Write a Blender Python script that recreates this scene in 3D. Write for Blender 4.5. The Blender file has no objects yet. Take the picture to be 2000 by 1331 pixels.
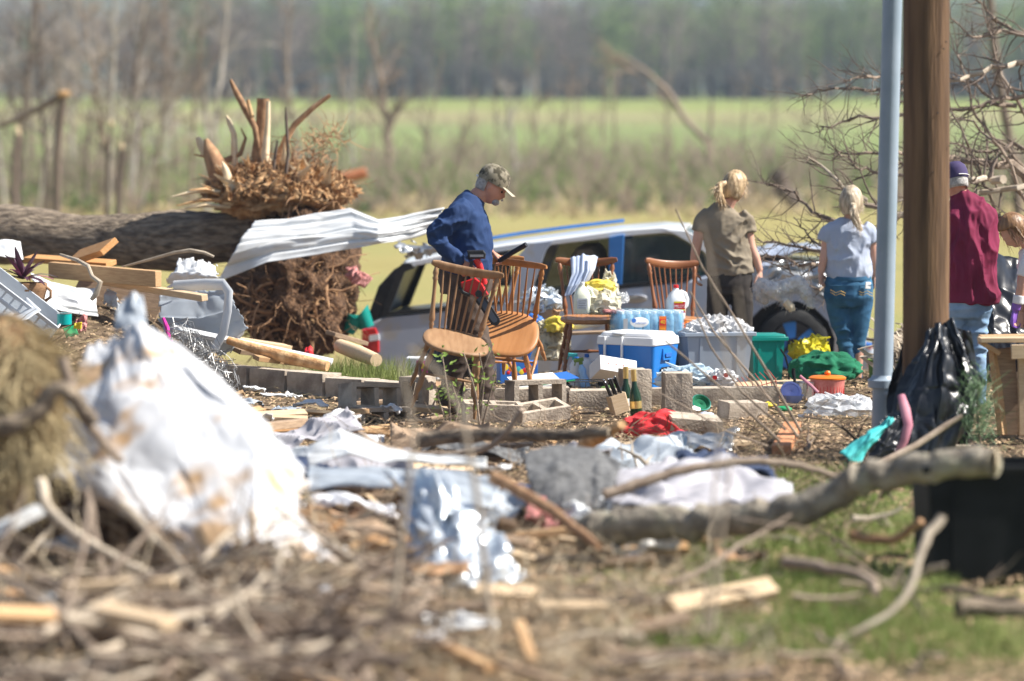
import bpy, bmesh, math, random
import numpy as np
from mathutils import Vector, Matrix, Euler, noise
SC = bpy.context.scene
COL = SC.collection
R = math.radians
V = Vector

# ------------------------------------------------------------------ camera
F = 6314.0; CX = 1000.0; CY = 665.5; CAMZ = 1.97; HZ = 250.0
TH = math.atan((CY - HZ) / F); CT, ST = math.cos(TH), math.sin(TH)
cd = bpy.data.cameras.new('camera'); cam = bpy.data.objects.new('camera', cd); COL.objects.link(cam)
cam.location = (0, 0, CAMZ); cam.rotation_euler = (math.pi / 2 - TH, 0, 0)
cd.sensor_width = 36; cd.lens = F * 36 / 2000; cd.clip_start = 0.1; cd.clip_end = 6000
cd.dof.use_dof = True; cd.dof.focus_distance = 23.0; cd.dof.aperture_fstop = 1.3
SC.camera = cam
# ------------------------------------------------------------------ world and sun
SUN_EL, SUN_AZ = R(46), R(94)          # azimuth from +Y towards +X
w = bpy.data.worlds.new('World'); SC.world = w; w.use_nodes = True
nt = w.node_tree; bg = nt.nodes['Background']
sky = nt.nodes.new('ShaderNodeTexSky'); sky.sky_type = 'NISHITA'; sky.sun_disc = False
sky.sun_elevation = SUN_EL; sky.sun_rotation = SUN_AZ; sky.air_density = 1.0; sky.dust_density = 1.2
nt.links.new(sky.outputs[0], bg.inputs[0]); bg.inputs[1].default_value = 0.07
sl = bpy.data.lights.new('sun', 'SUN'); sl.energy = 5.0; sl.angle = R(0.53); sl.color = (1, 0.95, 0.87)
so = bpy.data.objects.new('sun', sl); COL.objects.link(so)
sd = V((math.cos(SUN_EL) * math.sin(SUN_AZ), math.cos(SUN_EL) * math.cos(SUN_AZ), math.sin(SUN_EL)))
so.rotation_euler = sd.to_track_quat('Z', 'Y').to_euler(); so.location = (30, 5, 40)
SC.view_settings.view_transform = 'Standard'; SC.view_settings.look = 'None'
SC.view_settings.gamma = 1; SC.view_settings.use_curve_mapping = False
SC.view_settings.exposure = 0.88
SC.render.engine = 'CYCLES'; SC.cycles.use_denoising = True
SC.cycles.max_bounces = 8; SC.cycles.diffuse_bounces = 3; SC.cycles.glossy_bounces = 3
SC.cycles.transparent_max_bounces = 24; SC.cycles.volume_bounces = 0; SC.cycles.sample_clamp_indirect = 4

# ------------------------------------------------------------------ geometry of the place
def nz(p, s=1.0, seed=0): return noise.noise(V((p[0] * s + seed * 7.3, p[1] * s - seed * 3.1, p[2] * s + seed * 1.7)))
def sm(a, b, x):
    t = min(1, max(0, (x - a) / (b - a))); return t * t * (3 - 2 * t)
def gz(x, y):
    z = -0.5 * sm(25.6, 31, y) - 0.12 * sm(31, 60, y)
    z -= 0.085 * max(0, min(4.5, 2.3 - x)) * math.exp(-((y - 32) / 2.2) ** 2)
    z += .62 * sm(-2.0, -3.1, x) * math.exp(-((y - 25.4) / 1.5) ** 2) if y < 32 else 0
    if y < 17.5: z += .11 * max(0, nz((x * 1.7, y * 1.1, 3), 1)) * sm(11.5, 13, y) * (1 - sm(16, 17.5, y)) + .10 * sm(-.6, -1.4, x) * (1 - sm(15, 17, y))
    if y > 95: z += 5.6 * ((min(y, 345) - 95) / 250) ** 1.15 + 0.012 * max(0, y - 345)
    return z
def ray(px, py):
    a = (px - CX) / F; b = (py - CY) / F
    return V((a, CT - b * ST, -ST - b * CT))
def at(px, py, Y):
    d = ray(px, py); t = Y / d.y
    return V((d.x * t, Y, CAMZ + d.z * t))
def G(px, py, dz=0.0):
    d = ray(px, py); Y = 8.0; last = None
    while Y < 500:
        p = at(px, py, Y)
        if p.z < gz(p.x, Y) + dz: return p
        Y *= 1.003
    return p
def S(Y): return F / Y                   # pixels per metre at depth Y

# ------------------------------------------------------------------ mesh builder
def rotm(rx=0, ry=0, rz=0): return Euler((R(rx), R(ry), R(rz))).to_matrix()
class MB:
    def __init__(s): s.v = []; s.f = []
    def add(s, vs, fs):
        o = len(s.v); s.v += [tuple(p) for p in vs]; s.f += [tuple(i + o for i in f) for f in fs]; return s
    def box(s, c, sz, M=None):
        c = V(c); hx, hy, hz = sz[0] / 2, sz[1] / 2, sz[2] / 2
        vs = [V((x, y, z)) for x in (-hx, hx) for y in (-hy, hy) for z in (-hz, hz)]
        vs = [c + (M @ p if M else p) for p in vs]
        return s.add(vs, [(0, 1, 3, 2), (4, 6, 7, 5), (0, 4, 5, 1), (2, 3, 7, 6), (0, 2, 6, 4), (1, 5, 7, 3)])
    def frames(s, pts, side=None):
        pts = [V(p) for p in pts]; T = []
        for i in range(len(pts)):
            a = pts[max(0, i - 1)]; b = pts[min(len(pts) - 1, i + 1)]
            t = (b - a); T.append(t.normalized() if t.length > 1e-9 else V((0, 0, 1)))
        n0 = V(side) if side is not None else (V((1, 0, 0)) if abs(T[0].x) < .8 else V((0, 1, 0)))
        out = []; n = n0
        for t in T:
            if side is not None: n = n0
            n = n - t * n.dot(t)
            n = n.normalized() if n.length > 1e-6 else t.orthogonal().normalized()
            out.append((n.copy(), t.cross(n).normalized()))
        return pts, out
    def tube(s, pts, rad, n=6, cap=True, side=None):
        pts, fr = s.frames(pts, side); o = len(s.v)
        if not hasattr(rad, '__len__'): rad = [rad] * len(pts)
        for p, (a, b), r in zip(pts, fr, rad):
            ra, rb = r if hasattr(r, '__len__') else (r, r)
            for k in range(n):
                q = 2 * math.pi * k / n
                s.v.append(tuple(p + a * (ra * math.cos(q)) + b * (rb * math.sin(q))))
        for i in range(len(pts) - 1):
            for k in range(n):
                k2 = (k + 1) % n
                s.f.append((o + i * n + k, o + i * n + k2, o + (i + 1) * n + k2, o + (i + 1) * n + k))
        if cap:
            s.f.append(tuple(o + k for k in reversed(range(n)))); e = o + (len(pts) - 1) * n
            s.f.append(tuple(e + k for k in range(n)))
        return s
    def lathe(s, prof, n=24, c=(0, 0, 0), M=None, cap=True, sx=1, sy=1):
        o = len(s.v); c = V(c)
        for r, z in prof:
            for k in range(n):
                q = 2 * math.pi * k / n; p = V((r * math.cos(q) * sx, r * math.sin(q) * sy, z))
                s.v.append(tuple(c + (M @ p if M else p)))
        for i in range(len(prof) - 1):
            for k in range(n):
                k2 = (k + 1) % n
                s.f.append((o + i * n + k, o + i * n + k2, o + (i + 1) * n + k2, o + (i + 1) * n + k))
        if cap:
            s.f.append(tuple(o + k for k in reversed(range(n)))); e = o + (len(prof) - 1) * n
            s.f.append(tuple(e + k for k in range(n)))
        return s
    def ell(s, c, r, M=None, nu=16, nv=10, fn=None):
        o = len(s.v); c = V(c); vs = []
        def put(u, v):
            d = V((math.sin(v) * math.cos(u), math.sin(v) * math.sin(u), math.cos(v)))
            k = fn(d) if fn else 1
            p = V((d.x * r[0] * k, d.y * r[1] * k, d.z * r[2] * k)); vs.append(tuple(c + (M @ p if M else p)))
        put(0, 0)
        for i in range(1, nv):
            for k in range(nu): put(2 * math.pi * k / nu, math.pi * i / nv)
        put(0, math.pi); fs = []
        for k in range(nu): fs.append((0, 1 + k, 1 + (k + 1) % nu))
        for i in range(nv - 2):
            for k in range(nu):
                a = 1 + i * nu + k; b = 1 + i * nu + (k + 1) % nu
                fs.append((a, a + nu, b + nu, b))
        L = len(vs) - 1; b0 = 1 + (nv - 2) * nu
        for k in range(nu): fs.append((b0 + k, L, b0 + (k + 1) % nu))
        return s.add(vs, fs)
    def prism(s, poly, off):
        poly = [V(p) for p in poly]; off = V(off); n = len(poly)
        vs = poly + [p + off for p in poly]
        fs = [tuple(range(n)), tuple(range(2 * n - 1, n - 1, -1))]
        for i in range(n):
            j = (i + 1) % n; fs.append((i, i + n, j + n, j))
        return s.add(vs, fs)
    def patch(s, ctrl, nu=30, nv=30, fn=None):
        C = np.array([[list(p) for p in row] for row in ctrl], float)
        def interp(A, n):
            m = A.shape[0]; t = np.linspace(0, m - 1, n); out = []
            for x in t:
                i = min(int(x), m - 2); f = x - i
                f = f * f * (3 - 2 * f) * .35 + f * .65
                out.append(A[i] * (1 - f) + A[i + 1] * f)
            return np.array(out)
        g = interp(C, nv); g = np.transpose(interp(np.transpose(g, (1, 0, 2)), nu), (1, 0, 2))
        du = np.gradient(g, axis=1); dv = np.gradient(g, axis=0); nn = np.cross(du, dv)
        nn /= np.linalg.norm(nn, axis=2, keepdims=True) + 1e-9
        if fn:
            for j in range(nv):
                for i in range(nu):
                    g[j, i] += nn[j, i] * fn(i / (nu - 1), j / (nv - 1), V(g[j, i]))
        fs = [(j * nu + i, j * nu + i + 1, (j + 1) * nu + i + 1, (j + 1) * nu + i) for j in range(nv - 1) for i in range(nu - 1)]
        return s.add([tuple(p) for p in g.reshape(-1, 3)], fs)
    def build(s, name, mat, parent=None, smooth=True, ang=40, bevel=0, thick=0, world=False, sub=0):
        me = bpy.data.meshes.new(name)
        vs = s.v
        if world and parent is not None:
            o = ORG[parent.name]; vs = [(a - o[0], b - o[1], c - o[2]) for a, b, c in vs]
        me.from_pydata(vs, [], s.f); me.validate()
        if smooth:
            me.polygons.foreach_set('use_smooth', [True] * len(me.polygons)); me.set_sharp_from_angle(angle=R(ang))
        me.update()
        return link(name, me, mat, parent, bevel, thick, sub)
ORG = {}
def link(name, me, mat, parent=None, bevel=0, thick=0, sub=0):
    ob = bpy.data.objects.new(name, me); COL.objects.link(ob)
    if mat: me.materials.append(mat if not isinstance(mat, str) else MT[mat])
    if parent is not None: ob.parent = parent; ORG[ob.name] = ORG.get(parent.name, (0, 0, 0))
    else: ORG[ob.name] = (0, 0, 0)
    if thick:
        m = ob.modifiers.new('solid', 'SOLIDIFY'); m.thickness = thick; m.offset = 0
    if bevel:
        m = ob.modifiers.new('bevel', 'BEVEL'); m.width = bevel; m.segments = 2; m.limit_method = 'ANGLE'
    if sub:
        m = ob.modifiers.new('sub', 'SUBSURF'); m.levels = sub; m.render_levels = sub
    return ob
def tag(o, label, cat, group=None, kind=None):
    if label: o['label'] = label
    if cat: o['category'] = cat
    if group: o['group'] = group
    if kind: o['kind'] = kind
    return o
def thing(name, label, cat, loc=(0, 0, 0), rot=(0, 0, 0), group=None):
    o = bpy.data.objects.new(name, None); COL.objects.link(o); o.empty_display_size = .1
    o.location = loc; o.rotation_euler = [R(a) for a in rot]; ORG[o.name] = tuple(loc)
    return tag(o, label, cat, group)
def copy_tree(o, parent=None):
    c = o.copy(); COL.objects.link(c); c.parent = parent
    for ch in [k for k in bpy.data.objects if k.parent == o]: copy_tree(ch, c)
    return c
def single(mb, name, mat, label, cat, group=None, base=None, **kw):
    """a thing that is one mesh, with its origin at its base"""
    A = np.array(mb.v); c = A.mean(0); c[2] = A[:, 2].min()
    if base is not None: c = np.array(base)
    mb.v = [tuple(p) for p in (A - c)]
    o = mb.build(name, mat, None, **kw); o.location = tuple(c); ORG[o.name] = tuple(c)
    return tag(o, label, cat, group)
def remesh(mb, vox=.01, it=3):
    me = bpy.data.meshes.new('tmp'); me.from_pydata(mb.v, [], mb.f); me.validate()
    ob = bpy.data.objects.new('tmp', me); COL.objects.link(ob)
    m = ob.modifiers.new('r', 'REMESH'); m.mode = 'VOXEL'; m.voxel_size = vox; m.use_smooth_shade = True
    if it:
        m = ob.modifiers.new('s', 'SMOOTH'); m.factor = .5; m.iterations = it
    dg = bpy.context.evaluated_depsgraph_get(); n = bpy.data.meshes.new_from_object(ob.evaluated_get(dg))
    bpy.data.objects.remove(ob); bpy.data.meshes.remove(me)
    return n
def displace(me, fn):
    n = len(me.vertices); co = np.empty(n * 3); no = np.empty(n * 3)
    me.vertices.foreach_get('co', co); me.vertices.foreach_get('normal', no)
    co = co.reshape(-1, 3); no = no.reshape(-1, 3)
    for i in range(n): co[i] += no[i] * fn(V(co[i]), V(no[i]))
    me.vertices.foreach_set('co', co.ravel()); me.update()
    return me
def ridge(p, s=1.0, seed=0): return 1 - 2 * abs(nz(p, s, seed))

# ------------------------------------------------------------------ materials
MT = {}
def mat(name, c1, c2=None, scale=6, rough=.75, bump=0, bscale=None, metal=0, spec=.4, trans=0, alpha=1, coat=0,
        stretch=(1, 1, 1), lo=.35, hi=.65, c3=None, s3=2.0, rnd=0, subsurf=0, transl=0, dist=.01, ior=1.45, detail=5):
    m = bpy.data.materials.new(name); m.use_nodes = True; MT[name] = m
    t = m.node_tree; N = t.nodes; L = t.links; b = N['Principled BSDF']
    b.inputs['Roughness'].default_value = rough; b.inputs['Metallic'].default_value = metal
    b.inputs['Specular IOR Level'].default_value = spec; b.inputs['IOR'].default_value = ior
    b.inputs['Transmission Weight'].default_value = trans; b.inputs['Alpha'].default_value = alpha
    b.inputs['Coat Weight'].default_value = coat
    b.inputs['Subsurface Weight'].default_value = subsurf
    if subsurf: b.inputs['Subsurface Radius'].default_value = (.02, .008, .004)
    b.inputs['Base Color'].default_value = (*c1, 1)
    tc = N.new('ShaderNodeTexCoord'); mp = N.new('ShaderNodeMapping'); mp.inputs['Scale'].default_value = stretch
    L.new(tc.outputs['Object'], mp.inputs[0]); out = None
    if c2:
        n = N.new('ShaderNodeTexNoise'); n.inputs['Scale'].default_value = scale; n.inputs['Detail'].default_value = detail
        L.new(mp.outputs[0], n.inputs['Vector'])
        r = N.new('ShaderNodeValToRGB'); r.color_ramp.elements[0].position = lo; r.color_ramp.elements[1].position = hi
        r.color_ramp.elements[0].color = (*c1, 1); r.color_ramp.elements[1].color = (*c2, 1)
        L.new(n.outputs['Fac'], r.inputs[0]); out = r.outputs[0]
        if c3:
            n3 = N.new('ShaderNodeTexNoise'); n3.inputs['Scale'].default_value = s3; n3.inputs['Detail'].default_value = 4
            L.new(mp.outputs[0], n3.inputs['Vector'])
            r3 = N.new('ShaderNodeValToRGB'); r3.color_ramp.elements[0].position = .52; r3.color_ramp.elements[1].position = .64
            L.new(n3.outputs['Fac'], r3.inputs[0])
            x = N.new('ShaderNodeMix'); x.data_type = 'RGBA'; L.new(r3.outputs[0], x.inputs['Factor'])
            L.new(out, x.inputs[6]); x.inputs[7].default_value = (*c3, 1); out = x.outputs[2]
    if rnd:
        oi = N.new('ShaderNodeObjectInfo'); h = N.new('ShaderNodeHueSaturation')
        mr = N.new('ShaderNodeMapRange'); mr.inputs['To Min'].default_value = 1 - rnd; mr.inputs['To Max'].default_value = 1 + rnd
        L.new(oi.outputs['Random'], mr.inputs[0]); L.new(mr.outputs[0], h.inputs['Value'])
        if out: L.new(out, h.inputs['Color'])
        else: h.inputs['Color'].default_value = (*c1, 1)
        out = h.outputs[0]
    if out: L.new(out, b.inputs['Base Color'])
    if bump:
        n = N.new('ShaderNodeTexNoise'); n.inputs['Scale'].default_value = bscale or scale * 3; n.inputs['Detail'].default_value = 6
        L.new(mp.outputs[0], n.inputs['Vector'])
        bp = N.new('ShaderNodeBump'); bp.inputs['Strength'].default_value = bump; bp.inputs['Distance'].default_value = dist
        L.new(n.outputs['Fac'], bp.inputs['Height']); L.new(bp.outputs[0], b.inputs['Normal'])
    if transl:
        ts = N.new('ShaderNodeBsdfTranslucent'); mx = N.new('ShaderNodeMixShader'); mx.inputs[0].default_value = transl
        if out: L.new(out, ts.inputs[0])
        else: ts.inputs[0].default_value = (*c1, 1)
        L.new(b.outputs[0], mx.inputs[1]); L.new(ts.outputs[0], mx.inputs[2]); L.new(mx.outputs[0], N['Material Output'].inputs[0])
    return m
mat('white_metal', (.68, .70, .71), (.78, .79, .79), 3, .42, .12, 7, spec=.5, c3=(.62, .62, .60), s3=3)
mat('white_metal_stained', (.56, .575, .60), (.66, .66, .67), 3, .5, .2, 8, c3=(.42, .28, .16), s3=3.4)
mat('blue_grey_metal', (.33, .37, .42), (.43, .47, .51), 3, .4, .1, 8, spec=.5)
mat('bare_metal', (.45, .47, .48), (.58, .59, .60), 4, .3, .15, 9, metal=.75)
mat('foil', (.58, .64, .70), (.74, .79, .83), 9, .3, .4, 14, metal=.55, dist=.02)
mat('dark_metal', (.03, .03, .032), (.06, .06, .06), 9, .45)
mat('galvanised', (.27, .34, .41), (.33, .40, .48), 5, .42, .06, 30, spec=.5)
mat('wire', (.36, .37, .38), (.20, .19, .18), 20, .45, metal=.6)
mat('lumber', (.50, .30, .15), (.62, .40, .21), 10, .8, .2, 40, stretch=(1, 9, 9), rnd=.18)
mat('lumber_pale', (.58, .42, .26), (.68, .52, .34), 10, .8, .2, 40, stretch=(1, 9, 9), rnd=.15)
mat('lumber_orange', (.52, .25, .09), (.60, .33, .14), 9, .8, .2, 40, stretch=(1, 6, 6))
mat('old_board', (.26, .18, .12), (.38, .27, .18), 9, .85, .3, 30, stretch=(1, 8, 8), rnd=.2)
mat('bark', (.13, .10, .075), (.37, .295, .215), 16, .95, 1.0, 26, stretch=(.45, 1.7, 1.7), dist=.05)
mat('bark_grey', (.17, .145, .115), (.38, .335, .265), 11, .95, .9, 26, dist=.03, c3=(.36, .34, .25), s3=5)
mat('twig', (.22, .165, .125), (.36, .285, .22), 14, .9, rnd=.22)
mat('twig_pale', (.40, .33, .25), (.54, .46, .36), 12, .85, rnd=.16)
mat('twig_dark', (.10, .075, .06), (.19, .145, .115), 14, .9, rnd=.2)
mat('soil_root', (.075, .042, .026), (.20, .115, .065), 22, 1, .9, 40, dist=.05)
mat('root', (.28, .155, .085), (.46, .28, .155), 16, .9, .3, 40, rnd=.3)
mat('torn_wood', (.40, .21, .09), (.68, .44, .23), 14, .85, .5, 50, rnd=.22, dist=.02)
mat('torn_pale', (.74, .58, .37), (.80, .66, .46), 14, .8, .3, 50)
mat('concrete', (.42, .35, .275), (.56, .48, .39), 12, .95, .6, 70, c3=(.29, .24, .195), s3=4, rnd=.1)
mat('grass_blade', (.15, .22, .045), (.27, .31, .10), 2, .7, transl=.25)
mat('dry_blade', (.46, .36, .20), (.58, .48, .29), 5, .9, transl=.2)
mat('chips', (.26, .17, .10), (.58, .42, .27), 30, .95)
mat('leaf_green', (.16, .26, .045), (.24, .36, .08), 3, .6, transl=.3)
mat('leaf_spring', (.22, .34, .06), (.30, .42, .10), 3, .6, transl=.3)
mat('pine_needle', (.10, .19, .085), (.18, .27, .14), 3, .6)
mat('chair_wood', (.23, .085, .035), (.31, .125, .052), 5, .38, .08, 40, stretch=(1, 6, 1), coat=.15)
mat('chair_wood_light', (.40, .175, .062), (.47, .22, .085), 5, .42, .08, 40, stretch=(6, 1, 1), coat=.1)
mat('chair_wood_dull', (.27, .15, .075), (.36, .215, .115), 5, .55, .1, 40, stretch=(6, 1, 1))
mat('skin', (.60, .33, .24), (.67, .39, .285), 9, .5, .05, 60, subsurf=.08)
mat('skin_ruddy', (.53, .245, .17), (.62, .32, .23), 12, .5, .06, 60, subsurf=.08)
mat('hair_blond', (.26, .165, .08), (.68, .50, .29), 46, .45, .6, 60, stretch=(1, 1, .12), spec=.5)
mat('hair_ash', (.25, .185, .115), (.66, .55, .40), 46, .45, .6, 60, stretch=(1, 1, .12), spec=.5)
mat('hair_brown', (.15, .075, .032), (.33, .18, .085), 40, .42, .6, 60, stretch=(1, 1, .12), spec=.5)
mat('hair_grey', (.30, .28, .265), (.50, .48, .46), 60, .7, .6, 90)
mat('navy_knit', (.012, .036, .115), (.022, .055, .155), 6, .85, .35, 260, dist=.003)
mat('brown_canvas', (.062, .043, .034), (.115, .085, .068), 7, .95, .3, 200, dist=.003)
mat('olive_jersey', (.23, .19, .135), (.275, .23, .17), 6, .9, .25, 240, dist=.003)
mat('grey_jersey', (.36, .41, .52), (.42, .47, .58), 6, .9, .25, 240, dist=.003)
mat('charcoal_trouser', (.028, .024, .022), (.055, .047, .042), 8, .9, .2, 150, dist=.003)
mat('denim', (.022, .085, .17), (.05, .16, .28), 7, .9, .35, 240, dist=.003)
mat('denim_pale', (.17, .29, .45), (.30, .43, .60), 7, .9, .3, 240, dist=.003)
mat('maroon_cotton', (.16, .010, .042), (.215, .018, .064), 5, .85, .2, 200, dist=.003)
mat('camo', (.075, .065, .042), (.26, .23, .165), 26, .9, .2, 150, lo=.42, hi=.52, c3=(.36, .32, .25), s3=18)
mat('camo_brim', (.40, .35, .255), (.48, .43, .33), 20, .9)
mat('purple_cap', (.055, .04, .11), (.075, .06, .14), 10, .9)
mat('rubber', (.018, .018, .018), (.03, .03, .03), 14, .75)
mat('leather', (.06, .04, .028), (.10, .07, .05), 14, .7)
mat('shirt_white', (.74, .74, .76), (.80, .80, .82), 6, .9)
mat('nitrile_purple', (.20, .085, .42), (.27, .13, .52), 8, .45)
mat('tool_red', (.58, .018, .022), (.66, .03, .03), 9, .35, coat=.2)
mat('tool_black', (.016, .017, .02), (.03, .03, .033), 9, .4)
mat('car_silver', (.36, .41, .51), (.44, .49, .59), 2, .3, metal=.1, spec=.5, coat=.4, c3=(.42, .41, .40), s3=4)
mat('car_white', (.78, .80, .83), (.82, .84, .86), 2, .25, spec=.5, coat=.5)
mat('car_blue', (.03, .16, .46), (.045, .20, .53), 4, .25, coat=.6)
mat('car_black', (.014, .015, .017), (.03, .03, .032), 9, .35)
mat('glass_dark', (.05, .07, .07), None, rough=.04, spec=.6, alpha=.72)
mat('glass_clear', (.9, .94, .95), None, rough=.05, trans=.85, alpha=.7)
mat('seat_tan', (.22, .19, .145), (.29, .25, .195), 8, .9)
mat('lamp_red', (.50, .012, .015), (.60, .03, .03), 12, .15, coat=.5)
mat('chrome', (.74, .75, .77), None, rough=.14, metal=.9)
mat('wheel_blue', (.035, .20, .56), (.05, .24, .62), 5, .3, coat=.4)
mat('plastic_blue', (.012, .17, .56), (.016, .20, .62), 3, .38, spec=.5)
mat('plastic_white', (.80, .81, .82), (.84, .845, .85), 5, .42)
mat('plastic_slate', (.065, .085, .125), (.085, .11, .15), 4, .4)
mat('plastic_grey', (.30, .36, .44), (.36, .42, .50), 4, .45)
mat('plastic_grey_pale', (.55, .58, .62), (.62, .65, .68), 4, .45)
mat('plastic_teal', (.0, .22, .185), (.008, .27, .225), 4, .38)
mat('plastic_orange', (.86, .19, .015), (.90, .23, .02), 4, .35)
mat('plastic_pink', (.80, .25, .22), (.86, .33, .29), 60, .3, alpha=.9)
mat('plastic_lilac', (.32, .36, .74), (.37, .41, .80), 4, .35)
mat('plastic_lilac_clear', (.50, .55, .86), None, rough=.2, alpha=.75)
mat('plastic_black', (.006, .007, .008), (.012, .013, .015), 6, .65, spec=.2)
mat('plastic_clear', (.84, .87, .90), (.92, .93, .94), 14, .16, .4, 22, alpha=.42, spec=.6, dist=.02)
mat('plastic_film', (.80, .83, .86), (.92, .93, .95), 14, .14, .6, 22, alpha=.55, spec=.7, dist=.02)
mat('bag_blue', (.55, .72, .84), (.72, .84, .92), 11, .2, .6, 22, alpha=.75, spec=.6, dist=.02)
mat('bag_white', (.80, .80, .81), (.86, .86, .87), 9, .35, .4, 24, transl=.25, dist=.02)
mat('bag_cream', (.80, .74, .55), (.86, .82, .68), 9, .35, .4, 24, transl=.3, dist=.02)
mat('bag_black', (.008, .009, .012), (.016, .018, .024), 9, .3, .12, 9, spec=.6, dist=.02)
mat('bag_yellow', (.78, .68, .03), (.84, .76, .08), 11, .25, .5, 24, alpha=.82, transl=.25, dist=.02)
mat('cloth_yellow', (.80, .60, .06), (.86, .70, .16), 8, .9)
mat('cloth_red', (.66, .032, .04), (.74, .06, .065), 8, .85, .25, 90)
mat('cloth_green', (.006, .115, .055), (.012, .16, .08), 8, .9, .3, 90)
mat('cloth_grey', (.34, .33, .36), (.44, .43, .46), 8, .9)
mat('cloth_navy', (.03, .045, .09), (.05, .07, .13), 8, .9)
mat('cloth_pale_blue', (.42, .50, .68), (.62, .69, .82), 9, .85)
mat('cloth_teal', (.05, .46, .47), (.10, .58, .58), 8, .7)
mat('cloth_pinkish', (.52, .20, .27), (.60, .28, .34), 8, .7)
mat('fleece', (.74, .72, .70), (.86, .85, .84), 22, .95, .9, 45, dist=.03)
mat('paper_white', (.78, .77, .75), (.82, .81, .79), 4, .75)
mat('cardboard', (.36, .21, .11), (.43, .26, .15), 8, .85)
mat('carton_red', (.72, .05, .025), None, rough=.6)
mat('print_black', (.018, .018, .02), None, rough=.5)
mat('print_grey', (.28, .29, .31), None, rough=.6)
mat('print_white', (.82, .82, .82), None, rough=.5)
mat('print_red', (.70, .025, .03), None, rough=.5)
mat('print_orange', (.80, .20, .02), None, rough=.5)
mat('print_yellow', (.86, .66, .04), None, rough=.5)
mat('print_magenta', (.62, .03, .30), None, rough=.45)
mat('print_blue', (.03, .15, .50), None, rough=.45)
mat('print_gold', (.68, .45, .10), None, rough=.6)
mat('print_green', (.02, .32, .12), None, rough=.5)
mat('bottle_water', (.18, .50, .80), (.38, .70, .92), 16, .1, alpha=.78, spec=.6)
mat('wrap_blue', (.30, .62, .88), (.55, .80, .95), 9, .12, .5, 24, alpha=.33, spec=.7, dist=.02)
mat('lemonade', (.80, .82, .66), (.84, .86, .72), 4, .25)
mat('bottle_blue', (.30, .55, .86), (.40, .63, .92), 5, .3)
mat('bottle_green', (.012, .04, .018), None, rough=.12, spec=.6)
mat('gold_foil', (.70, .50, .18), (.80, .60, .26), 30, .3, metal=.7)
mat('melon', (.10, .20, .05), (.16, .28, .08), 9, .6)
mat('enamel_floral', (.50, .62, .78), (.80, .84, .88), 9, .3, c3=(.45, .10, .06), s3=14, coat=.3)
mat('wire_red', (.40, .06, .04), (.52, .10, .07), 20, .5)
mat('basket', (.22, .12, .06), (.33, .19, .10), 26, .85, .5, 60, stretch=(1, 1, 4))
mat('leaf_purple', (.05, .022, .038), (.16, .07, .11), 6, .45)
mat('leaf_pink', (.55, .15, .28), (.62, .22, .34), 6, .45)
mat('can_teal', (.0, .36, .34), None, rough=.35)
mat('pole_wood', (.085, .048, .027), (.19, .11, .06), 5, .9, .4, 22, stretch=(3, 3, .25), dist=.02)
mat('brick_orange', (.52, .22, .10), (.60, .30, .16), 12, .9, .4, 40)
mat('pipe_rust', (.42, .14, .06), (.55, .22, .11), 9, .8)
mat('insulation_pink', (.52, .20, .19), (.62, .30, .28), 14, .98, .8, 30, dist=.04)
mat('thatch', (.20, .12, .06), (.42, .28, .145), 16, 1, .9, 40, dist=.05)
mat('asphalt_shingle', (.10, .10, .10), (.19, .19, .19), 30, .95, .5, 90)
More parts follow.
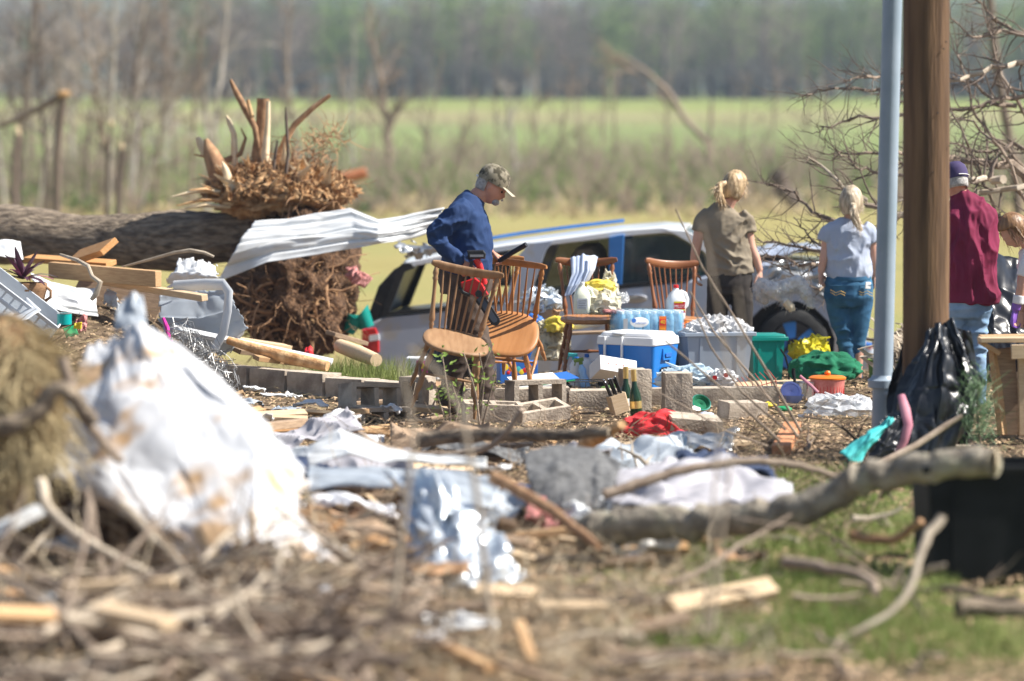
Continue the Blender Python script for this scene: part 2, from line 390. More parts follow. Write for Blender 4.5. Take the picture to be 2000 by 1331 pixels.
# ================================================================== SETTING
rng = random.Random(7)
def ground_material():
    m = bpy.data.materials.new('ground'); m.use_nodes = True; t = m.node_tree; N = t.nodes; L = t.links; b = N['Principled BSDF']
    b.inputs['Roughness'].default_value = .98; b.inputs['Specular IOR Level'].default_value = .1
    g = N.new('ShaderNodeTexCoord'); sp = N.new('ShaderNodeSeparateXYZ'); L.new(g.outputs['Object'], sp.inputs[0])
    def nzn(scale, det=5, st=(1, 1, 1)):
        mp = N.new('ShaderNodeMapping'); mp.inputs['Scale'].default_value = st; L.new(g.outputs['Object'], mp.inputs[0])
        n = N.new('ShaderNodeTexNoise'); n.inputs['Scale'].default_value = scale; n.inputs['Detail'].default_value = det
        L.new(mp.outputs[0], n.inputs['Vector']); return n.outputs['Fac']
    def ramp(f, stops):
        r = N.new('ShaderNodeValToRGB'); e = r.color_ramp.elements
        while len(e) < len(stops): e.new(.5)
        for q, (p, c) in zip(e, stops): q.position = p; q.color = (*c, 1)
        L.new(f, r.inputs[0]); return r.outputs[0]
    def mix(f, a, c):
        x = N.new('ShaderNodeMix'); x.data_type = 'RGBA'
        L.new(f, x.inputs['Factor']); L.new(a, x.inputs[6]); L.new(c, x.inputs[7]); return x.outputs[2]
    def rng_(v, a, c):
        r = N.new('ShaderNodeMapRange'); r.interpolation_type = 'SMOOTHSTEP'
        r.inputs['From Min'].default_value = a; r.inputs['From Max'].default_value = c; L.new(v, r.inputs[0]); return r.outputs[0]
    def math_(op, a, c):
        r = N.new('ShaderNodeMath'); r.operation = op
        for i, q in enumerate((a, c)):
            if isinstance(q, (int, float)): r.inputs[i].default_value = q
            else: L.new(q, r.inputs[i])
        return r.outputs[0]
    X, Y = sp.outputs[0], sp.outputs[1]
    dirt = ramp(nzn(9, 8), [(.3, (.055, .038, .025)), (.5, (.14, .10, .066)), (.68, (.30, .22, .145))])
    grass = ramp(nzn(6, 8), [(.32, (.13, .13, .055)), (.5, (.17, .215, .06)), (.68, (.32, .30, .15))])
    patch = rng_(math_('ADD', math_('MULTIPLY', math_('SUBTRACT', X, .35), .36), math_('MULTIPLY', math_('SUBTRACT', nzn(1.1, 4), .5), 2.2)), .1, .45)
    nearb = rng_(Y, 11.2, 12.8)
    patch = math_('MULTIPLY', patch, math_('MULTIPLY', nearb, math_('SUBTRACT', 1, rng_(Y, 17.5, 20))))
    near = mix(patch, dirt, grass)
    yw = math_('ADD', Y, math_('MULTIPLY', math_('SUBTRACT', nzn(.05, 4), .5), 34))
    lawn = ramp(nzn(.3, 8, (1, .25, 1)), [(.3, (.27, .23, .085)), (.5, (.33, .285, .115)), (.7, (.27, .27, .10))])
    bank = ramp(nzn(.5, 8), [(.3, (.20, .16, .09)), (.5, (.28, .26, .12)), (.7, (.20, .27, .07))])
    mr = N.new('ShaderNodeMapRange'); mr.inputs['From Min'].default_value = 120; mr.inputs['From Max'].default_value = 345; L.new(yw, mr.inputs[0])
    field = ramp(mr.outputs[0], [(0, (.18, .22, .085)), (.25, (.165, .24, .085)), (.45, (.185, .26, .095)), (.58, (.27, .24, .13)), (.68, (.29, .28, .145)), (.80, (.23, .28, .08)), (1, (.18, .25, .075))])
    field = mix(math_('MULTIPLY', nzn(.12, 6, (1, .3, 1)), .5), field, lawn)
    c = mix(rng_(Y, 32, 37), near, lawn); c = mix(rng_(yw, 92, 104), c, bank); c = mix(rng_(yw, 120, 140), c, field)
    L.new(c, b.inputs['Base Color'])
    bp = N.new('ShaderNodeBump'); bp.inputs['Strength'].default_value = .8; bp.inputs['Distance'].default_value = .05
    L.new(nzn(20, 8), bp.inputs['Height']); L.new(bp.outputs[0], b.inputs['Normal'])
    return m
ys = [2, 5, 8] + list(np.arange(9, 40, .35)) + list(np.arange(40, 110, 4)) + list(np.arange(110, 360, 10)) + [380, 450, 600, 900, 1300, 1700]
xs = np.linspace(-1, 1, 91)
gm = MB()
vs = []
for y in ys:
    W = 9 + y * .55
    for x in xs:
        X = W * (x * .6 + .4 * x ** 3); z = gz(X, y)
        if y < 40: z += .03 * nz((X, y, 0), .9) + .02 * nz((X, y, 0), 3.1) - .03
        elif y > 60: z += .3 * nz((X, y, 0), .03)
        vs.append((X, y, z))
n = len(xs)
gm.add(vs, [(j * n + i, j * n + i + 1, (j + 1) * n + i + 1, (j + 1) * n + i) for j in range(len(ys) - 1) for i in range(n - 1)])
ground = gm.build('ground', ground_material(), ang=180); tag(ground, None, None, kind='structure')

# far wooded hills
mat('hill_wood', (.075, .095, .06), (.16, .17, .125), .06, 1, 1.0, .12, dist=6, c3=(.11, .15, .06), s3=.02)
hm = MB(); hv = []; nx, ny = 120, 14
for j in range(ny):
    for i in range(nx):
        x = -560 + 1120 * i / (nx - 1); y = 640 + 70 * j; t = j / (ny - 1)
        top = 62 + 12 * nz((x * .006, 3, 0), 1) + 5 * nz((x * .02, 9, 0), 1) - 5 * math.exp(-((x - 40) / 60) ** 2) + 3 * math.exp(-((x + 190) / 90) ** 2)
        hv.append((x, y, 4 + top * sm(0, .85, t) + 1.6 * nz((x, y, 1), .08) + 1.2 * nz((x, y, 2), .2)))
hm.add(hv, [(j * nx + i, j * nx + i + 1, (j + 1) * nx + i + 1, (j + 1) * nx + i) for j in range(ny - 1) for i in range(nx - 1)])
tag(hm.build('wooded_hill', 'hill_wood', ang=180), None, None, kind='structure')

# ------------------------------------------------------------------ trees
def wander(p, d, L, n, wob, rg, up=0.0):
    pts = [V(p)]; d = V(d).normalized()
    for i in range(n):
        d = (d + V((rg.gauss(0, wob), rg.gauss(0, wob), rg.gauss(0, wob) + up))).normalized()
        pts.append(pts[-1] + d * (L / n))
    return pts
def taper(a, b, n): return [a + (b - a) * i / n for i in range(n + 1)]
def grow(mbs, p, d, L, r, depth, rg, wob=.16, kids=(5, 5, 4), lev=0, up=.03, ratio=.55, nseg=6, spread=.8, t0=.25):
    n = max(3, nseg - lev); pts = wander(p, d, L, n, wob, rg, up)
    rr = taper(r, r * .3, n); mbs[min(lev, len(mbs) - 1)].tube(pts, rr, 6 if lev == 0 else (4 if lev == 1 else 3), cap=lev < 1)
    if lev >= depth: return
    k = kids[min(lev, len(kids) - 1)]
    for i in range(k):
        t = t0 + (1 - t0) * (i + rg.random()) / k; q = t * n; a = min(int(q), n - 1); f = q - a
        b = pts[a].lerp(pts[a + 1], f); dd = (pts[a + 1] - pts[a]).normalized()
        o = V((rg.gauss(0, 1), rg.gauss(0, 1), rg.gauss(0, 1) * .8)); o = (o - dd * o.dot(dd)).normalized()
        grow(mbs, b, dd + o * spread * rg.uniform(.7, 1.3), L * ratio * rg.uniform(.6, 1.15) * (1.1 - .5 * t), max(.25 * r, rr[a] * .55), depth, rg, wob, kids, lev + 1, up, ratio, nseg, spread, .2)

# far wood along the end of the field: one mass of bare and budding trees
mat('wood_bare', (.075, .066, .06), (.21, .17, .14), .09, 1)
mat('wood_dark', (.05, .05, .042), (.10, .095, .08), .4, 1)
mat('wood_green', (.085, .13, .045), (.22, .30, .085), .09, 1, transl=.2)
mat('wood_pine', (.06, .095, .045), (.11, .15, .06), .4, 1)
def puff(mb, c, rx, rz, n, s, rg):
    for i in range(n):
        u = V((rg.gauss(0, 1), rg.gauss(0, 1), rg.gauss(0, 1))).normalized() * rg.random() ** .45
        p = V(c) + V((u.x * rx, u.y * rx, u.z * rz)); a = V((rg.gauss(0, 1), rg.gauss(0, 1), rg.gauss(0, 1))).normalized(); b = a.orthogonal()
        mb.add([p - a * s, p + b * s * .7, p + a * s], [(0, 1, 2)])
def far_wood(name, mname, label, seed, count, y0, y1, x0, x1, h0, h1, leafy, tuft, lat=0):
    rg = random.Random(seed); m = MB()
    for i in range(count):
        y = rg.uniform(y0, y1); x = rg.uniform(x0, x1) * y; h = rg.uniform(h0, h1); b = V((x, y, gz(x, y) - .3))
        m.tube([b, b + V((rg.gauss(0, .3), 0, h * .5)), b + V((rg.gauss(0, .6), 0, h * .92))], [.22, .15, .04], 4)
        for k in range(9):
            t = rg.uniform(.3, .95); q = b + V((0, 0, h * t)); l = h * .3 * (1.15 - t)
            m.tube([q, q + V((rg.gauss(0, l), rg.gauss(0, l), l * .9))], [.07, .02], 3, cap=False)
        puff(m, b + V((0, 0, h * .62)), h * .22, h * .40, tuft, .26 if leafy else .17, rg)
    return tag(m.build(name, mname, smooth=False), label, 'woodland', kind='stuff')
far_wood('bare_woodland', 'wood_bare', 'bare grey brown woodland beyond the green field', 1, 300, 350, 420, -.17, .17, 9, 15, False, 380)
far_wood('budding_woodland', 'wood_green', 'woodland just coming into leaf behind the field', 2, 170, 352, 430, -.10, .17, 8.5, 15, True, 420)
far_wood('evergreen_woodland', 'wood_pine', 'dark evergreen woodland at the back of the field', 3, 80, 372, 450, -.17, .17, 9, 16, True, 460)
far_wood('edge_thicket', 'wood_dark', 'low dark thicket along the edge of the woodland', 4, 170, 346, 356, -.17, .17, 2.5, 5.5, False, 170)
# lighter clearing strip is ground; a low hedge beyond it
# bare trees on the bank
def bank_tree(px, Y, h, r, seed, label, mname='twig', lean=0, dens=1.0, group='bare trees on the bank'):
    rg = random.Random(seed); b = at(px, 300, Y); b.z = gz(b.x, Y) - .1
    t = thing('bare_tree', label, 'tree', b, group=group)
    tr, br = MB(), MB()
    pts = wander(b, (lean, 0, 1), h, 8, .05, rg, .03); rr = taper(r, r * .25, 8); tr.tube(pts, rr, 7)
    for i in range(int(13 * dens)):
        u = rg.uniform(.22, .98) * 8; a = min(int(u), 7); q = pts[a].lerp(pts[a + 1], u - a)
        ang = rg.uniform(0, 6.28); d = V((math.cos(ang), math.sin(ang) * .8, rg.uniform(.4, 1.3)))
        grow([br], q, d, h * rg.uniform(.16, .34) * (1.15 - u / 12), rr[a] * .45, 2, rg, .17, (5, 4), 0, .04, .55, 5)
    tr.build('trunk', mname, t, world=True); br.build('crown', mname, t, world=True, smooth=False)
    return t
mat('trunk_pale', (.34, .30, .26), (.46, .42, .37), 3, .9)
LB = 'slender bare tree standing on the brushy bank behind the fallen trunk'
rg = random.Random(11)
for i, px in enumerate([-14, 8, 30, 52, 74, 92, 118, 140, 160, 182, 200, 222, 244, 262, 284, 306, 326, 350, 378, 404, 436]):
    Y = rg.uniform(88, 122)
    ln = rg.gauss(0, .07); rr = rg.uniform(.045, .10); cl = ['brown', 'pale', 'dark'][i % 3]; ll = 'upright' if abs(ln) < .03 else ('leaning towards the root plate' if ln > 0 else 'leaning away from the root plate'); LB = f"{'slim' if rr < .072 else 'stouter'} {cl} bare tree {ll} on the brushy bank"
    bank_tree(px + rg.uniform(-8, 8), Y, rg.uniform(6.2, 9.5), rr, 100 + i, LB, ['twig', 'trunk_pale', 'twig_dark'][i % 3], ln, 2.0, LB.replace(' tree ', ' trees '))
bank_tree(256, 104, 8, .12, 140, 'pale straight bare tree on the bank to the left of the root plate', 'trunk_pale', .02, .8)
bank_tree(762, 112, 6.6, .15, 141, 'round headed bare tree standing alone in front of the green field', 'twig', .0, 2.6)
bank_tree(690, 118, 6, .08, 142, 'thin bare tree beside the lone round headed tree', 'trunk_pale', .03, .9)
bank_tree(1000, 110, 4.1, .09, 143, 'small bare tree on the bank behind the capped man', 'trunk_pale', 0, 1.2)
bank_tree(585, 120, 7.6, .12, 144, 'tall bare tree seen behind the root plate', 'twig', -.02, 1.4)
for i, px in enumerate([880, 925, 1048, 1105, 1165, 640, 520, 470, 555, 612, 668, 722, 815, 850, 965, 1080, 1140, 1210, 1300, 1440, 1500, 1590, 1640]):
    bank_tree(px, rg.uniform(104, 128), rg.uniform(3.2, 5.2), rg.uniform(.04, .07), 150 + i, 'spindly bare sapling growing out of the brush on the bank', 'twig', rg.gauss(0, .08), 1.3, 'bare saplings on the bank')
# snapped trees
def trunk_thing(name, label, pts, rr, mname, n=10, cat='tree', group=None, broken='torn_pale'):
    t = thing(name, label, cat, pts[0], group=group); m = MB(); m.tube(pts, rr, n); m.build('trunk', mname, t, world=True)
    if broken:
        e = V(pts[-1]); d = (e - V(pts[-2])).normalized(); s = MB(); rg = random.Random(len(label))
        for k in range(6):
            o = V((rg.gauss(0, 1), rg.gauss(0, 1), rg.gauss(0, 1))) * rr[-1] * .5
            s.tube([e + o - d * rr[-1], e + o + d * rr[-1] * rg.uniform(1, 3.2)], [rr[-1] * .4, .002], 4)
        s.build('splintered_end', broken, t, world=True)
    return t
b = at(108, 385, 70); b.z = gz(b.x, 70)
trunk_thing('snapped_tree', 'dark snapped tree trunk with its top folded over to the left', [b, at(112, 290, 70), at(124, 190, 70)], [.10, .09, .10], 'twig_dark', group=None, broken=None)
tag(MB().tube([at(128, 184, 70), at(70, 215, 70), at(20, 240, 70), at(-40, 256, 70)], [.1, .07, .06, .05], 8).build('fallen_limb', 'twig_dark'), 'long broken limb hanging from the snapped trunk on the bank', 'branch')
tag(MB().ell(at(124, 183, 69.9), (.16, .12, .07), nu=10, nv=6, fn=lambda d: 1 + .3 * nz(d, 3)).build('torn_stub', 'torn_wood'), 'orange torn wood at the top of the snapped tree', 'wood')
for px, py0, py1, r, s in [(26, 370, 255, .09, 1), (228, 375, 285, .07, 2), (208, 380, 240, .06, 3)]:
    b = at(px, py0, 74); b.z = gz(b.x, 74)
    trunk_thing('snapped_tree', 'short dark snapped stem on the bank', [b, at(px + 3, (py0 + py1) / 2, 74), at(px + 10, py1, 74)], [r, r * .9, r * .8], 'twig_dark', group='short snapped stems on the bank')
# tree bent over by the storm
t = thing('bent_tree', 'broken bare tree bent over to the left in front of the field', 'tree', at(1388, 330, 112))
m = MB(); m.tube([at(1388, 330, 112), at(1384, 280, 112), at(1340, 236, 112), at(1305, 180, 112), at(1262, 140, 112), at(1210, 105, 112)], [.12, .12, .11, .10, .07, .03], 8); m.build('trunk', 'twig', t, world=True)
m = MB(); rg = random.Random(5)
for k in range(16):
    f = rg.random(); p = at(1325 - 110 * f, 215 - 100 * f, 112); grow([m], p, (-.8, rg.gauss(0, .4), rg.uniform(-.2, .8)), 1.5, .03, 2, rg, .15, (4, 3))
m.tube([at(1386, 300, 112), at(1390, 200, 112)], [.09, .05], 6)
m.build('crown', 'twig', t, world=True, smooth=False)
# brush on the bank: one thicket of stems and young leaves
def brush(name, mname, label, seed, count, x0, x1, y0, y1, h0, h1, leaf, ls):
    rg = random.Random(seed); m = MB()
    for i in range(count):
        y = rg.uniform(y0, y1); x = rg.uniform(x0, x1) * y; h = rg.uniform(h0, h1) * (.55 + .6 * abs(nz((x, y, seed), .16)) * 2); b = V((x, y, gz(x, y)))
        for k in range(6 if not leaf else 3):
            e = b + V((rg.gauss(0, h * .35), rg.gauss(0, h * .3), h * rg.uniform(.6, 1.1))); q = b.lerp(e, .5) + V((rg.gauss(0, .1), 0, .1))
            m.tube([b, q, e], [.03, .02, .006], 3, cap=False)
        if leaf: puff(m, b + V((0, 0, h * .45)), h * .45, h * .45, leaf, ls, rg)
    return tag(m.build(name, mname, smooth=False), label, 'brush', kind='stuff')
brush('bare_brush', 'twig', 'tangle of bare grey brown brush along the bank', 21, 800, -.17, .17, 94, 145, .6, 2.6, 0, 0)
brush('dry_brush', 'dry_blade', 'dry straw coloured weeds along the foot of the bank', 22, 420, -.17, .17, 90, 112, .3, .8, 24, .06)
brush('leafy_brush', 'wood_green', 'young green leaves in the brush along the bank', 23, 430, -.17, .17, 96, 136, .6, 1.9, 80, .06)
b = at(1525, 400, 95); tag(MB().tube([at(1520, 345, 95), at(1532, 372, 95), at(1556, 402, 95)], [.16, .26, .3], 8).ell(at(1522, 348, 95), (.3, .2, .25), nu=10, nv=7, fn=lambda d: 1 + .5 * nz(d, 3)).build('tree_stump', 'twig_dark'), 'dark upturned stump in the brush beside the ponytailed women', 'stump')
tag(MB().ell(at(1130, 407, 92), (.17, .12, .1), nu=12, nv=8, fn=lambda d: 1 + .3 * nz(d, 2)).build('tyre_scrap', 'rubber'), 'black rubber scrap lying at the edge of the dry lawn', 'scrap')
o = MB().tube([at(632, 356, 60), at(690, 344, 60), at(716, 338, 60)], [.10, .105, .10], 12).build('fallen_log', 'pipe_rust'); tag(o, 'blurred reddish log lying in the brush right of the root plate', 'log')
# ================================================================== SHARED BUILDERS
def board_mb(m, p0, p1, w, t, roll=0):
    p0, p1 = V(p0), V(p1); d = (p1 - p0); L = d.length; d.normalize()
    s = d.cross(V((0, 0, 1)));  s = s.normalized() if s.length > 1e-3 else V((0, 1, 0))
    u = s.cross(d); q = Matrix.Rotation(R(roll), 3, d); s = q @ s; u = q @ u
    M = Matrix((d, s, u)).transposed(); return m.box((p0 + p1) / 2, (L, w, t), M)
def board(name, p0, p1, w, t, mname, label, cat='board', group=None, roll=0):
    d = V(p1) - V(p0); L = d.length; e = d.to_track_quat('X', 'Z'); m = MB().box((0, 0, 0), (L, w, t))
    # ragged end
    m.v = [(x + (.04 * random.Random(int(abs(y) * 9999) + len(label)).uniform(-1, 1) if abs(x) > L * .49 else 0), y, z) for x, y, z in m.v]
    o = m.build(name, mname, bevel=min(w, t) * .08); o.location = (V(p0) + V(p1)) / 2
    o.rotation_euler = (e.to_matrix() @ Matrix.Rotation(R(roll), 3, 'X')).to_euler()
    return tag(o, label, cat, group)
def crease(seed, amp=.03, s=3.0):
    return lambda u, v, p: amp * (ridge((u * s, v * s, seed), 1.0, seed) + .5 * ridge((u * s * 2.3, v * s * 2.3, seed), 1, seed + 3)) * .7
def sheet(name, rows, mname, label, cat, seed=0, amp=.03, s=3, nu=40, nv=30, thick=.004, ribs=0, ramp=.02, torn=0, Y=None, group=None, ang=50, parent=None):
    C = [[at(*q) for q in row] for row in rows]
    cr = crease(seed, amp, s)
    def fn(u, v, p):
        z = cr(u, v, p)
        if ribs: z += ramp * max(0, 1 - abs(((v * ribs) % 1) - .5) * 9)
        return z
    m = MB().patch(C, nu, nv, fn)
    if torn:
        rg = random.Random(seed); keep = []
        for k, f in enumerate(m.f):
            j, i = divmod(k, nu - 1); e = min(i, nu - 2 - i, j, nv - 2 - j)
            if e < torn and nz((i * .33, j * .33, seed), 1.1, seed) + .35 < (1 - e / torn) * .62: continue
            keep.append(f)
        m.f = keep
    if parent is not None: return m.build(name, mname, parent, thick=thick, ang=ang, world=True)
    return single(m, name, mname, label, cat, group, thick=thick, ang=ang)
def inflate(m, poly, wv, layers):
    """a closed body from one outline: layers = (depth fraction, inset metres)"""
    P = [V(p) for p in poly]; c = sum(P, V((0, 0, 0))) / len(P); n = len(P); o = len(m.v)
    mx = max(abs(p.x - c.x) for p in P); mz = max(abs(p.z - c.z) for p in P)
    for d, ins in layers:
        for p in P:
            q = p + wv * d; q.x = c.x + (wv * d).x + (p.x - c.x) * (1 - ins / mx); q.z = c.z + (p.z - c.z) * (1 - ins / mz); m.v.append(tuple(q))
    for k in range(len(layers) - 1):
        for i in range(n):
            j = (i + 1) % n; m.f.append((o + k * n + i, o + (k + 1) * n + i, o + (k + 1) * n + j, o + k * n + j))
    m.f.append(tuple(o + i for i in range(n))); e = o + (len(layers) - 1) * n; m.f.append(tuple(e + i for i in reversed(range(n))))
    return m
def text_mesh(s, size, name, mname, parent, loc, rot, sx=1.0, ext=.0006):
    c = bpy.data.curves.new(name, 'FONT'); c.body = s; c.size = size; c.extrude = ext; c.align_x = 'CENTER'; c.align_y = 'CENTER'; c.resolution_u = 3
    t = bpy.data.objects.new('tmp', c); COL.objects.link(t); dg = bpy.context.evaluated_depsgraph_get()
    me = bpy.data.meshes.new_from_object(t.evaluated_get(dg)); bpy.data.objects.remove(t)
    o = link(name, me, mname, parent); o.location = loc; o.rotation_euler = [R(a) for a in rot]; o.scale = (sx, 1, 1); return o

# ================================================================== WRECKED CAR
YC = 30.6; WV = V((.16, 1.84, 0))
def cp(px, py, d=0.0): return at(px, py, YC) + WV * d
t = thing('wrecked_suv', 'storm wrecked silver white sport utility vehicle with its side windows blown out', 'car', cp(1200, 745))
arc = lambda cx, cy, r, a0, a1, n=9: [(cx + r * math.cos(R(a0 + (a1 - a0) * i / n)), cy - r * math.sin(R(a0 + (a1 - a0) * i / n))) for i in range(n + 1)]
outl = [(712, 634), (745, 619), (860, 607), (1035, 581), (1213, 559), (1350, 545), (1440, 517), (1500, 509), (1600, 516), (1668, 540), (1692, 585), (1697, 655), (1684, 702)] + \
    arc(1546, 676, 94, -16, 196) + [(1440, 726), (1300, 738), (960, 758)] + arc(868, 742, 80, -5, 185) + [(735, 735), (709, 712), (704, 680)]
m = inflate(MB(), [cp(*q) for q in outl], WV, [(0, .05), (.02, .015), (.07, 0), (.93, 0), (.98, .015), (1, .05)])
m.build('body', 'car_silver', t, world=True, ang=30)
# roof and roof rails
near = [(786, 516), (860, 503), (990, 482), (1100, 468), (1200, 456), (1290, 448), (1338, 452)]
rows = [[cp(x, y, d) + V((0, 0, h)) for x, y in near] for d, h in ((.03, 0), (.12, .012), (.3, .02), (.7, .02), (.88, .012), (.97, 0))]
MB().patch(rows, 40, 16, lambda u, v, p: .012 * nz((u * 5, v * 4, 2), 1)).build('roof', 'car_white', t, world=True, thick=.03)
for d in (0.03, .95):
    side = near + [(x + 4, y + 8) for x, y in reversed(near)]
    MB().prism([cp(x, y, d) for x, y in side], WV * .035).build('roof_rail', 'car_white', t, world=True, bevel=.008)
MB().tube([cp(x, y, .97) + V((0, 0, .07)) for x, y in near[1:5]], .02, 6).build('sky_tint_rail', 'car_blue', t, world=True)  # far roof edge, the sky's reflection put into its blue colour
def pillar(name, poly, mname, d=.01, th=.05):
    for dd in (d, 1 - d - th): MB().prism([cp(x, y, dd) for x, y in poly], WV * th).build(name, mname, t, world=True, bevel=.006)
pillar('rear_pillar', [(741, 622), (757, 617), (790, 532), (812, 523), (800, 514), (784, 516), (772, 530)], 'car_black')
pillar('quarter_pillar', [(985, 592), (1032, 584), (1066, 489), (1082, 470), (1036, 476), (1012, 500)], 'car_silver')
pillar('centre_pillar', [(1188, 566), (1214, 562), (1219, 458), (1189, 464)], 'car_blue')
pillar('windscreen_pillar', [(1300, 450), (1338, 451), (1385, 474), (1448, 512), (1420, 526), (1366, 486), (1325, 462)], 'car_white')
MB().prism([cp(x, y, .02) for x, y in [(712, 634), (741, 620), (786, 517), (768, 527), (738, 560)]], WV * .96).build('tailgate_glass', 'car_black', t, world=True, bevel=.01)
# black window surround strips
for poly in ([(756, 617), (985, 594), (985, 588), (758, 610)], [(1034, 584), (1350, 547), (1350, 541), (1036, 576)], [(858, 519), (1010, 492), (1010, 488), (858, 514)]):
    MB().prism([cp(x, y, -.006) for x, y in poly], WV * .04).build('window_trim', 'car_black', t, world=True)
MB().prism([cp(x, y, .03) for x, y in [(1220, 466), (1214, 558), (1350, 545), (1412, 527), (1362, 488), (1312, 460)]], WV * .004).build('window', 'glass_dark', t, world=True)
MB().prism([cp(x, y, .96) for x, y in [(1000, 492), (985, 590), (1188, 562), (1340, 545), (1400, 528), (1318, 462), (1189, 466)]], WV * .004).build('window', 'glass_dark', t, world=True)  # dark far pane, enlarged to stand in for the shade inside the cabin
MB().patch([[cp(1338, 453, .08), cp(1338, 449, .5), cp(1338, 453, .92)], [cp(1395, 482, .06), cp(1400, 480, .5), cp(1395, 482, .94)], [cp(1445, 513, .04), cp(1452, 512, .5), cp(1445, 513, .96)]], 12, 12).build('windscreen', 'glass_dark', t, world=True, thick=.006)
for x0, d in ((1232, .18), (1232, .6), (1105, .18), (1105, .6), (915, .3)):
    s = inflate(MB(), [cp(x0, 566, d), cp(x0 + 4, 505, d), cp(x0 + 16, 486, d), cp(x0 + 48, 484, d), cp(x0 + 62, 500, d), cp(x0 + 70, 566, d)], WV * .26, [(0, .04), (.15, 0), (.85, 0), (1, .04)])
    s.build('seat', 'seat_tan', t, world=True)
MB().tube([cp(1296, 560, .3), cp(1300, 520, .3), cp(1296, 520, .42)], .015, 6).build('steering_column', 'car_black', t, world=True)
# doors: seams, handle, lamp
for poly in ([(1202, 563), (1205, 563), (1205, 724), (1202, 724)], [(1440, 525), (1443, 525), (1443, 722), (1440, 722)], [(1020, 586), (1023, 586), (1023, 735), (1020, 735)]):
    MB().prism([cp(x, y, .0) for x, y in poly], WV * .012).build('door_seam', 'car_black', t, world=True)
for hx in (1240,):
    MB().ell(cp(hx, 583, .002), (.125, .02, .05), nu=20, nv=12).build('handle_recess', 'bare_metal', t, world=True)
    MB().tube([cp(hx - 20, 581, -.005), cp(hx - 8, 577, -.022), cp(hx + 8, 576, -.022), cp(hx + 20, 579, -.005)], [(.02, .012)] * 4, 8).build('door_handle', 'chrome', t, world=True)
inflate(MB(), [cp(x, y, -.012) for x, y in [(705, 642), (735, 638), (742, 655), (743, 690), (720, 694), (704, 688)]], WV * .12, [(0, .02), (.2, 0), (1, 0)]).build('tail_lamp', 'lamp_red', t, world=True)
MB().prism([cp(x, y, -.016) for x, y in [(722, 655), (740, 652), (741, 664), (722, 667)]], WV * .02).build('lamp_lens', 'print_white', t, world=True)
MB().prism([cp(x, y, -.006) for x, y in [(1215, 700), (1440, 690), (1440, 700), (1215, 711)]], WV * .01).build('side_moulding', 'car_black', t, world=True, bevel=.004)
# crumpled bonnet
sheet('bonnet', [[(1445, 512, YC + .1), (1500, 500, YC + .05), (1580, 497, YC + .02), (1650, 517, YC), (1676, 540, YC)], [(1448, 505, YC + .7), (1500, 492, YC + .7), (1580, 489, YC + .7), (1650, 505, YC + .7), (1676, 530, YC + .7)], [(1450, 508, YC + 1.6), (1500, 498, YC + 1.6), (1580, 500, YC + 1.6), (1650, 514, YC + 1.6), (1676, 535, YC + 1.6)]], 'car_silver', '', '', 5, .08, 4.5, 30, 24, .01, parent=t)
sheet('fender_panel', [[(1478, 530, YC - .06), (1530, 505, YC - .03), (1600, 512, YC - .05), (1664, 545, YC - .03)], [(1480, 570, YC - .09), (1530, 545, YC - .10), (1600, 555, YC - .06), (1680, 590, YC - .06)], [(1476, 590, YC - .04), (1510, 572, YC - .05), (1590, 578, YC - .05), (1660, 630, YC - .03)]], 'bare_metal', '', '', 8, .08, 4.5, 30, 20, .008, parent=t)
MB().box(cp(1546, 668, .25), (1.02, .5, .95)).build('wheel_well', 'car_black', t, world=True)
wh = cp(1548, 674, 0.03); Mx = rotm(90, 0, 0)
def wheel(par, c, r, w_, spokem):
    ty = MB().lathe([(r * .66, -w_ / 2), (r * .9, -w_ / 2), (r * .98, -w_ * .4), (r, -w_ * .2), (r, w_ * .2), (r * .98, w_ * .4), (r * .9, w_ / 2), (r * .66, w_ / 2)], 36, c, Mx, cap=False).build('tyre', 'rubber', par, world=True)
    MB().lathe([(r * .70, -w_ * .45), (r * .66, -w_ * .47), (r * .62, -w_ * .2), (r * .62, w_ * .4), (.01, w_ * .4)], 36, c, Mx, cap=False).build('rim', 'dark_metal', par, world=True)
    for k in range(5):
        a = k * 2 * math.pi / 5 + .5; ca, sa = math.cos(a), math.sin(a); tn = V((-sa, 0, ca)); rd = V((ca, 0, sa)); q = V(c) + V((0, -w_ * .42, 0))
        MB().prism([q + rd * r * .18 + tn * r * .10, q + rd * r * .18 - tn * r * .10, q + rd * r * .66 - tn * r * .2, q + rd * r * .66 + tn * r * .2], (0, .03, 0)).build('spoke', spokem, par, world=True, bevel=.006)
    MB().lathe([(.01, -.03), (r * .16, -.03), (r * .2, 0), (r * .2, .05)], 20, V(c) + V((0, -w_ * .42, 0)), Mx, cap=False).build('hub', 'chrome', par, world=True)
    for k in range(5):
        a = k * 2 * math.pi / 5 + 1.1; MB().lathe([(.001, .02), (.014, .02), (.016, -.01)], 8, V(c) + V((r * .3 * math.cos(a), -w_ * .44, r * .3 * math.sin(a))), Mx).build('wheel_nut', 'dark_metal', par, world=True)
wt = bpy.data.objects.new('wheel', None); COL.objects.link(wt); wt.parent = t; ORG[wt.name] = ORG[t.name]
wheel(wt, wh, .345, .22, 'wheel_blue')
wt = bpy.data.objects.new('wheel', None); COL.objects.link(wt); wt.parent = t; ORG[wt.name] = ORG[t.name]
wheel(wt, cp(868, 745, .03), .34, .22, 'wheel_blue')
# torn grey metal over the back of the car
sheet('torn_sheet_metal', [[(768, 468, 29.2), (800, 462, 29.4), (842, 470, 29.3), (868, 456, 29.3)], [(782, 490, 29.1), (808, 486, 29.2), (838, 494, 29.2), (862, 488, 29.2)], [(792, 508, 29.3), (812, 512, 29.3), (836, 508, 29.3), (850, 498, 29.3)]], 'bare_metal', 'crumpled grey metal panel hanging over the rear roof of the wrecked car', 'metal panel', 4, .06, 3, 24, 20, .004, torn=3)

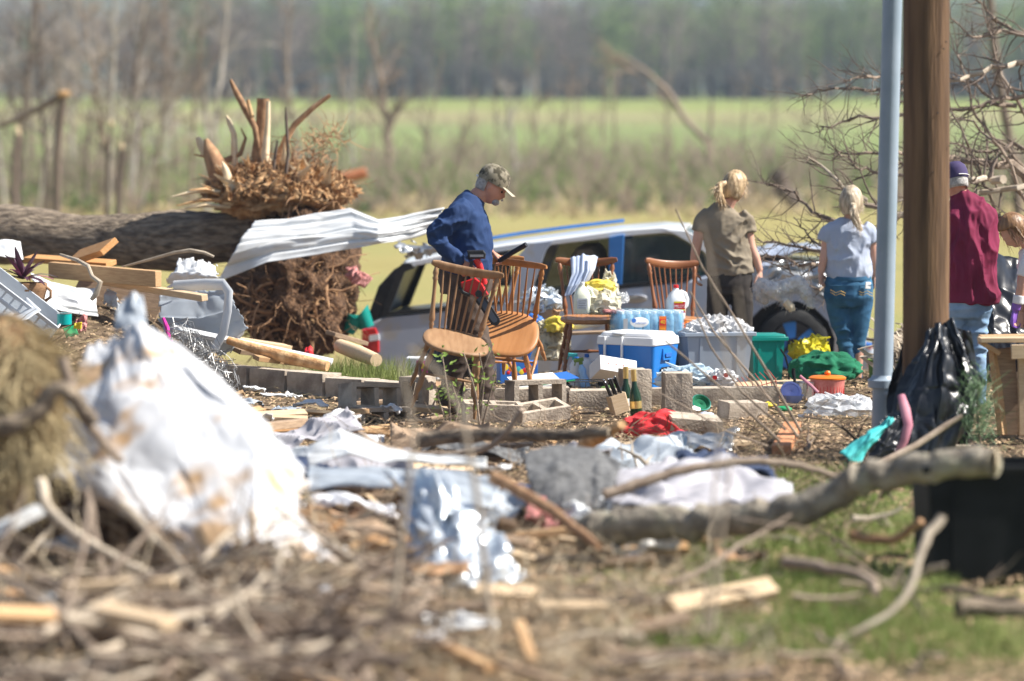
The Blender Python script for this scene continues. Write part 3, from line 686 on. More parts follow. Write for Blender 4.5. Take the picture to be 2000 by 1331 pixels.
# ================================================================== UPROOTED TREE
t = thing('uprooted_tree', 'huge uprooted tree lying on its side with its root plate in the air', 'tree', G(560, 690))
YT = 29.2
def tk(px, py, d=0): return at(px, py, YT + d)
m = MB(); pts = [tk(-90, 452, .6), tk(40, 458, .4), tk(160, 468, .3), tk(280, 472, .15), tk(380, 468, .05), tk(450, 462, 0), tk(510, 466, 0), tk(560, 480, 0)]
fin = []
for i in range(len(pts) - 1):
    for k in range(9): fin.append(pts[i].lerp(pts[i + 1], k / 9))
fin.append(pts[-1]); nn = len(fin)
rad = [.235 + .02 * math.sin(i * .25) + .10 * max(0, (i - nn * .7) / (nn * .3)) ** 1.5 for i in range(nn)]
o = len(m.v); m.tube(fin, rad, 40)
for k in range(o, len(m.v)):
    p = V(m.v[k]); c = min(fin, key=lambda q: (q - p).length_squared); d = (p - c)
    a = math.atan2(d.z, d.y); f = .016 * ridge((p.x * 2.2, a * 5, 0), 1, 1) + .010 * ridge((p.x * 6, a * 13, 1), 1, 2) + .02 * nz((p.x * 1.2, a, 4), 1)
    m.v[k] = tuple(c + d * (1 + f * 4))
m.build('trunk', 'bark', t, world=True)
m = MB().ell(tk(572, 545), (.50, .75, .62), nu=90, nv=60, fn=lambda d: 1 + .25 * nz(d, 2.2, 3) + .16 * ridge(d, 5, 4) + .08 * ridge(d, 11, 5))
m.build('root_plate', 'soil_root', t, world=True, ang=180)
m = MB().ell(tk(545, 380), (.50, .48, .20), nu=80, nv=44, fn=lambda d: 1 + .25 * nz(d, 3, 7) + .2 * ridge(d, 7, 8) + .13 * ridge(d, 15, 9))
m.build('torn_crown', 'torn_wood', t, world=True, ang=180)
def root(p, rr, mname='root', n=8): MB().tube(p, rr, n).build('root', mname, t, world=True)
def stub(pp, rp, mname, seed=0, d=-.3, n=10):
    rg = random.Random(seed); k = len(pp); pts = [tk(x, y, d) for x, y in pp]; root(pts, [r / S(YT) for r in rp], mname, n)
stub([(530, 380), (508, 300), (512, 240), (514, 193)], [26, 17, 12, 12], 'root', 1, -.1)
stub([(536, 375), (518, 305), (523, 240), (524, 198)], [18, 8, 5, 4], 'torn_pale', 2, -.22)
stub([(505, 290), (498, 250), (480, 215), (462, 182), (450, 156)], [6, 6, 7, 6, 3], 'root', 3, -.15)
stub([(493, 230), (486, 205), (484, 195)], [4, 4, 3], 'torn_wood', 4, -.2)
stub([(530, 350), (560, 270), (575, 245), (610, 212), (645, 186)], [10, 7, 6, 5, 4], 'root', 5, -.1)
stub([(556, 362), (563, 300), (559, 230), (558, 210)], [4, 3, 3, 1.5], 'twig_dark', 6, -.45)
stub([(532, 355), (538, 300), (542, 275)], [3, 3, 2], 'twig_dark', 7, -.45)
stub([(470, 390), (458, 320), (457, 262), (448, 240), (442, 226)], [8, 7, 6, 5, 2], 'torn_pale', 8, -.1)
stub([(440, 395), (432, 345), (412, 300), (402, 272)], [20, 24, 16, 4], 'root', 9, -.2)
stub([(400, 300), (392, 280), (386, 268)], [8, 9, 4], 'torn_pale', 10, -.1)
stub([(445, 400), (452, 365), (440, 330), (434, 315)], [12, 11, 6, 1], 'torn_pale', 11, -.42)
stub([(380, 302), (400, 306), (430, 312)], [1.5, 3, 4], 'root', 12, -.2)
stub([(430, 320), (470, 300), (480, 270), (470, 250)], [8, 5, 3, 1], 'root', 13, -.1)
for k, (a, b_) in enumerate([((335, 385), (430, 375)), ((345, 402), (440, 392)), ((350, 410), (450, 405)), ((370, 372), (430, 382)), ((505, 405), (610, 380)), ((470, 395), (540, 372)), ((560, 400), (640, 392)), ((520, 395), (575, 350))]):
    p0, p1 = tk(*a, -.5), tk(*b_, -.42); mm = p0.lerp(p1, .5) + V((0, 0, .03))
    MB().tube([p0, mm, p1], [.006, (.05, .022), (.03, .015)], 6).build('splinter', ['torn_pale', 'torn_wood'][k % 2], t, world=True, smooth=False)
rg = random.Random(31); fine = MB()
for k in range(560):
    d = V((rg.gauss(0, 1), -abs(rg.gauss(0, 1)), rg.gauss(0, 1))).normalized()
    low = rg.random() < .84
    c = tk(570, 585) if low else tk(575, 375); ax = V((.52, .85, .48)) if low else V((.46, .6, .26))
    p = c + V((d.x * ax.x, d.y * ax.y, d.z * ax.z)) * rg.uniform(.8, 1.05)
    q = wander(p, d + V((rg.gauss(0, .9), rg.gauss(0, .5), rg.gauss(0, .9) - .25)), rg.uniform(.12, .48), 5, .38, rg, -.05)
    r0 = rg.choice([.003, .004, .005, .007]); fine.tube(q, taper(r0, .0015, 5), 3, cap=False)
for k in range(90):
    p = tk(*rg.choice([(640, 280), (650, 262), (625, 275), (600, 290), (610, 300)]), rg.uniform(-.3, .2)) + V((rg.gauss(0, .07), 0, rg.gauss(0, .05)))
    fine.tube(wander(p, (rg.gauss(0, 1), rg.gauss(0, .5), rg.gauss(0, .8)), rg.uniform(.1, .35), 5, .45, rg), taper(.005, .0015, 5), 3, cap=False)
o = fine.build('fine_roots', 'root', t, world=True, smooth=False); o['kind'] = 'stuff'
for k in range(34):
    d = V((rg.uniform(-.9, 1), -1, rg.uniform(-1, .6))).normalized(); p = tk(570, 560) + V((d.x * .5, d.y * .8, d.z * .62))
    q = wander(p, V((rg.gauss(0, 1), -.4, rg.gauss(0, .8))), rg.uniform(.3, .75), 7, .28, rg); root(q, taper(rg.uniform(.010, .022), .004, 7), n=6)
ch = MB()
for k in range(1500):
    low = rg.random() < .3
    d = V((rg.gauss(0, 1), -abs(rg.gauss(0, 1)), rg.gauss(0, 1) if low else abs(rg.gauss(0, 1)))).normalized(); c = tk(570, 560) if low else tk(548, 385); ax = V((.52, .8, .6)) if low else V((.62, .6, .30))
    p = c + V((d.x * ax.x, d.y * ax.y, d.z * ax.z)) * rg.uniform(.9, 1.14); s = rg.uniform(.012, .035) if low else rg.uniform(.02, .08)
    a = V((rg.gauss(0, 1), rg.gauss(0, 1), rg.gauss(0, 1.3))).normalized() * s; b_ = a.orthogonal().normalized() * s * .45; n_ = a.cross(b_).normalized() * s * .3
    ch.add([p - a, p + b_, p + a, p - b_, p + n_], [(0, 1, 4), (1, 2, 4), (2, 3, 4), (3, 0, 4)])
o = ch.build('bark_chunks', 'torn_wood', t, world=True, smooth=False); o['kind'] = 'stuff'
dk = MB()
for k in range(110):
    d = V((rg.gauss(0, 1), -abs(rg.gauss(0, 1)), abs(rg.gauss(0, 1)))).normalized(); p = tk(552, 385) + V((d.x * .64, d.y * .6, d.z * .36)) * rg.uniform(.8, 1.1)
    dk.tube(wander(p, d + V((rg.gauss(0, .8), rg.gauss(0, .5), rg.gauss(.2, .7))), rg.uniform(.08, .3), 4, .35, rg), taper(rg.uniform(.003, .012), .0015, 4), 4, cap=False)
o = dk.build('torn_rootlets', 'root', t, world=True, smooth=False); o['kind'] = 'stuff'
for k in range(64):
    d = V((rg.uniform(-1.1, .9), -.6, rg.uniform(.0, 1))).normalized(); p = tk(545, 392) + V((d.x * .46, d.y * .45, d.z * .18)); e = p + (d + V((rg.gauss(-.15, .4), -.1, .35))).normalized() * rg.uniform(.14, .42); q = rg.uniform(.03, .075)
    MB().tube([p, p.lerp(e, .5) + V((rg.gauss(0, .025), 0, 0)), e], [(q, q * .5), (q * .7, q * .3), .002], 5).build('splinter', rg.choice(['torn_wood', 'root', 'torn_pale', 'torn_wood', 'torn_pale']), t, world=True, smooth=False)
# metal roofing draped over the root plate
sheet('roofing_sheet', [[(497, 430, 28.0), (560, 424, 28.0), (620, 414, 28.0), (684, 404, 28.0), (738, 426, 27.9), (800, 416, 27.95), (868, 406, 28.0)],
    [(478, 452, 27.9), (560, 448, 27.9), (620, 444, 27.9), (690, 428, 27.9), (738, 440, 27.8), (800, 430, 27.9), (862, 420, 28.0)],
    [(455, 496, 27.8), (540, 470, 27.8), (620, 462, 27.8), (690, 452, 27.8), (738, 456, 27.7), (800, 448, 27.85), (852, 436, 28.0)],
    [(424, 552, 27.9), (520, 512, 27.75), (620, 496, 27.75), (690, 486, 27.8), (742, 476, 27.7), (800, 470, 27.9), (845, 456, 28.0)]],
    'white_metal', 'long white ribbed metal roofing sheet draped across the root plate', 'metal sheet', 12, .03, 3.2, 90, 50, .003, ribs=3, ramp=.028)
sheet('insulation_wad', [[(668, 520, 28.4), (690, 512, 28.3), (712, 540, 28.3)], [(672, 545, 28.3), (696, 540, 28.1), (722, 556, 28.2)], [(680, 552, 28.4), (705, 560, 28.3), (715, 562, 28.4)]], 'insulation_pink', 'pink torn insulation wad hanging beside the root plate', 'insulation', 3, .08, 3, 18, 14, .03)
o = MB().tube([at(716, 640, 28.9), at(706, 610, 28.9), at(694, 622, 28.9), at(680, 650, 28.9)], [.07, .09, .08, .05], 10).build('teal_sack', 'plastic_teal'); tag(o, 'dark teal sack stuffed between the root plate and the wrecked car', 'sack')

# ================================================================== FOUNDATION AND CINDER BLOCKS
def cmu():
    m = MB(); Lx, W, H, t_ = .39, .19, .19, .032
    for y in (-1, 1): m.box((0, y * (W - t_) / 2, 0), (Lx, t_, H))
    for x in (-1, 0, 1): m.box((x * (Lx - t_) / 2, 0, 0), (t_, W - 2 * t_ - .0004, H - .003))
    rg = random.Random(3)
    m.v = [(x + rg.gauss(0, .0012), y + rg.gauss(0, .0012), z + rg.gauss(0, .0012)) for x, y, z in m.v]
    me = bpy.data.meshes.new('cinder_block'); me.from_pydata(m.v, [], m.f); me.update(); me.materials.append(MT['concrete']); return me
CMU = cmu()
def solid_block():
    m = MB().box((0, 0, 0), (.388, .19, .19)); me = bpy.data.meshes.new('block'); bm = bmesh.new(); me.from_pydata(m.v, [], m.f)
    bm.from_mesh(me); bmesh.ops.subdivide_edges(bm, edges=bm.edges[:], cuts=4, use_grid_fill=True)
    for v in bm.verts: v.co += V((nz(v.co, 22), nz(v.co, 22, 4), nz(v.co, 22, 9))) * .006
    bm.to_mesh(me); me.materials.append(MT['concrete']); return me
SB = solid_block()
def wall(label, a, b, name='foundation_wall', sink=.06, lift=0):
    a, b = V(a), V(b); d = b - a; n = max(1, int(round(d.length / .395))); rz = math.atan2(d.y, d.x)
    t = thing(name, label, 'wall', a); rg = random.Random(n)
    for i in range(n):
        o = bpy.data.objects.new('block', SB); COL.objects.link(o); o.parent = t
        o.location = d * ((i + .5) / n) + V((0, 0, .095 - sink + rg.gauss(0, .006) + lift)); o.rotation_euler = (rg.gauss(0, .015), rg.gauss(0, .012), rz + rg.gauss(0, .015))
    return t
wall('low block foundation wall running back from the cinder blocks to the root plate', G(432, 742), G(806, 786))
wall('low block foundation wall below the coolers and cartons', G(905, 797), G(1515, 792))
def blk(px, py, Y, rot, label, s=1, mesh=None, sink=0):
    p = at(px, py, Y); o = bpy.data.objects.new('cinder_block', mesh or CMU); COL.objects.link(o)
    o.location = p; o.rotation_euler = [R(a) for a in rot]; o.scale = (s, s, s); ORG[o.name] = tuple(p)
    return tag(o, label, 'cinder block', 'loose cinder blocks')
blk(722, 776, 22.2, (82, 4, 34), 'cinder block lying on its side with cores showing, topmost of the broken stack')
blk(742, 822, 22.0, (88, 2, 30), 'broken cinder block at the bottom of the stack beside the upright block')
blk(815, 790, 22.5, (0, 90, 62), 'tall cinder block standing on end behind the leafy sapling')
blk(1046, 768, 22.2, (88, 0, 22), 'cinder block on its side with an open core facing out below the folder', .98)
blk(1052, 818, 21.8, (14, -5, 32), 'tilted cinder block with its hollow top up, in front of the man')
blk(962, 814, 21.7, (4, 3, 8), 'half buried cinder block at the foot of the capped man')
blk(1240, 772, 22.6, (0, 90, 20), 'cinder block standing on end behind the champagne bottles', .95, SB)
blk(1322, 782, 22.4, (0, 90, 6), 'weathered cinder block on end to the right of the blue cooler', 1.0, SB)
blk(1450, 806, 22.0, (4, 2, 28), 'pale cinder block below the red wire rack', .8, SB)
blk(1352, 838, 20.9, (12, 6, 14), 'dark grey block half covered by litter behind the twigs', .9, SB)

# ================================================================== LEFT HEAP OF WRECKAGE
def bd(a, b_, Y0, Y1, w, t_, mname, label, roll=0, name='lumber_board', group=None): return board(name, at(*a, Y0), at(*b_, Y1), w, t_, mname, label, 'board', group, roll)
bd((96, 527), (305, 545), 25.4, 24.7, .07, .125, 'lumber', 'thick sawn timber lying on the heap beside the potted plant', 2)
bd((60, 505), (222, 516), 26, 25.6, .14, .04, 'lumber_orange', 'reddish plank lying on top of the thick timber', 10)
bd((145, 505), (212, 482), 25.9, 25.2, .17, .05, 'lumber_orange', 'orange broken plank end tilted up against the fallen trunk', 38)
bd((200, 550), (398, 582), 25.4, 24.4, .06, .05, 'lumber_pale', 'thin pale batten sticking out from under the thick timber', 8)
bd((150, 565), (320, 600), 25.6, 25.2, .3, .02, 'old_board', 'dark sheet of fibreboard under the timbers', 55)
bd((330, 640), (640, 706), 24.6, 24.4, .07, .03, 'white_metal', 'long pale trim strip lying on the ground below the torn metal sheets', 20, 'trim_strip')
for k, (a, b_, y0, y1, ww) in enumerate([((455, 662), (560, 678), 24.9, 25.6, .09), ((470, 686), (600, 700), 24.6, 25.0, .1), ((505, 700), (600, 712), 24.3, 24.6, .08), ((640, 650), (705, 668), 26.2, 26.6, .1)]):
    bd(a, b_, y0, y1, ww, .035, ['lumber_pale', 'old_board', 'lumber', 'old_board'][k], ['pale broken lath lying at the foot of the root plate', 'weathered board lying flat below the root plate', 'short sawn plank on the ground near the block wall', 'grey plank lying between the root plate and the wrecked car'][k], 12)
o = MB().tube([at(664, 676, 25.2), at(700, 690, 24.9), at(735, 704, 24.6)], [.055, .06, .05], 12).build('peeled_log', 'lumber_pale'); tag(o, 'short peeled log lying behind the grass tuft', 'log')
o = MB().tube([at(445, 665, 24.5), at(520, 688, 24.4), at(575, 702, 24.3), at(640, 716, 24.2)], [.03, .045, .05, .04], 9).build('split_pole', 'torn_wood'); tag(o, 'split orange pole lying along the block wall', 'pole')
sheet('metal_panel', [[(345, 500, 25.6), (385, 496, 25.5), (424, 506, 25.4)], [(330, 530, 25.4), (380, 528, 25.2), (428, 540, 25.1)], [(310, 566, 25.4), (370, 560, 25.2), (430, 556, 25.1)]], 'white_metal', 'torn white metal panel with a ragged top edge behind the thin batten', 'metal panel', 21, .05, 2.6, 40, 30, .003, torn=3)
sheet('metal_panel', [[(312, 572, 25.2), (380, 562, 25.0), (440, 560, 24.8)], [(306, 620, 24.9), (390, 620, 24.7), (462, 600, 24.6)], [(318, 650, 24.8), (420, 680, 24.6), (484, 640, 24.5)], [(400, 690, 24.8), (430, 700, 24.6), (452, 692, 24.6)]], 'blue_grey_metal', 'large pale blue metal panel with a torn right edge above the wire tangle', 'metal panel', 22, .025, 2, 50, 40, .003, ribs=5, ramp=.012, torn=2)
o = MB().tube([at(340, 560, 24.7), at(400, 556, 24.6), at(436, 556, 24.5), at(447, 572, 24.45), at(444, 610, 24.4), at(436, 650, 24.4), at(418, 684, 24.4)], [(.02, .045)] * 7, 8).build('bent_gutter', 'white_metal'); tag(o, 'bent white metal gutter curling down over the pale blue panel', 'gutter')
sheet('metal_panel', [[(60, 530, 25.2), (100, 548, 25.1), (150, 560, 25.0), (190, 560, 25.0)], [(75, 565, 24.8), (110, 575, 24.8), (150, 585, 24.7), (188, 592, 24.7)], [(88, 595, 24.6), (120, 605, 24.6), (160, 612, 24.6), (192, 616, 24.6)]], 'white_metal', 'white ribbed metal panel lying under the thick timber by the basket pot', 'metal panel', 23, .02, 2, 40, 30, .003, ribs=3, ramp=.02)
sheet('metal_panel', [[(-20, 470, 25.8), (15, 464, 25.8), (40, 470, 25.8)], [(-20, 500, 25.6), (15, 500, 25.6), (46, 505, 25.6)]], 'white_metal', 'small white metal scrap behind the purple plant', 'metal panel', 24, .02, 2, 20, 14, .003)
sheet('metal_panel', [[(205, 560, 25.4), (225, 570, 25.2), (240, 590, 25.2)], [(200, 590, 25.2), (215, 600, 25.1), (232, 612, 25.1)]], 'blue_grey_metal', 'narrow bent grey metal scrap beside the ribbed panel', 'metal panel', 25, .03, 2, 20, 14, .003)
o = MB().tube([at(238, 522, 25.3), at(290, 508, 25.2), at(340, 494, 25.1), at(372, 489, 25), at(400, 494, 25), at(418, 502, 25)], [.008, .012, .014, .016, .014, .01], 7).build('branch', 'twig_pale'); tag(o, 'thin bare branch lying across the torn white panel', 'branch')
o = MB().tube([at(118, 498, 24.9), at(150, 508, 24.7), at(172, 520, 24.6), at(180, 540, 24.55), at(196, 552, 24.5), at(188, 575, 24.5), at(178, 586, 24.5)], [.012, .016, .016, .015, .02, .024, .014], 8).build('branch', 'twig_pale'); tag(o, 'crooked torn branch hanging over the thick timber', 'branch')
# potted plant
b0 = at(58, 606, 24.6); t = thing('potted_plant', 'purple leaved plant in a brown woven pot', 'plant', b0)
MB().lathe([(.085, 0), (.10, .02), (.118, .10), (.128, .14), (.133, .15), (.135, .2), (.128, .21), (.12, .19), (.10, .18)], 30, b0).build('pot', 'basket', t, world=True)
MB().tube([b0 + V((.125, -.02, .18)), b0 + V((.165, -.03, .15)), b0 + V((.165, -.03, .1)), b0 + V((.12, -.02, .07))], .012, 7).build('pot_handle', 'basket', t, world=True)
rg = random.Random(4)
for k in range(26):
    a = rg.uniform(0, 6.28); el = rg.uniform(.2, 1.3); L = rg.uniform(.2, .34); d = V((math.cos(a) * math.cos(el), math.sin(a) * math.cos(el), math.sin(el))); s = d.cross(V((0, 0, 1))).normalized()
    p = b0 + V((-.05, 0, .2)); P = [p + d * L * u + V((0, 0, -.25 * u * u * math.cos(el))) * L * 1.8 + V((0, 0, .04)) for u in (0, .25, .5, .75, 1)]; W = [.006, .022, .027, .018, .002]
    m = MB(); m.add([q + s * w_ for q, w_ in zip(P, W)] + [q - s * w_ for q, w_ in zip(P, W)] + [q + V((0, 0, -.006)) for q in P], [(i, i + 1, 11 + i, 10 + i) for i in range(4)] + [(10 + i, 11 + i, 6 + i, 5 + i) for i in range(4)])
    m.build('leaf', 'leaf_pink' if k % 9 == 0 else 'leaf_purple', t, world=True)
# grey plastic crate
b0 = at(10, 640, 24.3); t = thing('plastic_crate', 'grey plastic slatted crate tipped on its side beside the potted plant', 'crate', b0, (10, 38, 6))
W_, H_, D_ = .62, .30, .42
for z in (0, .10, .20, .29): MB().box((0, -D_ / 2, z), (W_, .018, .03)).build('side_rail', 'plastic_grey_pale', t, bevel=.004)
for x in np.linspace(-W_ / 2, W_ / 2, 9): MB().box((x, -D_ / 2 + .014, .145), (.014, .008, .30)).build('slat', 'plastic_grey_pale', t)
for y in (D_ / 2,): MB().box((0, y, .145), (W_, .012, .3)).build('side_panel', 'plastic_grey_pale', t, bevel=.004)
for x in (-W_ / 2, W_ / 2): MB().box((x, .0, .145), (.014, D_ - .03, .295)).build('end_panel', 'plastic_grey_pale', t, bevel=.004)
MB().box((0, 0, -.02), (W_ - .02, D_ - .02, .014)).build('base', 'plastic_grey_pale', t)
sheet('bent_plastic_board', [[(-10, 625, 24.2), (30, 608, 24.15), (52, 580, 24.2)], [(10, 640, 23.9), (50, 625, 23.9), (80, 605, 24.0)]], 'plastic_grey_pale', 'pale grey plastic board leaning on the slatted crate', 'board', 2, .008, 2, 14, 10, .006)
# small coloured litter on the heap
def can(px, py, Y, r, h, mname, label, rot=(0, 0, 0)):
    b0 = at(px, py, Y); t = thing('tin_can', label, 'can', b0, rot); MB().lathe([(r, 0), (r, h)], 20).build('body', mname, t); MB().lathe([(r * 1.04, h - .004), (r * 1.04, h + .004), (r * .9, h + .004), (r * .88, h - .01), (.001, h - .01)], 20, cap=False).build('rim', 'bare_metal', t); return t
can(126, 634, 24.3, .055, .085, 'can_teal', 'teal tin can standing in the heap of wreckage')
sheet('packet', [[(122, 640, 24.1), (145, 632, 24.1)], [(128, 658, 24), (152, 650, 24)]], 'print_green', 'small green and yellow packet below the teal can', 'packet', 3, .02, 2, 10, 8, .004)
sheet('packet', [[(145, 632, 24.0), (160, 630, 24.0)], [(143, 642, 24), (158, 644, 24)]], 'print_yellow', 'small yellow scrap beside the green packet', 'packet', 5, .02, 2, 8, 8, .004)
sheet('packet', [[(145, 620, 24.2), (168, 612, 24.2)], [(150, 645, 24.1), (166, 642, 24.1)]], 'insulation_pink', 'crumpled salmon pink wrapper beside the teal can', 'wrapper', 6, .05, 2, 12, 12, .003)
o = MB().tube([at(319, 622, 23.6), at(326, 640, 23.55), at(330, 660, 23.5), at(338, 678, 23.5)], [.012, .018, .016, .012], 7).build('pink_strap', 'print_magenta'); tag(o, 'bright pink strap hanging at the edge of the wire tangle', 'strap')
sheet('red_rag', [[(595, 676, 25.2), (606, 672, 25.2), (614, 688, 25.2)], [(592, 690, 25.1), (606, 692, 25.0), (616, 692, 25.1)]], 'print_red', 'small red rag lying below the root plate', 'rag', 6, .03, 2, 12, 10, .004)
# wire tangle
rg = random.Random(17); m = MB()
for k in range(230):
    u = rg.random(); c = at(345 + 95 * u, 655 + 95 * u + rg.uniform(-15, 25), rg.uniform(23.1, 24.0)); n_ = 9; L = rg.uniform(.10, .26); a0 = rg.uniform(0, 6.28); ax = V((rg.gauss(0, 1), rg.gauss(0, 1), rg.gauss(0, 1))).normalized(); b_ = ax.orthogonal().normalized(); c_ = ax.cross(b_)
    m.tube([c + (b_ * math.cos(a0 + q * .62) + c_ * math.sin(a0 + q * .62)) * L * .55 + V((rg.gauss(0, .02), rg.gauss(0, .02), rg.gauss(0, .02))) for q in range(n_)], .0022, 3, cap=False)
single(m, 'wire_tangle', 'wire', 'tangled heap of grey wire beside the white sheet', 'wire', smooth=False)['kind'] = 'stuff'
# ================================================================== CHAIRS
def chair_proto():
    t = thing('windsor_chair', 'x', 'chair', (0, 0, 0)); t['group'] = 'wooden spindle back chairs'
    def out(sc, n=36):
        r = []
        for k in range(n):
            a = 2 * math.pi * k / n; c, s = math.cos(a), math.sin(a)
            x = .225 * abs(c) ** .8 * (1 if c > 0 else -1); y = .215 * abs(s) ** .75 * (1 if s > 0 else -1)
            x *= 1 - .10 * max(0, y / .215); r.append((x * sc, y * sc))
        return r
    m = MB(); n = 36; rings = [(.93, .415), (1.0, .428), (1.0, .440), (.97, .449), (.80, .446), (.4, .438), (.02, .437)]
    o = 0
    for sc, z in rings: m.v += [(x, y, z) for x, y in out(sc)]
    for i in range(len(rings) - 1):
        for k in range(n): m.f.append((i * n + k, i * n + (k + 1) % n, (i + 1) * n + (k + 1) % n, (i + 1) * n + k))
    m.f.append(tuple(range(n - 1, -1, -1))); m.f.append(tuple((len(rings) - 1) * n + k for k in range(n)))
    m.build('seat', 'SEAT', t, ang=60)
    def turned(p0, p1, r, prof, name, nn=10):
        p0, p1 = V(p0), V(p1); MB().tube([p0.lerp(p1, u) for u, _ in prof], [r * k for _, k in prof], nn).build(name, 'WOOD', t, ang=60)
    LEG = [(0, .6), (.08, .85), (.2, 1.25), (.3, 1.0), (.33, .7), (.36, 1.1), (.4, .7), (.5, 1.0), (.62, 1.25), (.72, 1.0), (.75, .7), (.8, 1.0), (1, .6)]
    lf = {}
    for sx in (-1, 1):
        for sy in (-1, 1):
            a, b_ = V((sx * .15, sy * .13, .425)), V((sx * .215, sy * .205, 0)); turned(a, b_, .017, LEG, 'leg'); lf[sx, sy] = (a, b_)
    ST = [(0, .6), (.3, .9), (.45, 1.1), (.5, 1.5), (.55, 1.1), (.7, .9), (1, .6)]
    mid = []
    for sx in (-1, 1):
        p = lf[sx, -1][0].lerp(lf[sx, -1][1], .58); q = lf[sx, 1][0].lerp(lf[sx, 1][1], .58); turned(p, q, .011, ST, 'stretcher'); mid.append(p.lerp(q, .5))
    turned(mid[0], mid[1], .011, ST, 'stretcher')
    POST = [(0, .7), (.06, .9), (.09, 1.15), (.12, .8), (.15, 1.2), (.2, 1.3), (.32, .95), (.6, .75), (.78, .8), (.82, 1.25), (.85, .8), (.9, 1.25), (.96, .9), (1, .6)]
    def railp(u):     # u in -1..1
        return V((u * .245, .275 + .035 * (1 - u * u) - .02, .845 + .030 * abs(u) ** 2.2))
    for sx in (-1, 1): turned((sx * .165, .150, .44), railp(sx * .86) + V((0, 0, -.022)), .0165, POST, 'back_post')
    for k in range(7):
        u = -1 + 2 * (k + 1) / 8; p0 = V((u * .145, .185 - .02 * u * u, .44)); p1 = railp(u * .86) + V((0, 0, -.02))
        turned(p0, p1, .0068, [(0, .8), (.3, 1.3), (.5, 1.2), (.8, .85), (1, .7)], 'spindle', 7)
    P = [railp(-1 + 2 * i / 14) for i in range(15)]; RR = [(.010, .016)] + [(.011, .026 + .007 * math.cos((i / 14 - .5) * 3)) for i in range(1, 14)] + [(.010, .016)]
    m = MB(); m.tube(P, RR, 12, side=(0, 1, 0)); m.build('top_rail', 'WOOD', t, ang=60)
    return t
MT['SEAT'] = MT['chair_wood_light']; MT['WOOD'] = MT['chair_wood']
proto = chair_proto(); first = True
def chair(px, py, Y, rot, label, seatm='chair_wood_light', woodm='chair_wood'):
    global first
    c = proto if first else copy_tree(proto); first = False
    E = Euler([R(a) for a in rot]); p = at(px, py, Y); c.location = p - E.to_matrix() @ V((0, 0, .44)); c.rotation_euler = E; c['label'] = label
    for ch in [k for k in bpy.data.objects if k.parent == c]:
        ch.data = ch.data.copy(); ch.data.materials[0] = MT[seatm if ch.name.startswith('seat') else woodm]
    return c
chair(890, 668, 21.5, (17, 11, 6), 'dull wooden spindle back chair tilted forward in the capped man\'s right hand', 'chair_wood_dull', 'chair_wood_dull')
chair(990, 652, 22.25, (42, 6, -10), 'glossy honey coloured chair tipped forward with its seat facing out', 'chair_wood_light', 'chair_wood_light')
chair(955, 640, 22.75, (20, 4, 14), 'spindle back chair mostly hidden behind the honey coloured chair', 'chair_wood_dull', 'chair_wood_light')
chair(1150, 622, 25.3, (4, 0, 4), 'spindle back chair draped with a striped cloth and holding a jug and bag')
chair(1335, 622, 25.6, (2, 4, 26), 'spindle back chair with empty top rail behind the water bottle pack')

# ================================================================== HOUSEHOLD GOODS
def frustum(m, w0, d0, w1, d1, z0, z1, r=.03, n=5):
    def rr(w_, d_, z):
        P = []
        for cx, cy, a0 in ((1, 1, 0), (-1, 1, 90), (-1, -1, 180), (1, -1, 270)):
            for k in range(n):
                a = R(a0 + 90 * k / (n - 1)); P.append((cx * (w_ / 2 - r) + r * math.cos(a), cy * (d_ / 2 - r) + r * math.sin(a), z))
        return P
    o = len(m.v); A = rr(w0, d0, z0); B = rr(w1, d1, z1); L = len(A); m.v += A + B
    for k in range(L): m.f.append((o + k, o + (k + 1) % L, o + L + (k + 1) % L, o + L + k))
    m.f.append(tuple(o + k for k in reversed(range(L)))); m.f.append(tuple(o + L + k for k in range(L))); return m
def tub(name, label, loc, rz, w_, d_, h, mname, tp=.86, rimm=None, rot=(0, 0), cat='storage bin'):
    t = thing(name, label, cat, loc, (rot[0], rot[1], rz))
    for sy in (-1, 1):
        m = MB(); m.prism([(-w_ * tp / 2, sy * d_ * tp / 2, 0), (w_ * tp / 2, sy * d_ * tp / 2, 0), (w_ / 2, sy * d_ / 2, h), (-w_ / 2, sy * d_ / 2, h)], (0, -sy * .006, 0)); m.build('side_panel', mname, t)
        m = MB(); m.prism([(sy * w_ * tp / 2, -d_ * tp / 2 + .007, 0), (sy * w_ * tp / 2, d_ * tp / 2 - .007, 0), (sy * w_ / 2, d_ / 2 - .007, h), (sy * w_ / 2, -d_ / 2 + .007, h)], (-sy * .006, 0, 0)); m.build('end_panel', mname, t)
    MB().box((0, 0, .006), (w_ * tp - .014, d_ * tp - .014, .006)).build('base', mname, t)
    m = MB()
    for sy in (-1, 1):
        m.box((0, sy * (d_ / 2 + .008), h - .012), (w_ + .05, .02, .03)); m.box((sy * (w_ / 2 + .012), 0, h - .0125), (.024, d_ - .005, .029))
    m.build('rim', rimm or mname, t, bevel=.004)
    for sx in (-.28, .28):
        MB().prism([(sx * w_ - .012, -d_ * (tp + .02) / 2 - .006, .05), (sx * w_ + .012, -d_ * (tp + .02) / 2 - .006, .05), (sx * w_ + .012, -d_ / 2 - .004, h - .04), (sx * w_ - .012, -d_ / 2 - .004, h - .04)], (0, .006, 0)).build('rib', mname, t)
    return t
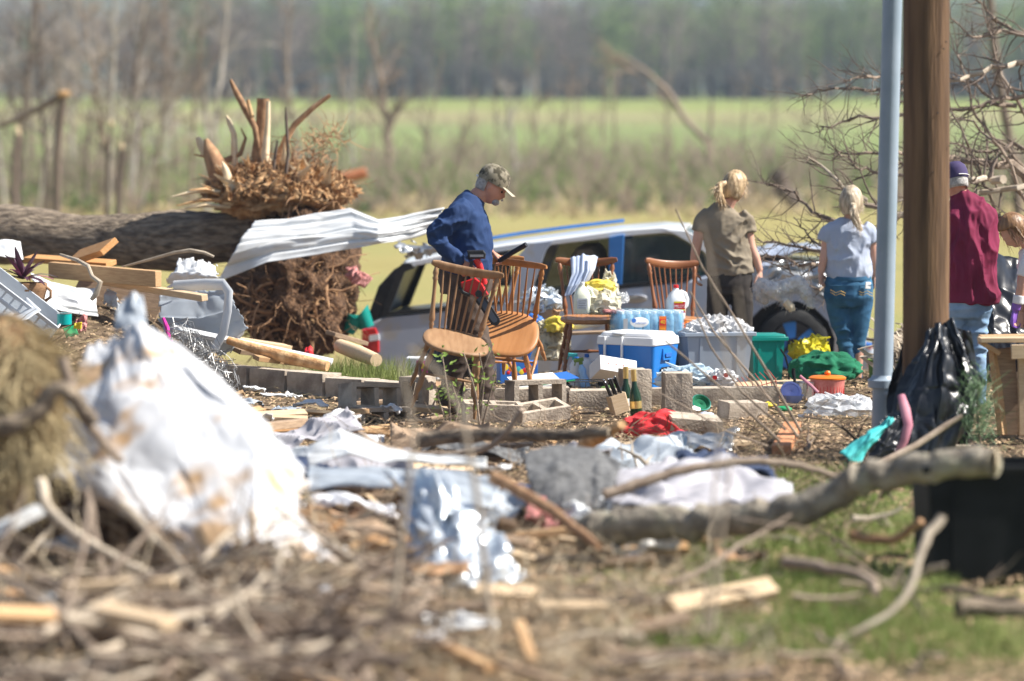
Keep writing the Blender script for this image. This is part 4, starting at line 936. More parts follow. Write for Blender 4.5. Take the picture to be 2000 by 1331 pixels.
def blob(name, c, r, mname, label, cat, seed=0, a1=.25, a2=.2, s=2.2, flat=True, nu=56, nv=34, parent=None, tilt=None):
    if mname in ('bag_white', 'plastic_film', 'bag_blue', 'foil', 'bag_cream', 'bag_yellow'): return crumpled(name, c, r, mname, label, cat, seed)
    M = rotm(*tilt) if tilt else None
    m = MB().ell(c, r, M, nu, nv, lambda d: 1 + a1 * nz(d, s, seed) + a2 * ridge((d.x, d.y * 1.4, d.z * .6), s * 1.05, seed + 2) * .6 + a2 * .28 * ridge(d, s * 2.4, seed + 5) * .6)
    if flat:
        z0 = V(c).z - r[2] * .6; m.v = [(x, y, max(z, z0 + .004 * math.sin(x * 90))) for x, y, z in m.v]
    if parent is not None: return m.build(name, mname, parent, world=True, ang=80)
    return single(m, name, mname, label, cat, ang=80)
def crumpled(name, c, r, mname, label, cat, seed):
    rg = random.Random(seed); m = MB().ell(c, r, None, 30, 20, lambda d: .95 + .35 * nz(d, 1.6, seed) + .3 * ridge(d, 2.2, seed + 1)); c = V(c)
    k = min(r) * .13; m.v = [(x + rg.gauss(0, k), y + rg.gauss(0, k), max(z + rg.gauss(0, k), c.z - r[2] * .75)) for x, y, z in m.v]
    for j in range(3):
        a = rg.uniform(-1.2, 1.2); p = c + V((math.sin(a) * r[0] * .6, -.3 * r[1], r[2] * .7)); m.tube([p - V((0, 0, r[2] * .4)), p + V((rg.gauss(0, .2) * r[0], 0, r[2] * .35)), p + V((rg.gauss(0, .35) * r[0], 0, r[2] * rg.uniform(.5, .9)))], [min(r) * .45, min(r) * .22, min(r) * .05], 6)
    return single(m, name, mname, label, cat, ang=16)
def bottle(name, label, cat, px, py, prof, mname, capm=None, caph=.02, capr=.015, Y=None, rot=(0, 0, 0), dz=0, n=20, sx=1, sy=1):
    b0 = G(px, py) if Y is None else at(px, py, Y); t = thing(name, label, cat, b0, rot)
    MB().lathe(prof, n, sx=sx, sy=sy).build('body', mname, t)
    if capm: z = prof[-1][1]; MB().lathe([(capr, z - .004), (capr, z + caph), (capr * .8, z + caph + .002)], 14).build('cap', capm, t)
    return t
# --- blue wheeled cooler
b0 = G(1246, 758); t = thing('blue_cooler', 'bright blue cooler with white lid and black sticker', 'cooler', b0, (0, 0, -32))
frustum(MB(), .44, .34, .50, .40, .02, .335, .03).build('body', 'plastic_blue', t, ang=30)
frustum(MB(), .515, .415, .505, .405, .336, .40, .035).build('lid', 'plastic_white', t, bevel=.008, ang=30)
frustum(MB(), .49, .39, .45, .35, .40, .432, .05).build('lid_top', 'plastic_white', t, bevel=.01, ang=30)
MB().ell((-.06, -.19, .425), (.055, .05, .012), nu=18, nv=10).build('lid_recess', 'plastic_grey_pale', t)
for x in (-.17, -.02): MB().box((x, -.212, .30), (.016, .02, .2)).build('handle_bar', 'plastic_white', t, bevel=.004)
MB().box((-.095, -.216, .205), (.16, .018, .018)).build('handle_grip', 'plastic_white', t, bevel=.004)
frustum(MB(), .14, .03, .13, .02, 0, .085, .009).build('side_handle', 'plastic_blue', t)
h = bpy.data.objects['side_handle']; h.location = (.247, 0, .225); h.rotation_euler = (0, 0, R(90))
MB().box((.268, 0, .262), (.006, .09, .03)).build('handle_slot', 'print_blue', t, bevel=.002)
MB().prism([(.2345, -.075, .06), (.2345, .075, .06), (.2435, .075, .17), (.2435, -.075, .17)], (.0025, 0, 0)).build('sticker', 'print_black', t)
for k in range(3): MB().lathe([(.012, 0), (.012, .0012)], 14, (.2395, -.042 + .036 * k, .092), rotm(0, 86, 0), sx=1.5).build('sticker_mark', 'print_white', t)
for y, z, w_ in ((0, .125, .12), (0, .068, .12)): MB().box((.2405 if z > .1 else .2372, y, z), (.003, w_, .005)).build('sticker_line', 'print_white', t)
for k in range(7): MB().box((.2452, -.034 + .0113 * k, .150), (.0025, .0085, .015)).build('sticker_mark', 'print_white', t)
for y in (-.058, .058): MB().lathe([(.011, 0), (.008, .0012)], 12, (.2440, y, .146), rotm(0, 86, 0), sx=1.4).build('sticker_mark', 'print_white', t)
for sy in (-1, 1): MB().lathe([(.045, -.02), (.05, -.01), (.05, .01), (.045, .02)], 18, (-.2, sy * .17, .05), rotm(90, 0, 0)).build('wheel', 'rubber', t)
# --- navy tub under the water pack
tub('navy_tub', 'navy blue tub standing behind the blue cooler', G(1290, 742), 8, .52, .36, .36, 'plastic_slate')
# --- water bottle pack
Yw = 25.05; b0 = at(1262, 656, Yw); t = thing('water_bottle_pack', 'shrink wrapped pack of forty blue tinted water bottles', 'bottle pack', b0, (0, 0, 12))
wb = MB().lathe([(.028, 0), (.031, .01), (.031, .05), (.029, .055), (.031, .06), (.031, .13), (.022, .165), (.013, .18), (.013, .19)], 12)
me = None
for i in range(8):
    for j in range(5):
        if me is None: o = wb.build('bottle', 'bottle_water', t); me = o.data
        else: o = bpy.data.objects.new('bottle', me); COL.objects.link(o); o.parent = t
        o.location = (-.224 + .064 * i, -.128 + .064 * j, 0)
cm = MB().lathe([(.015, .178), (.015, .196), (.012, .198)], 10); me = None
for i in range(8):
    for j in range(5):
        if me is None: o = cm.build('bottle_cap', 'plastic_white', t); me = o.data
        else: o = bpy.data.objects.new('bottle_cap', me); COL.objects.link(o); o.parent = t
        o.location = (-.224 + .064 * i, -.128 + .064 * j, 0)
m = frustum(MB(), .53, .34, .52, .33, -.002, .202, .035, 7); bm = bmesh.new(); mm = bpy.data.meshes.new('shrink_wrap'); mm.from_pydata(m.v, [], m.f); bm.from_mesh(mm)
bmesh.ops.subdivide_edges(bm, edges=bm.edges[:], cuts=5, use_grid_fill=True); bm.normal_update()
for v in bm.verts: v.co += v.normal * .006 * ridge(v.co, 16, 2)
bm.to_mesh(mm); mm.polygons.foreach_set('use_smooth', [True] * len(mm.polygons)); link('shrink_wrap', mm, 'wrap_blue', t)
MB().box((.085, -.181, .085), (.055, .003, .15)).build('price_label', 'print_orange', t); MB().box((.085, -.1835, .115), (.05, .002, .05)).build('label_band', 'print_red', t)
text_mesh('40', .045, 'label_number', 'print_yellow', t, (.085, -.1858, .115), (90, 0, 0), .9)
text_mesh('PACK', .017, 'label_word', 'print_yellow', t, (.085, -.1838, .06), (90, 0, 0), .9)
MB().ell((-.10, -.179, .115), (.075, .004, .04), nu=22, nv=10).build('maker_label', 'paper_white', t)
MB().lathe([(.018, 0), (.018, .002)], 16, (-.145, -.182, .13), rotm(90, 0, 0)).build('maker_emblem', 'print_blue', t)
text_mesh('purified water', .017, 'label_words', 'print_blue', t, (-.09, -.185, .11), (90, 0, 0), .9)
MB().box((-.21, -.1805, .1), (.035, .003, .09)).build('bar_code', 'print_grey', t)
MB().ell((.262, 0, .11), (.006, .11, .075), nu=18, nv=10).build('end_seal', 'plastic_film', t)
# --- slate cooler
b0 = G(1140, 716); t = thing('slate_cooler', 'small slate blue cooler with white lid and swing handle', 'cooler', b0, (0, 0, 14))
frustum(MB(), .30, .22, .335, .26, .0, .225, .02).build('body', 'plastic_slate', t, ang=30); frustum(MB(), .355, .28, .34, .265, .226, .275, .025).build('lid', 'plastic_white', t, bevel=.01, ang=30)
MB().tube([(-.165, -.14, .19), (-.175, -.15, .12), (-.12, -.155, .09), (-.05, -.15, .12)], .007, 6).build('handle', 'plastic_black', t)
# --- clear tote with yellow contents
tub('clear_tote', 'clear plastic tote stuffed with yellow and white bags', G(1078, 716), 5, .28, .26, .26, 'plastic_clear', .84)
blob('bagged_goods', at(1078, 680, 25.85), (.115, .10, .13), 'bag_cream', 'cream plastic bag of goods inside the clear tote', 'bag', 3)
blob('yellow_cloth', at(1090, 638, 25.75), (.10, .08, .07), 'cloth_yellow', 'bunched yellow cloth on top of the clear tote', 'cloth', 5, .3, .35, 2.0)
blob('green_bag', at(1058, 642, 25.8), (.06, .06, .05), 'bag_cream', 'pale crumpled bag beside the yellow cloth', 'bag', 6, .3, .3)
blob('blue_bag', at(1043, 626, 26.0), (.06, .05, .045), 'print_blue', 'shiny blue and white snack bag beside the pale crumpled bag', 'bag', 8, .3, .4)
# carton with foil
b0 = at(1062, 628, 26.2); t = thing('carton', 'open cardboard carton holding crumpled foil', 'box', b0, (0, 0, -22)); frustum(MB(), .21, .17, .22, .18, 0, .10, .004, 2).build('body', 'cardboard', t)
for sx in (-1, 1): MB().box((sx * .125, 0, .10), (.05, .17, .004), rotm(0, sx * 35, 0)).build('flap', 'cardboard', t)
blob('crumpled_foil', at(1058, 592, 26.2), (.15, .10, .10), 'foil', 'crumpled silver foil on the open cardboard carton', 'foil', 9, .3, .5, 2.6, nu=70, nv=44)
# table-like white bench edge behind
board('white_plank', at(1112, 642, 25.9), at(1200, 628, 25.7), .12, .035, 'plastic_white', 'white plank lying behind the slate cooler', 'board')
board('grey_shelf', at(1100, 652, 26.1), at(1200, 648, 26.1), .2, .02, 'old_board', 'dark shelf board behind the slate cooler', 'board')
# --- things on the draped chair
m = MB().patch([[at(1112, 508, 25.62), at(1140, 503, 25.62), at(1168, 504, 25.6)], [at(1114, 502, 25.5), at(1140, 496, 25.5), at(1168, 500, 25.5)], [at(1116, 535, 25.40), at(1140, 530, 25.38), at(1162, 525, 25.4)], [at(1108, 560, 25.34), at(1128, 556, 25.32), at(1150, 545, 25.36)], [at(1102, 578, 25.32), at(1116, 576, 25.3), at(1132, 562, 25.34)]], 40, 50, lambda u, v, p: .012 * ridge((u * 5, v * 1.3, 1), 1, 4))
single(m, 'striped_cloth', 'cloth_pale_blue', 'pale blue and white cloth draped over the chair back', 'cloth', thick=.004)
m = MB().patch([[at(1150, 500, 25.46), at(1158, 500, 25.46)], [at(1152, 530, 25.34), at(1162, 527, 25.34)], [at(1140, 556, 25.3), at(1150, 548, 25.3)]], 8, 24)
o = m.build('cloth_stripe', 'shirt_white', bpy.data.objects['striped_cloth'], thick=.003, world=True); 
def jug(px, py, Y, label, mname, capm, lab, rz=0, s=1.0):
    b0 = at(px, py, Y); t = thing('plastic_jug', label, 'jug', b0, (0, 0, rz)); t.scale = (s, s, s); m = MB()
    prof = [(.070, 0), (.078, .01), (.080, .08), (.080, .155), (.068, .19), (.042, .222), (.022, .24), (.019, .255)]
    o = len(m.v); m.lathe(prof, 28)
    for k in range(o, len(m.v)):
        x, y, z = m.v[k]; r = math.hypot(x, y) + 1e-9; a = math.atan2(y, x); f = min(1, max(0, (.2 - z) / .05)); q = 1 / max(abs(math.cos(a)), abs(math.sin(a))); q = 1 + (min(q, 1.22) - 1) * f * .8; m.v[k] = (x * q * .93, y * q * .93, z)
    m.build('body', mname, t, ang=60); MB().lathe([(.021, .25), (.021, .272), (.018, .274)], 18).build('cap', capm, t)
    MB().tube([(.035, -.0, .225), (.075, 0, .205), (.092, 0, .16), (.088, 0, .11), (.072, 0, .09)], [.014, .015, .015, .014, .012], 9).build('handle', mname, t)
    if lab == 'milk':
        MB().box((.02, -.0775, .10), (.09, .003, .09)).build('label', 'print_red', t); MB().box((.02, -.0785, .078), (.09, .003, .012)).build('label_band', 'print_yellow', t); MB().box((.012, -.0787, .140), (.07, .003, .012)).build('label_band', 'print_yellow', t)
        text_mesh("MILO'S", .032, 'label_word', 'print_white', t, (.02, -.0805, .107), (90, 0, 0), .9)
    else:
        MB().box((0, -.0775, .09), (.09, .002, .09)).build('label', 'plastic_grey_pale', t)
        for k in range(4): MB().box((0, -.0795, .115 - .02 * k), (.07 - .01 * (k % 2), .001, .006)).build('label_line', 'print_grey', t)
    return t
jug(1137, 613, 25.1, 'frosted jug of pale lemonade standing on the draped chair', 'lemonade', 'plastic_white', 'x', 0, 0.9)
jug(1320, 624, 25.2, 'white milk jug with red cap and red label', 'plastic_white', 'print_red', 'milk', 4, .98)
blob('grocery_bag', at(1172, 596, 25.15), (.13, .09, .10), 'bag_cream', 'cream plastic grocery bag slumped on the draped chair', 'bag', 12, .25, .35)
o = blob('grocery_bag', at(1170, 562, 25.2), (.11, .06, .05), 'cloth_yellow', 'yellow topped bag poking out of the cream grocery bag', 'bag', 13, .3, .4)
blob('grocery_bag', at(1190, 570, 25.3), (.06, .06, .12), 'bag_cream', 'tall peaked cream bag behind the grocery bag', 'bag', 14, .3, .35)
blob('plastic_wrap', at(1212, 585, 25.3), (.06, .05, .04), 'plastic_film', 'wisp of clear plastic beside the grocery bag', 'plastic', 15, .3, .5)
o = MB().box(at(1200, 609, 25.1), (.2, .14, .03), rotm(0, 4, 10)).build('pink_package', 'insulation_pink', bevel=.012); tag(o, 'flat pinkish package on the draped chair seat', 'package')
blob('orange_packet', at(1342, 645, 25.3), (.07, .05, .05), 'print_orange', 'orange snack packet beside the water pack', 'packet', 16, .3, .3)
# --- cleaning bottles, carton, folder
BL = [(.040, 0), (.044, .006), (.044, .13), (.036, .165), (.018, .19), (.016, .205)]
def bleach(px, py, mname, capm, label, rz=0, s=1):
    t = bottle('bleach_bottle', label, 'bottle', px, py, BL, mname, capm, .022, .019, sx=1.1, sy=.72); t.rotation_euler = (0, 0, R(rz)); t.scale = (s, s, s)
    MB().tube([(.02, 0, .185), (.052, 0, .17), (.055, 0, .13), (.045, 0, .11)], .009, 7).build('handle', mname, t); return t
t = bleach(1126, 756, 'plastic_white', 'print_blue', 'white bleach bottle with a blue cap next to the spray bottles', 0)
text_mesh('R', .05, 'label_letter', 'print_blue', t, (0, -.0335, .07), (90, 0, 0))
bleach(1146, 748, 'plastic_white', 'print_blue', 'white bottle with blue cap behind the green trigger spray', 10, .98)
def spray(px, py, mname, trm, label, rot=(0, 0, 0)):
    t = bottle('spray_bottle', label, 'bottle', px, py, [(.034, 0), (.037, .01), (.037, .06), (.026, .10), (.032, .135), (.014, .17), (.013, .18)], mname, None, rot=rot)
    MB().lathe([(.016, .178), (.016, .2)], 12).build('collar', trm, t); m = MB(); m.box((.012, 0, .215), (.075, .022, .028)); m.box((.046, 0, .195), (.008, .014, .04), rotm(0, -25, 0)); m.build('trigger_head', trm, t, bevel=.004); return t
spray(1144, 757, 'bottle_blue', 'leaf_spring', 'blue spray bottle with a green trigger', (6, 10, 200))
spray(1118, 748, 'plastic_white', 'cloth_teal', 'white spray bottle with a teal trigger', (0, -4, 180))
b0 = at(1198, 738, 24.0); t = thing('white_carton', 'white carton with red corners tipped in front of the blue cooler', 'box', b0, (-28, 10, 20)); MB().box((0, 0, .06), (.30, .2, .12)).build('body', 'paper_white', t, bevel=.004)
MB().prism([(.151, -.1, .0), (.151, -.02, .0), (.151, -.1, .05)], (.002, 0, 0)).build('red_corner', 'carton_red', t); MB().prism([(.08, -.101, -.0), (.15, -.101, .0), (.15, -.101, .06)], (0, -.002, 0)).build('red_corner', 'carton_red', t); MB().prism([(.151, .03, .12), (.151, .1, .12), (.151, .1, .03)], (.002, 0, 0)).build('red_corner', 'carton_red', t)
text_mesh('AVAZI', .045, 'carton_word', 'print_red', t, (-.06, -.02, .1215), (0, 0, 0))
for k in range(5): MB().box((.07 + .014 * (k % 2), .05 - .026 * k, .1208), (.06, .008, .001)).build('carton_line', 'print_grey', t)
for k in range(3): MB().lathe([(.006, 0), (.006, .001)], 10, (-.08 + .06 * k, -.1005, .06), rotm(90, 0, 0)).build('carton_dot', 'print_red', t)
b0 = G(1052, 752, .12); t = thing('paper_stack', 'white folder and papers fanned on top of a dark tray', 'papers', b0, (8, -5, 12)); MB().box((0, 0, .0), (.42, .3, .012)).build('tray', 'plastic_black', t)
for k, (mn, dx, rz) in enumerate((('paper_white', 0, 2), ('paper_white', -.02, -4), ('print_green', .07, 6), ('print_blue', .1, 9), ('paper_white', -.03, 0))): MB().box((dx, -.02 + .012 * k, .012 + .008 * k), (.34, .24, .006), rotm(0, 0, rz)).build('sheet', mn, t)
MB().box((0, .02, -.09), (.36, .26, .16)).build('stand', 'cardboard', t)
b0 = G(1010, 748); t = thing('picture_box', 'blue cardboard box with colourful printed blobs under the tipped chair', 'box', b0, (0, 0, 14)); MB().box((0, 0, .085), (.30, .12, .17)).build('body', 'print_blue', t, bevel=.003)
rg = random.Random(2)
for k in range(9): MB().lathe([(rg.uniform(.014, .028), 0), (.012, .0016)], 12, (-.11 + .026 * k, -.0605, .10 + rg.uniform(-.02, .03)), rotm(90, 0, 0)).build('printed_patch', ['print_yellow', 'print_red', 'print_orange', 'cardboard', 'cloth_teal'][k % 5], t)
MB().box((-.02, -.061, .035), (.08, .002, .02)).build('printed_patch', 'print_white', t)
MB().box((.09, .0, .21), (.012, .1, .09), rotm(0, 20, 0)).build('flap', 'print_blue', t)
b0 = G(826, 742); t = thing('magenta_pack', 'white and magenta package with a yellow roundel behind the dull chair', 'package', b0, (0, 0, -6)); MB().box((0, 0, .09), (.26, .14, .18)).build('body', 'plastic_white', t, bevel=.012)
MB().box((.04, -.0715, .10), (.16, .002, .11)).build('printed_panel', 'print_magenta', t); MB().lathe([(.024, 0), (.024, .002)], 18, (.0, -.073, .115), rotm(90, 0, 0)).build('roundel', 'print_yellow', t); text_mesh('75', .03, 'pack_number', 'print_white', t, (.065, -.0735, .12), (90, 0, 0)); text_mesh('5', .024, 'roundel_number', 'print_magenta', t, (0, -.0758, .115), (90, 0, 0))
blob('black_sack', at(884, 712, 23.2), (.16, .12, .15), 'bag_black', 'black sack on the ground behind the dull chair', 'sack', 18, .2, .25)
# knife block and champagne
b0 = at(1212, 806, 21.9); t = thing('knife_block', 'light wooden knife block holding black handled knives', 'knife block', b0, (0, -16, 18)); frustum(MB(), .12, .09, .12, .09, 0, .13, .008, 2).build('block', 'lumber_pale', t)
rg = random.Random(9)
for i in range(3):
    for j in range(2):
        q = V((-.035 + .035 * i, -.02 + .04 * j, .12)); e = q + V((rg.gauss(-.015, .006), rg.gauss(0, .006), .12 + rg.uniform(-.01, .02))); MB().tube([q, q.lerp(e, .5), e], [(.008, .011), (.009, .013), (.009, .015)], 8).build('knife_handle', 'tool_black', t)
        MB().ell(e, (.007, .009, .006), nu=8, nv=6).build('knife_pommel', 'chrome', t)
CH = [(.036, 0), (.04, .008), (.041, .12), (.034, .16), (.020, .20), (.016, .24)]
t = bottle('champagne_bottle', 'dark champagne bottle with gold foil neck leaning by the knife block', 'bottle', 1243, 812, CH, 'bottle_green', 'gold_foil', .075, .019, rot=(0, -4, 0), Y=22.0); MB().lathe([(.042, .05), (.042, .1)], 20, cap=False).build('label', 'gold_foil', t)
t = bottle('champagne_bottle', 'gold topped bottle standing behind the knife block', 'bottle', 1222, 806, CH, 'bottle_green', 'gold_foil', .075, .019, Y=22.3); MB().lathe([(.042, .05), (.042, .1)], 20, cap=False).build('label', 'paper_white', t)
bottle('green_thermos', 'olive green flask lying beside the cinder blocks', 'flask', 1175, 766, [(.035, 0), (.038, .01), (.038, .17), (.03, .19)], 'melon', 'bare_metal', .03, .026, rot=(0, 78, 10), Y=23.2)
b0 = G(1130, 768, .03); t = thing('wire_rack', 'black wire rack in front of the cleaning bottles', 'rack', b0, (0, 0, 6))
for z in (.02, .09): 
    for y in (-.1, .1): MB().tube([(-.2, y, z), (.2, y, z)], .004, 5).build('rail', 'dark_metal', t)
for x in np.linspace(-.2, .2, 6): MB().tube([(x, -.1, .0), (x, -.1, .09)], .003, 5).build('rod', 'dark_metal', t)
# --- grey and teal bins
t = tub('grey_storage_bin', 'large grey storage bin heaped with white plastic bags', G(1394, 748), 10, .52, .40, .40, 'plastic_grey', .86)
for k, (px, py, r) in enumerate([(1362, 650, .1), (1392, 640, .11), (1425, 645, .11), (1448, 650, .08), (1405, 652, .13), (1370, 655, .09)]): blob('white_bag', at(px, py, 24.9 + .05 * k), (r, r * .8, r * .7), 'bag_white', 'white plastic bag bunched in the grey storage bin', 'bag', 20 + k, .3, .4)['group'] = 'white bags in the grey bin'
t = tub('long_grey_bin', 'long pale grey bin standing behind the grey and teal bins', G(1465, 714), 3, .70, .34, .34, 'plastic_grey_pale', .9)
t = tub('teal_bin', 'teal plastic bin with a black bail handle', G(1492, 742), 12, .26, .26, .34, 'plastic_teal', .86, cat='bin')
frustum(MB(), .285, .285, .27, .27, .342, .362, .02).build('lid', 'plastic_teal', t, bevel=.006); MB().tube([(.09, -.145, .25), (.13, -.15, .19), (.165, -.13, .08), (.175, -.1, .0)], .008, 7).build('handle', 'plastic_black', t)
blob('blue_film_bag', at(1345, 740, 23.9), (.19, .12, .08), 'bag_blue', 'pale blue clear plastic bag beside the blue cooler', 'bag', 30, .3, .45, 2.6)
blob('printed_bag', at(1412, 742, 23.8), (.09, .08, .06), 'bag_white', 'white snack bag with red spots beside the grey bin', 'bag', 31, .3, .4)
for k, (x, y) in enumerate(((1396, 738), (1418, 733))): MB().lathe([(.018, 0), (.018, .002)], 14, at(x, y, 23.70), rotm(90, 0, 0)).build('printed_spot', 'print_red', bpy.data.objects['printed_bag'], world=True)
# --- small kitchen things
b0 = G(1565, 690); 
bottle('glass_vase', 'clear glass vase standing behind the yellow bag', 'vase', 1564, 700, [(.045, 0), (.048, .01), (.040, .06), (.042, .13), (.055, .2)], 'glass_clear')
blob('melon_fruit', at(1578, 692, 25.95), (.075, .07, .06), 'melon', 'green melon inside the yellow bag', 'melon', 32, .05, .05)
blob('yellow_bag', at(1581, 688, 25.9), (.125, .10, .10), 'bag_yellow', 'bright yellow plastic bag holding a green melon', 'bag', 33, .28, .4)
t = thing('white_bucket', 'tilted white bucket between the wheel and the jeans', 'bucket', G(1622, 712), (0, 8, 0)); m = MB().lathe([(.075, 0), (.1, .24), (.103, .245), (.097, .24), (.072, .006)], 24, cap=False); m.build('body', 'plastic_white', t); MB().lathe([(.105, .235), (.105, .247)], 24, cap=False).build('rim', 'plastic_white', t, thick=.006)
t = thing('floral_pail', 'blue and white floral enamel pail behind the galvanised post', 'pail', G(1690, 722)); MB().lathe([(.085, 0), (.095, .02), (.10, .24), (.104, .25)], 26).build('body', 'enamel_floral', t); MB().lathe([(.106, .25), (.106, .265), (.04, .28), (.001, .282)], 26).build('lid', 'print_blue', t); MB().ell((0, 0, .295), (.02, .02, .018), nu=10, nv=8).build('knob', 'print_blue', t)
blob('green_garment', at(1612, 722, 24.6), (.22, .18, .115), 'cloth_green', 'dark green garment heaped on the ground', 'clothing', 34, .22, .38, 2.3, nu=90, nv=50)
t = thing('salad_spinner', 'pink salad spinner with an orange lid and knob', 'salad spinner', G(1616, 775)); MB().lathe([(.105, 0), (.118, .01), (.128, .125), (.131, .13)], 36).build('bowl', 'plastic_pink', t)
for k in range(30):
    a = k * 2 * math.pi / 30; MB().box((.122 * math.cos(a), .122 * math.sin(a), .068), (.004, .003, .1), rotm(0, 0, math.degrees(a))).build('rib', 'print_red', t)
MB().lathe([(.136, .131), (.138, .142), (.12, .152), (.05, .158), (.001, .159)], 36).build('lid', 'plastic_orange', t); MB().lathe([(.012, .158), (.022, .166), (.024, .178), (.015, .19), (.001, .192)], 18).build('knob', 'plastic_orange', t)
t = thing('steel_pot', 'stainless steel pot behind the lilac bowl', 'pot', G(1560, 778)); MB().lathe([(.105, 0), (.11, .005), (.11, .115), (.114, .117), (.106, .115), (.106, .01)], 30, cap=False).build('body', 'chrome', t); MB().tube([(-.02, .1, .11), (-.03, .12, .18), (-.03, .12, .21)], [.01, .014, .012], 8).build('handle', 'plastic_black', t)
MB().tube([(.0, -.08, .17), (.08, -.1, .1), (.13, -.12, .05)], [(.012, .004)] * 3, 6).build('strap', 'cloth_pinkish', t)
b0 = G(1547, 788, .01); t = thing('lilac_bowl', 'lilac plastic bowl with matching lid tilted inside', 'bowl', b0); MB().lathe([(.04, 0), (.065, .02), (.082, .055), (.085, .06), (.078, .055), (.06, .022)], 28, cap=False).build('bowl', 'plastic_lilac_clear', t); MB().lathe([(.001, -.004), (.058, -.004), (.06, .006), (.074, .006), (.076, .0), (.076, -.006)], 28, (-.005, .02, .085), rotm(58, 0, 8), cap=False).build('lid', 'plastic_lilac', t, thick=.002, ang=25)
t = thing('red_wire_rack', 'bent red wire dish rack lying on its side', 'dish rack', G(1482, 782), (12, -14, 12))
for k in range(9): MB().tube([(-.14 + .035 * k, -.05, 0), (-.14 + .035 * k, -.03, .16 - .01 * (k % 3)), (-.14 + .035 * k, .1, .17)], .0032, 5).build('wire', 'wire_red', t)
for z in (.02, .07, .12): MB().tube([(-.15, -.055 + z * .15, z), (.15, -.055 + z * .15, z)], .0032, 5).build('wire', 'wire_red', t)
t = thing('white_container', 'small white plastic container in front of the green lid', 'container', G(1398, 790), (0, 0, 8)); frustum(MB(), .14, .10, .16, .115, 0, .07, .012).build('body', 'plastic_white', t)
MB().box((.14, -.02, .06), (.14, .02, .014), rotm(0, 4, 4)).build('strip', 'print_magenta', t)
t = thing('green_dish', 'dark green round dish leaning on the weathered block', 'dish', G(1368, 790, .04), (48, 0, 20)); MB().lathe([(.001, .0), (.045, .0), (.062, .022), (.066, .022)], 28, cap=False).build('disc', 'cloth_green', t, thick=.003); MB().lathe([(.066, .020), (.070, .022), (.066, .026)], 28, cap=False).build('rim', 'plastic_teal', t, thick=.003)
blob('clear_plastic_sheet', at(1648, 804, 22.3), (.24, .14, .09), 'plastic_film', 'crumpled clear plastic sheeting on the ground by the post', 'plastic sheet', 36, .35, .5, 2.8, nu=80, nv=46)
blob('red_cloth', at(1282, 842, 20.9), (.20, .12, .10), 'cloth_red', 'bright red cloth heaped on the pale board', 'cloth', 37, .3, .45, 2.1, nu=90, nv=50)
board('pale_board', G(1205, 872, .03), G(1440, 862, .03), .32, .025, 'lumber_pale', 'wide pale board under the red cloth', 'board')
board('brick_plank', G(1525, 880, .03), G(1548, 832, .05), .11, .06, 'brick_orange', 'short orange brick coloured block lying in the litter', 'brick')
for k, (x, y) in enumerate(((1352, 800), (1470, 800), (1500, 792), (1440, 786), (1530, 800), (1380, 812))):
    blob('litter_scrap', G(x, y, .02), (.05, .04, .02), ['paper_white', 'cloth_teal', 'print_yellow', 'paper_white', 'print_green', 'cloth_pale_blue'][k], ['crumpled white scrap near the dark block', 'small teal scrap by the red wire rack', 'tiny yellow scrap below the red wire rack', 'white paper scrap beside the white container', 'small green scrap beside the lilac bowl', 'pale blue scrap below the green lid'][k], 'litter', 40 + k, .3, .4, nu=20, nv=12)
board('deck_board', G(1420, 756, .02), G(1600, 748, .02), .5, .02, 'lumber_pale', 'pale board lying under the bins and garment', 'board')
board('deck_board', G(1510, 712, .02), G(1660, 708, .02), .12, .04, 'lumber_pale', 'sawn plank lying behind the yellow bag', 'board')
t = thing('olive_tub', 'olive green round tub behind the galvanised post', 'tub', G(1735, 742)); MB().lathe([(.13, 0), (.15, .02), (.16, .14), (.165, .15), (.15, .14)], 28).build('body', 'melon', t)
MB().lathe([(.168, .145), (.168, .16)], 28, cap=False).build('rim', 'leaf_green', t, thick=.008)
# ================================================================== PEOPLE
def hand(m, w_, d, n, s, curl=(35, 45, 35), sc=1.0, spread=.0, thumb=None):
    """w_ wrist, d towards fingers, n palm normal (fingers curl that way), s thumb side"""
    w_, d, n, s = V(w_), V(d).normalized(), V(n).normalized(), V(s).normalized()
    P = [w_ - d * .03, w_, w_ + d * .03 * sc, w_ + d * .065 * sc, w_ + d * .095 * sc]
    m.tube(P, [(.026 * sc, .020 * sc), (.028 * sc, .018 * sc), (.038 * sc, .016 * sc), (.043 * sc, .015 * sc), (.040 * sc, .012 * sc)], 14, side=s)
    Ls = [.074, .082, .077, .060]
    for i in range(4):
        o = (.031 - .0205 * i) * sc; p = w_ + d * (.088 - .004 * abs(i - 1.2)) * sc + s * o; dd = (d + s * spread * (1.5 - i)).normalized(); pts = [p - dd * .015, p]; L = Ls[i] * sc
        ax = dd.cross(n)
        for k, f in enumerate((.45, .3, .25)):
            dd = Matrix.Rotation(R(curl[k] * (1 + .08 * (i - 1))), 3, ax) @ dd; pts.append(pts[-1] + dd * L * f)
        m.tube(pts, [.0095 * sc, .0098 * sc, .0092 * sc, .0085 * sc, .0066 * sc], 8)
    td = V(thumb).normalized() if thumb is not None else (d * .62 + s * .62 + n * .45).normalized()
    p = w_ + d * .022 * sc + s * .026 * sc + n * .004; q = p + td * .045 * sc; r = q + (td * .8 + d * .5 + n * .15).normalized() * .034 * sc; e = r + (td * .4 + d * .9 + n * .25).normalized() * .026 * sc
    m.tube([p, q, r, e], [.0135 * sc, .0125 * sc, .011 * sc, .0075 * sc], 8)
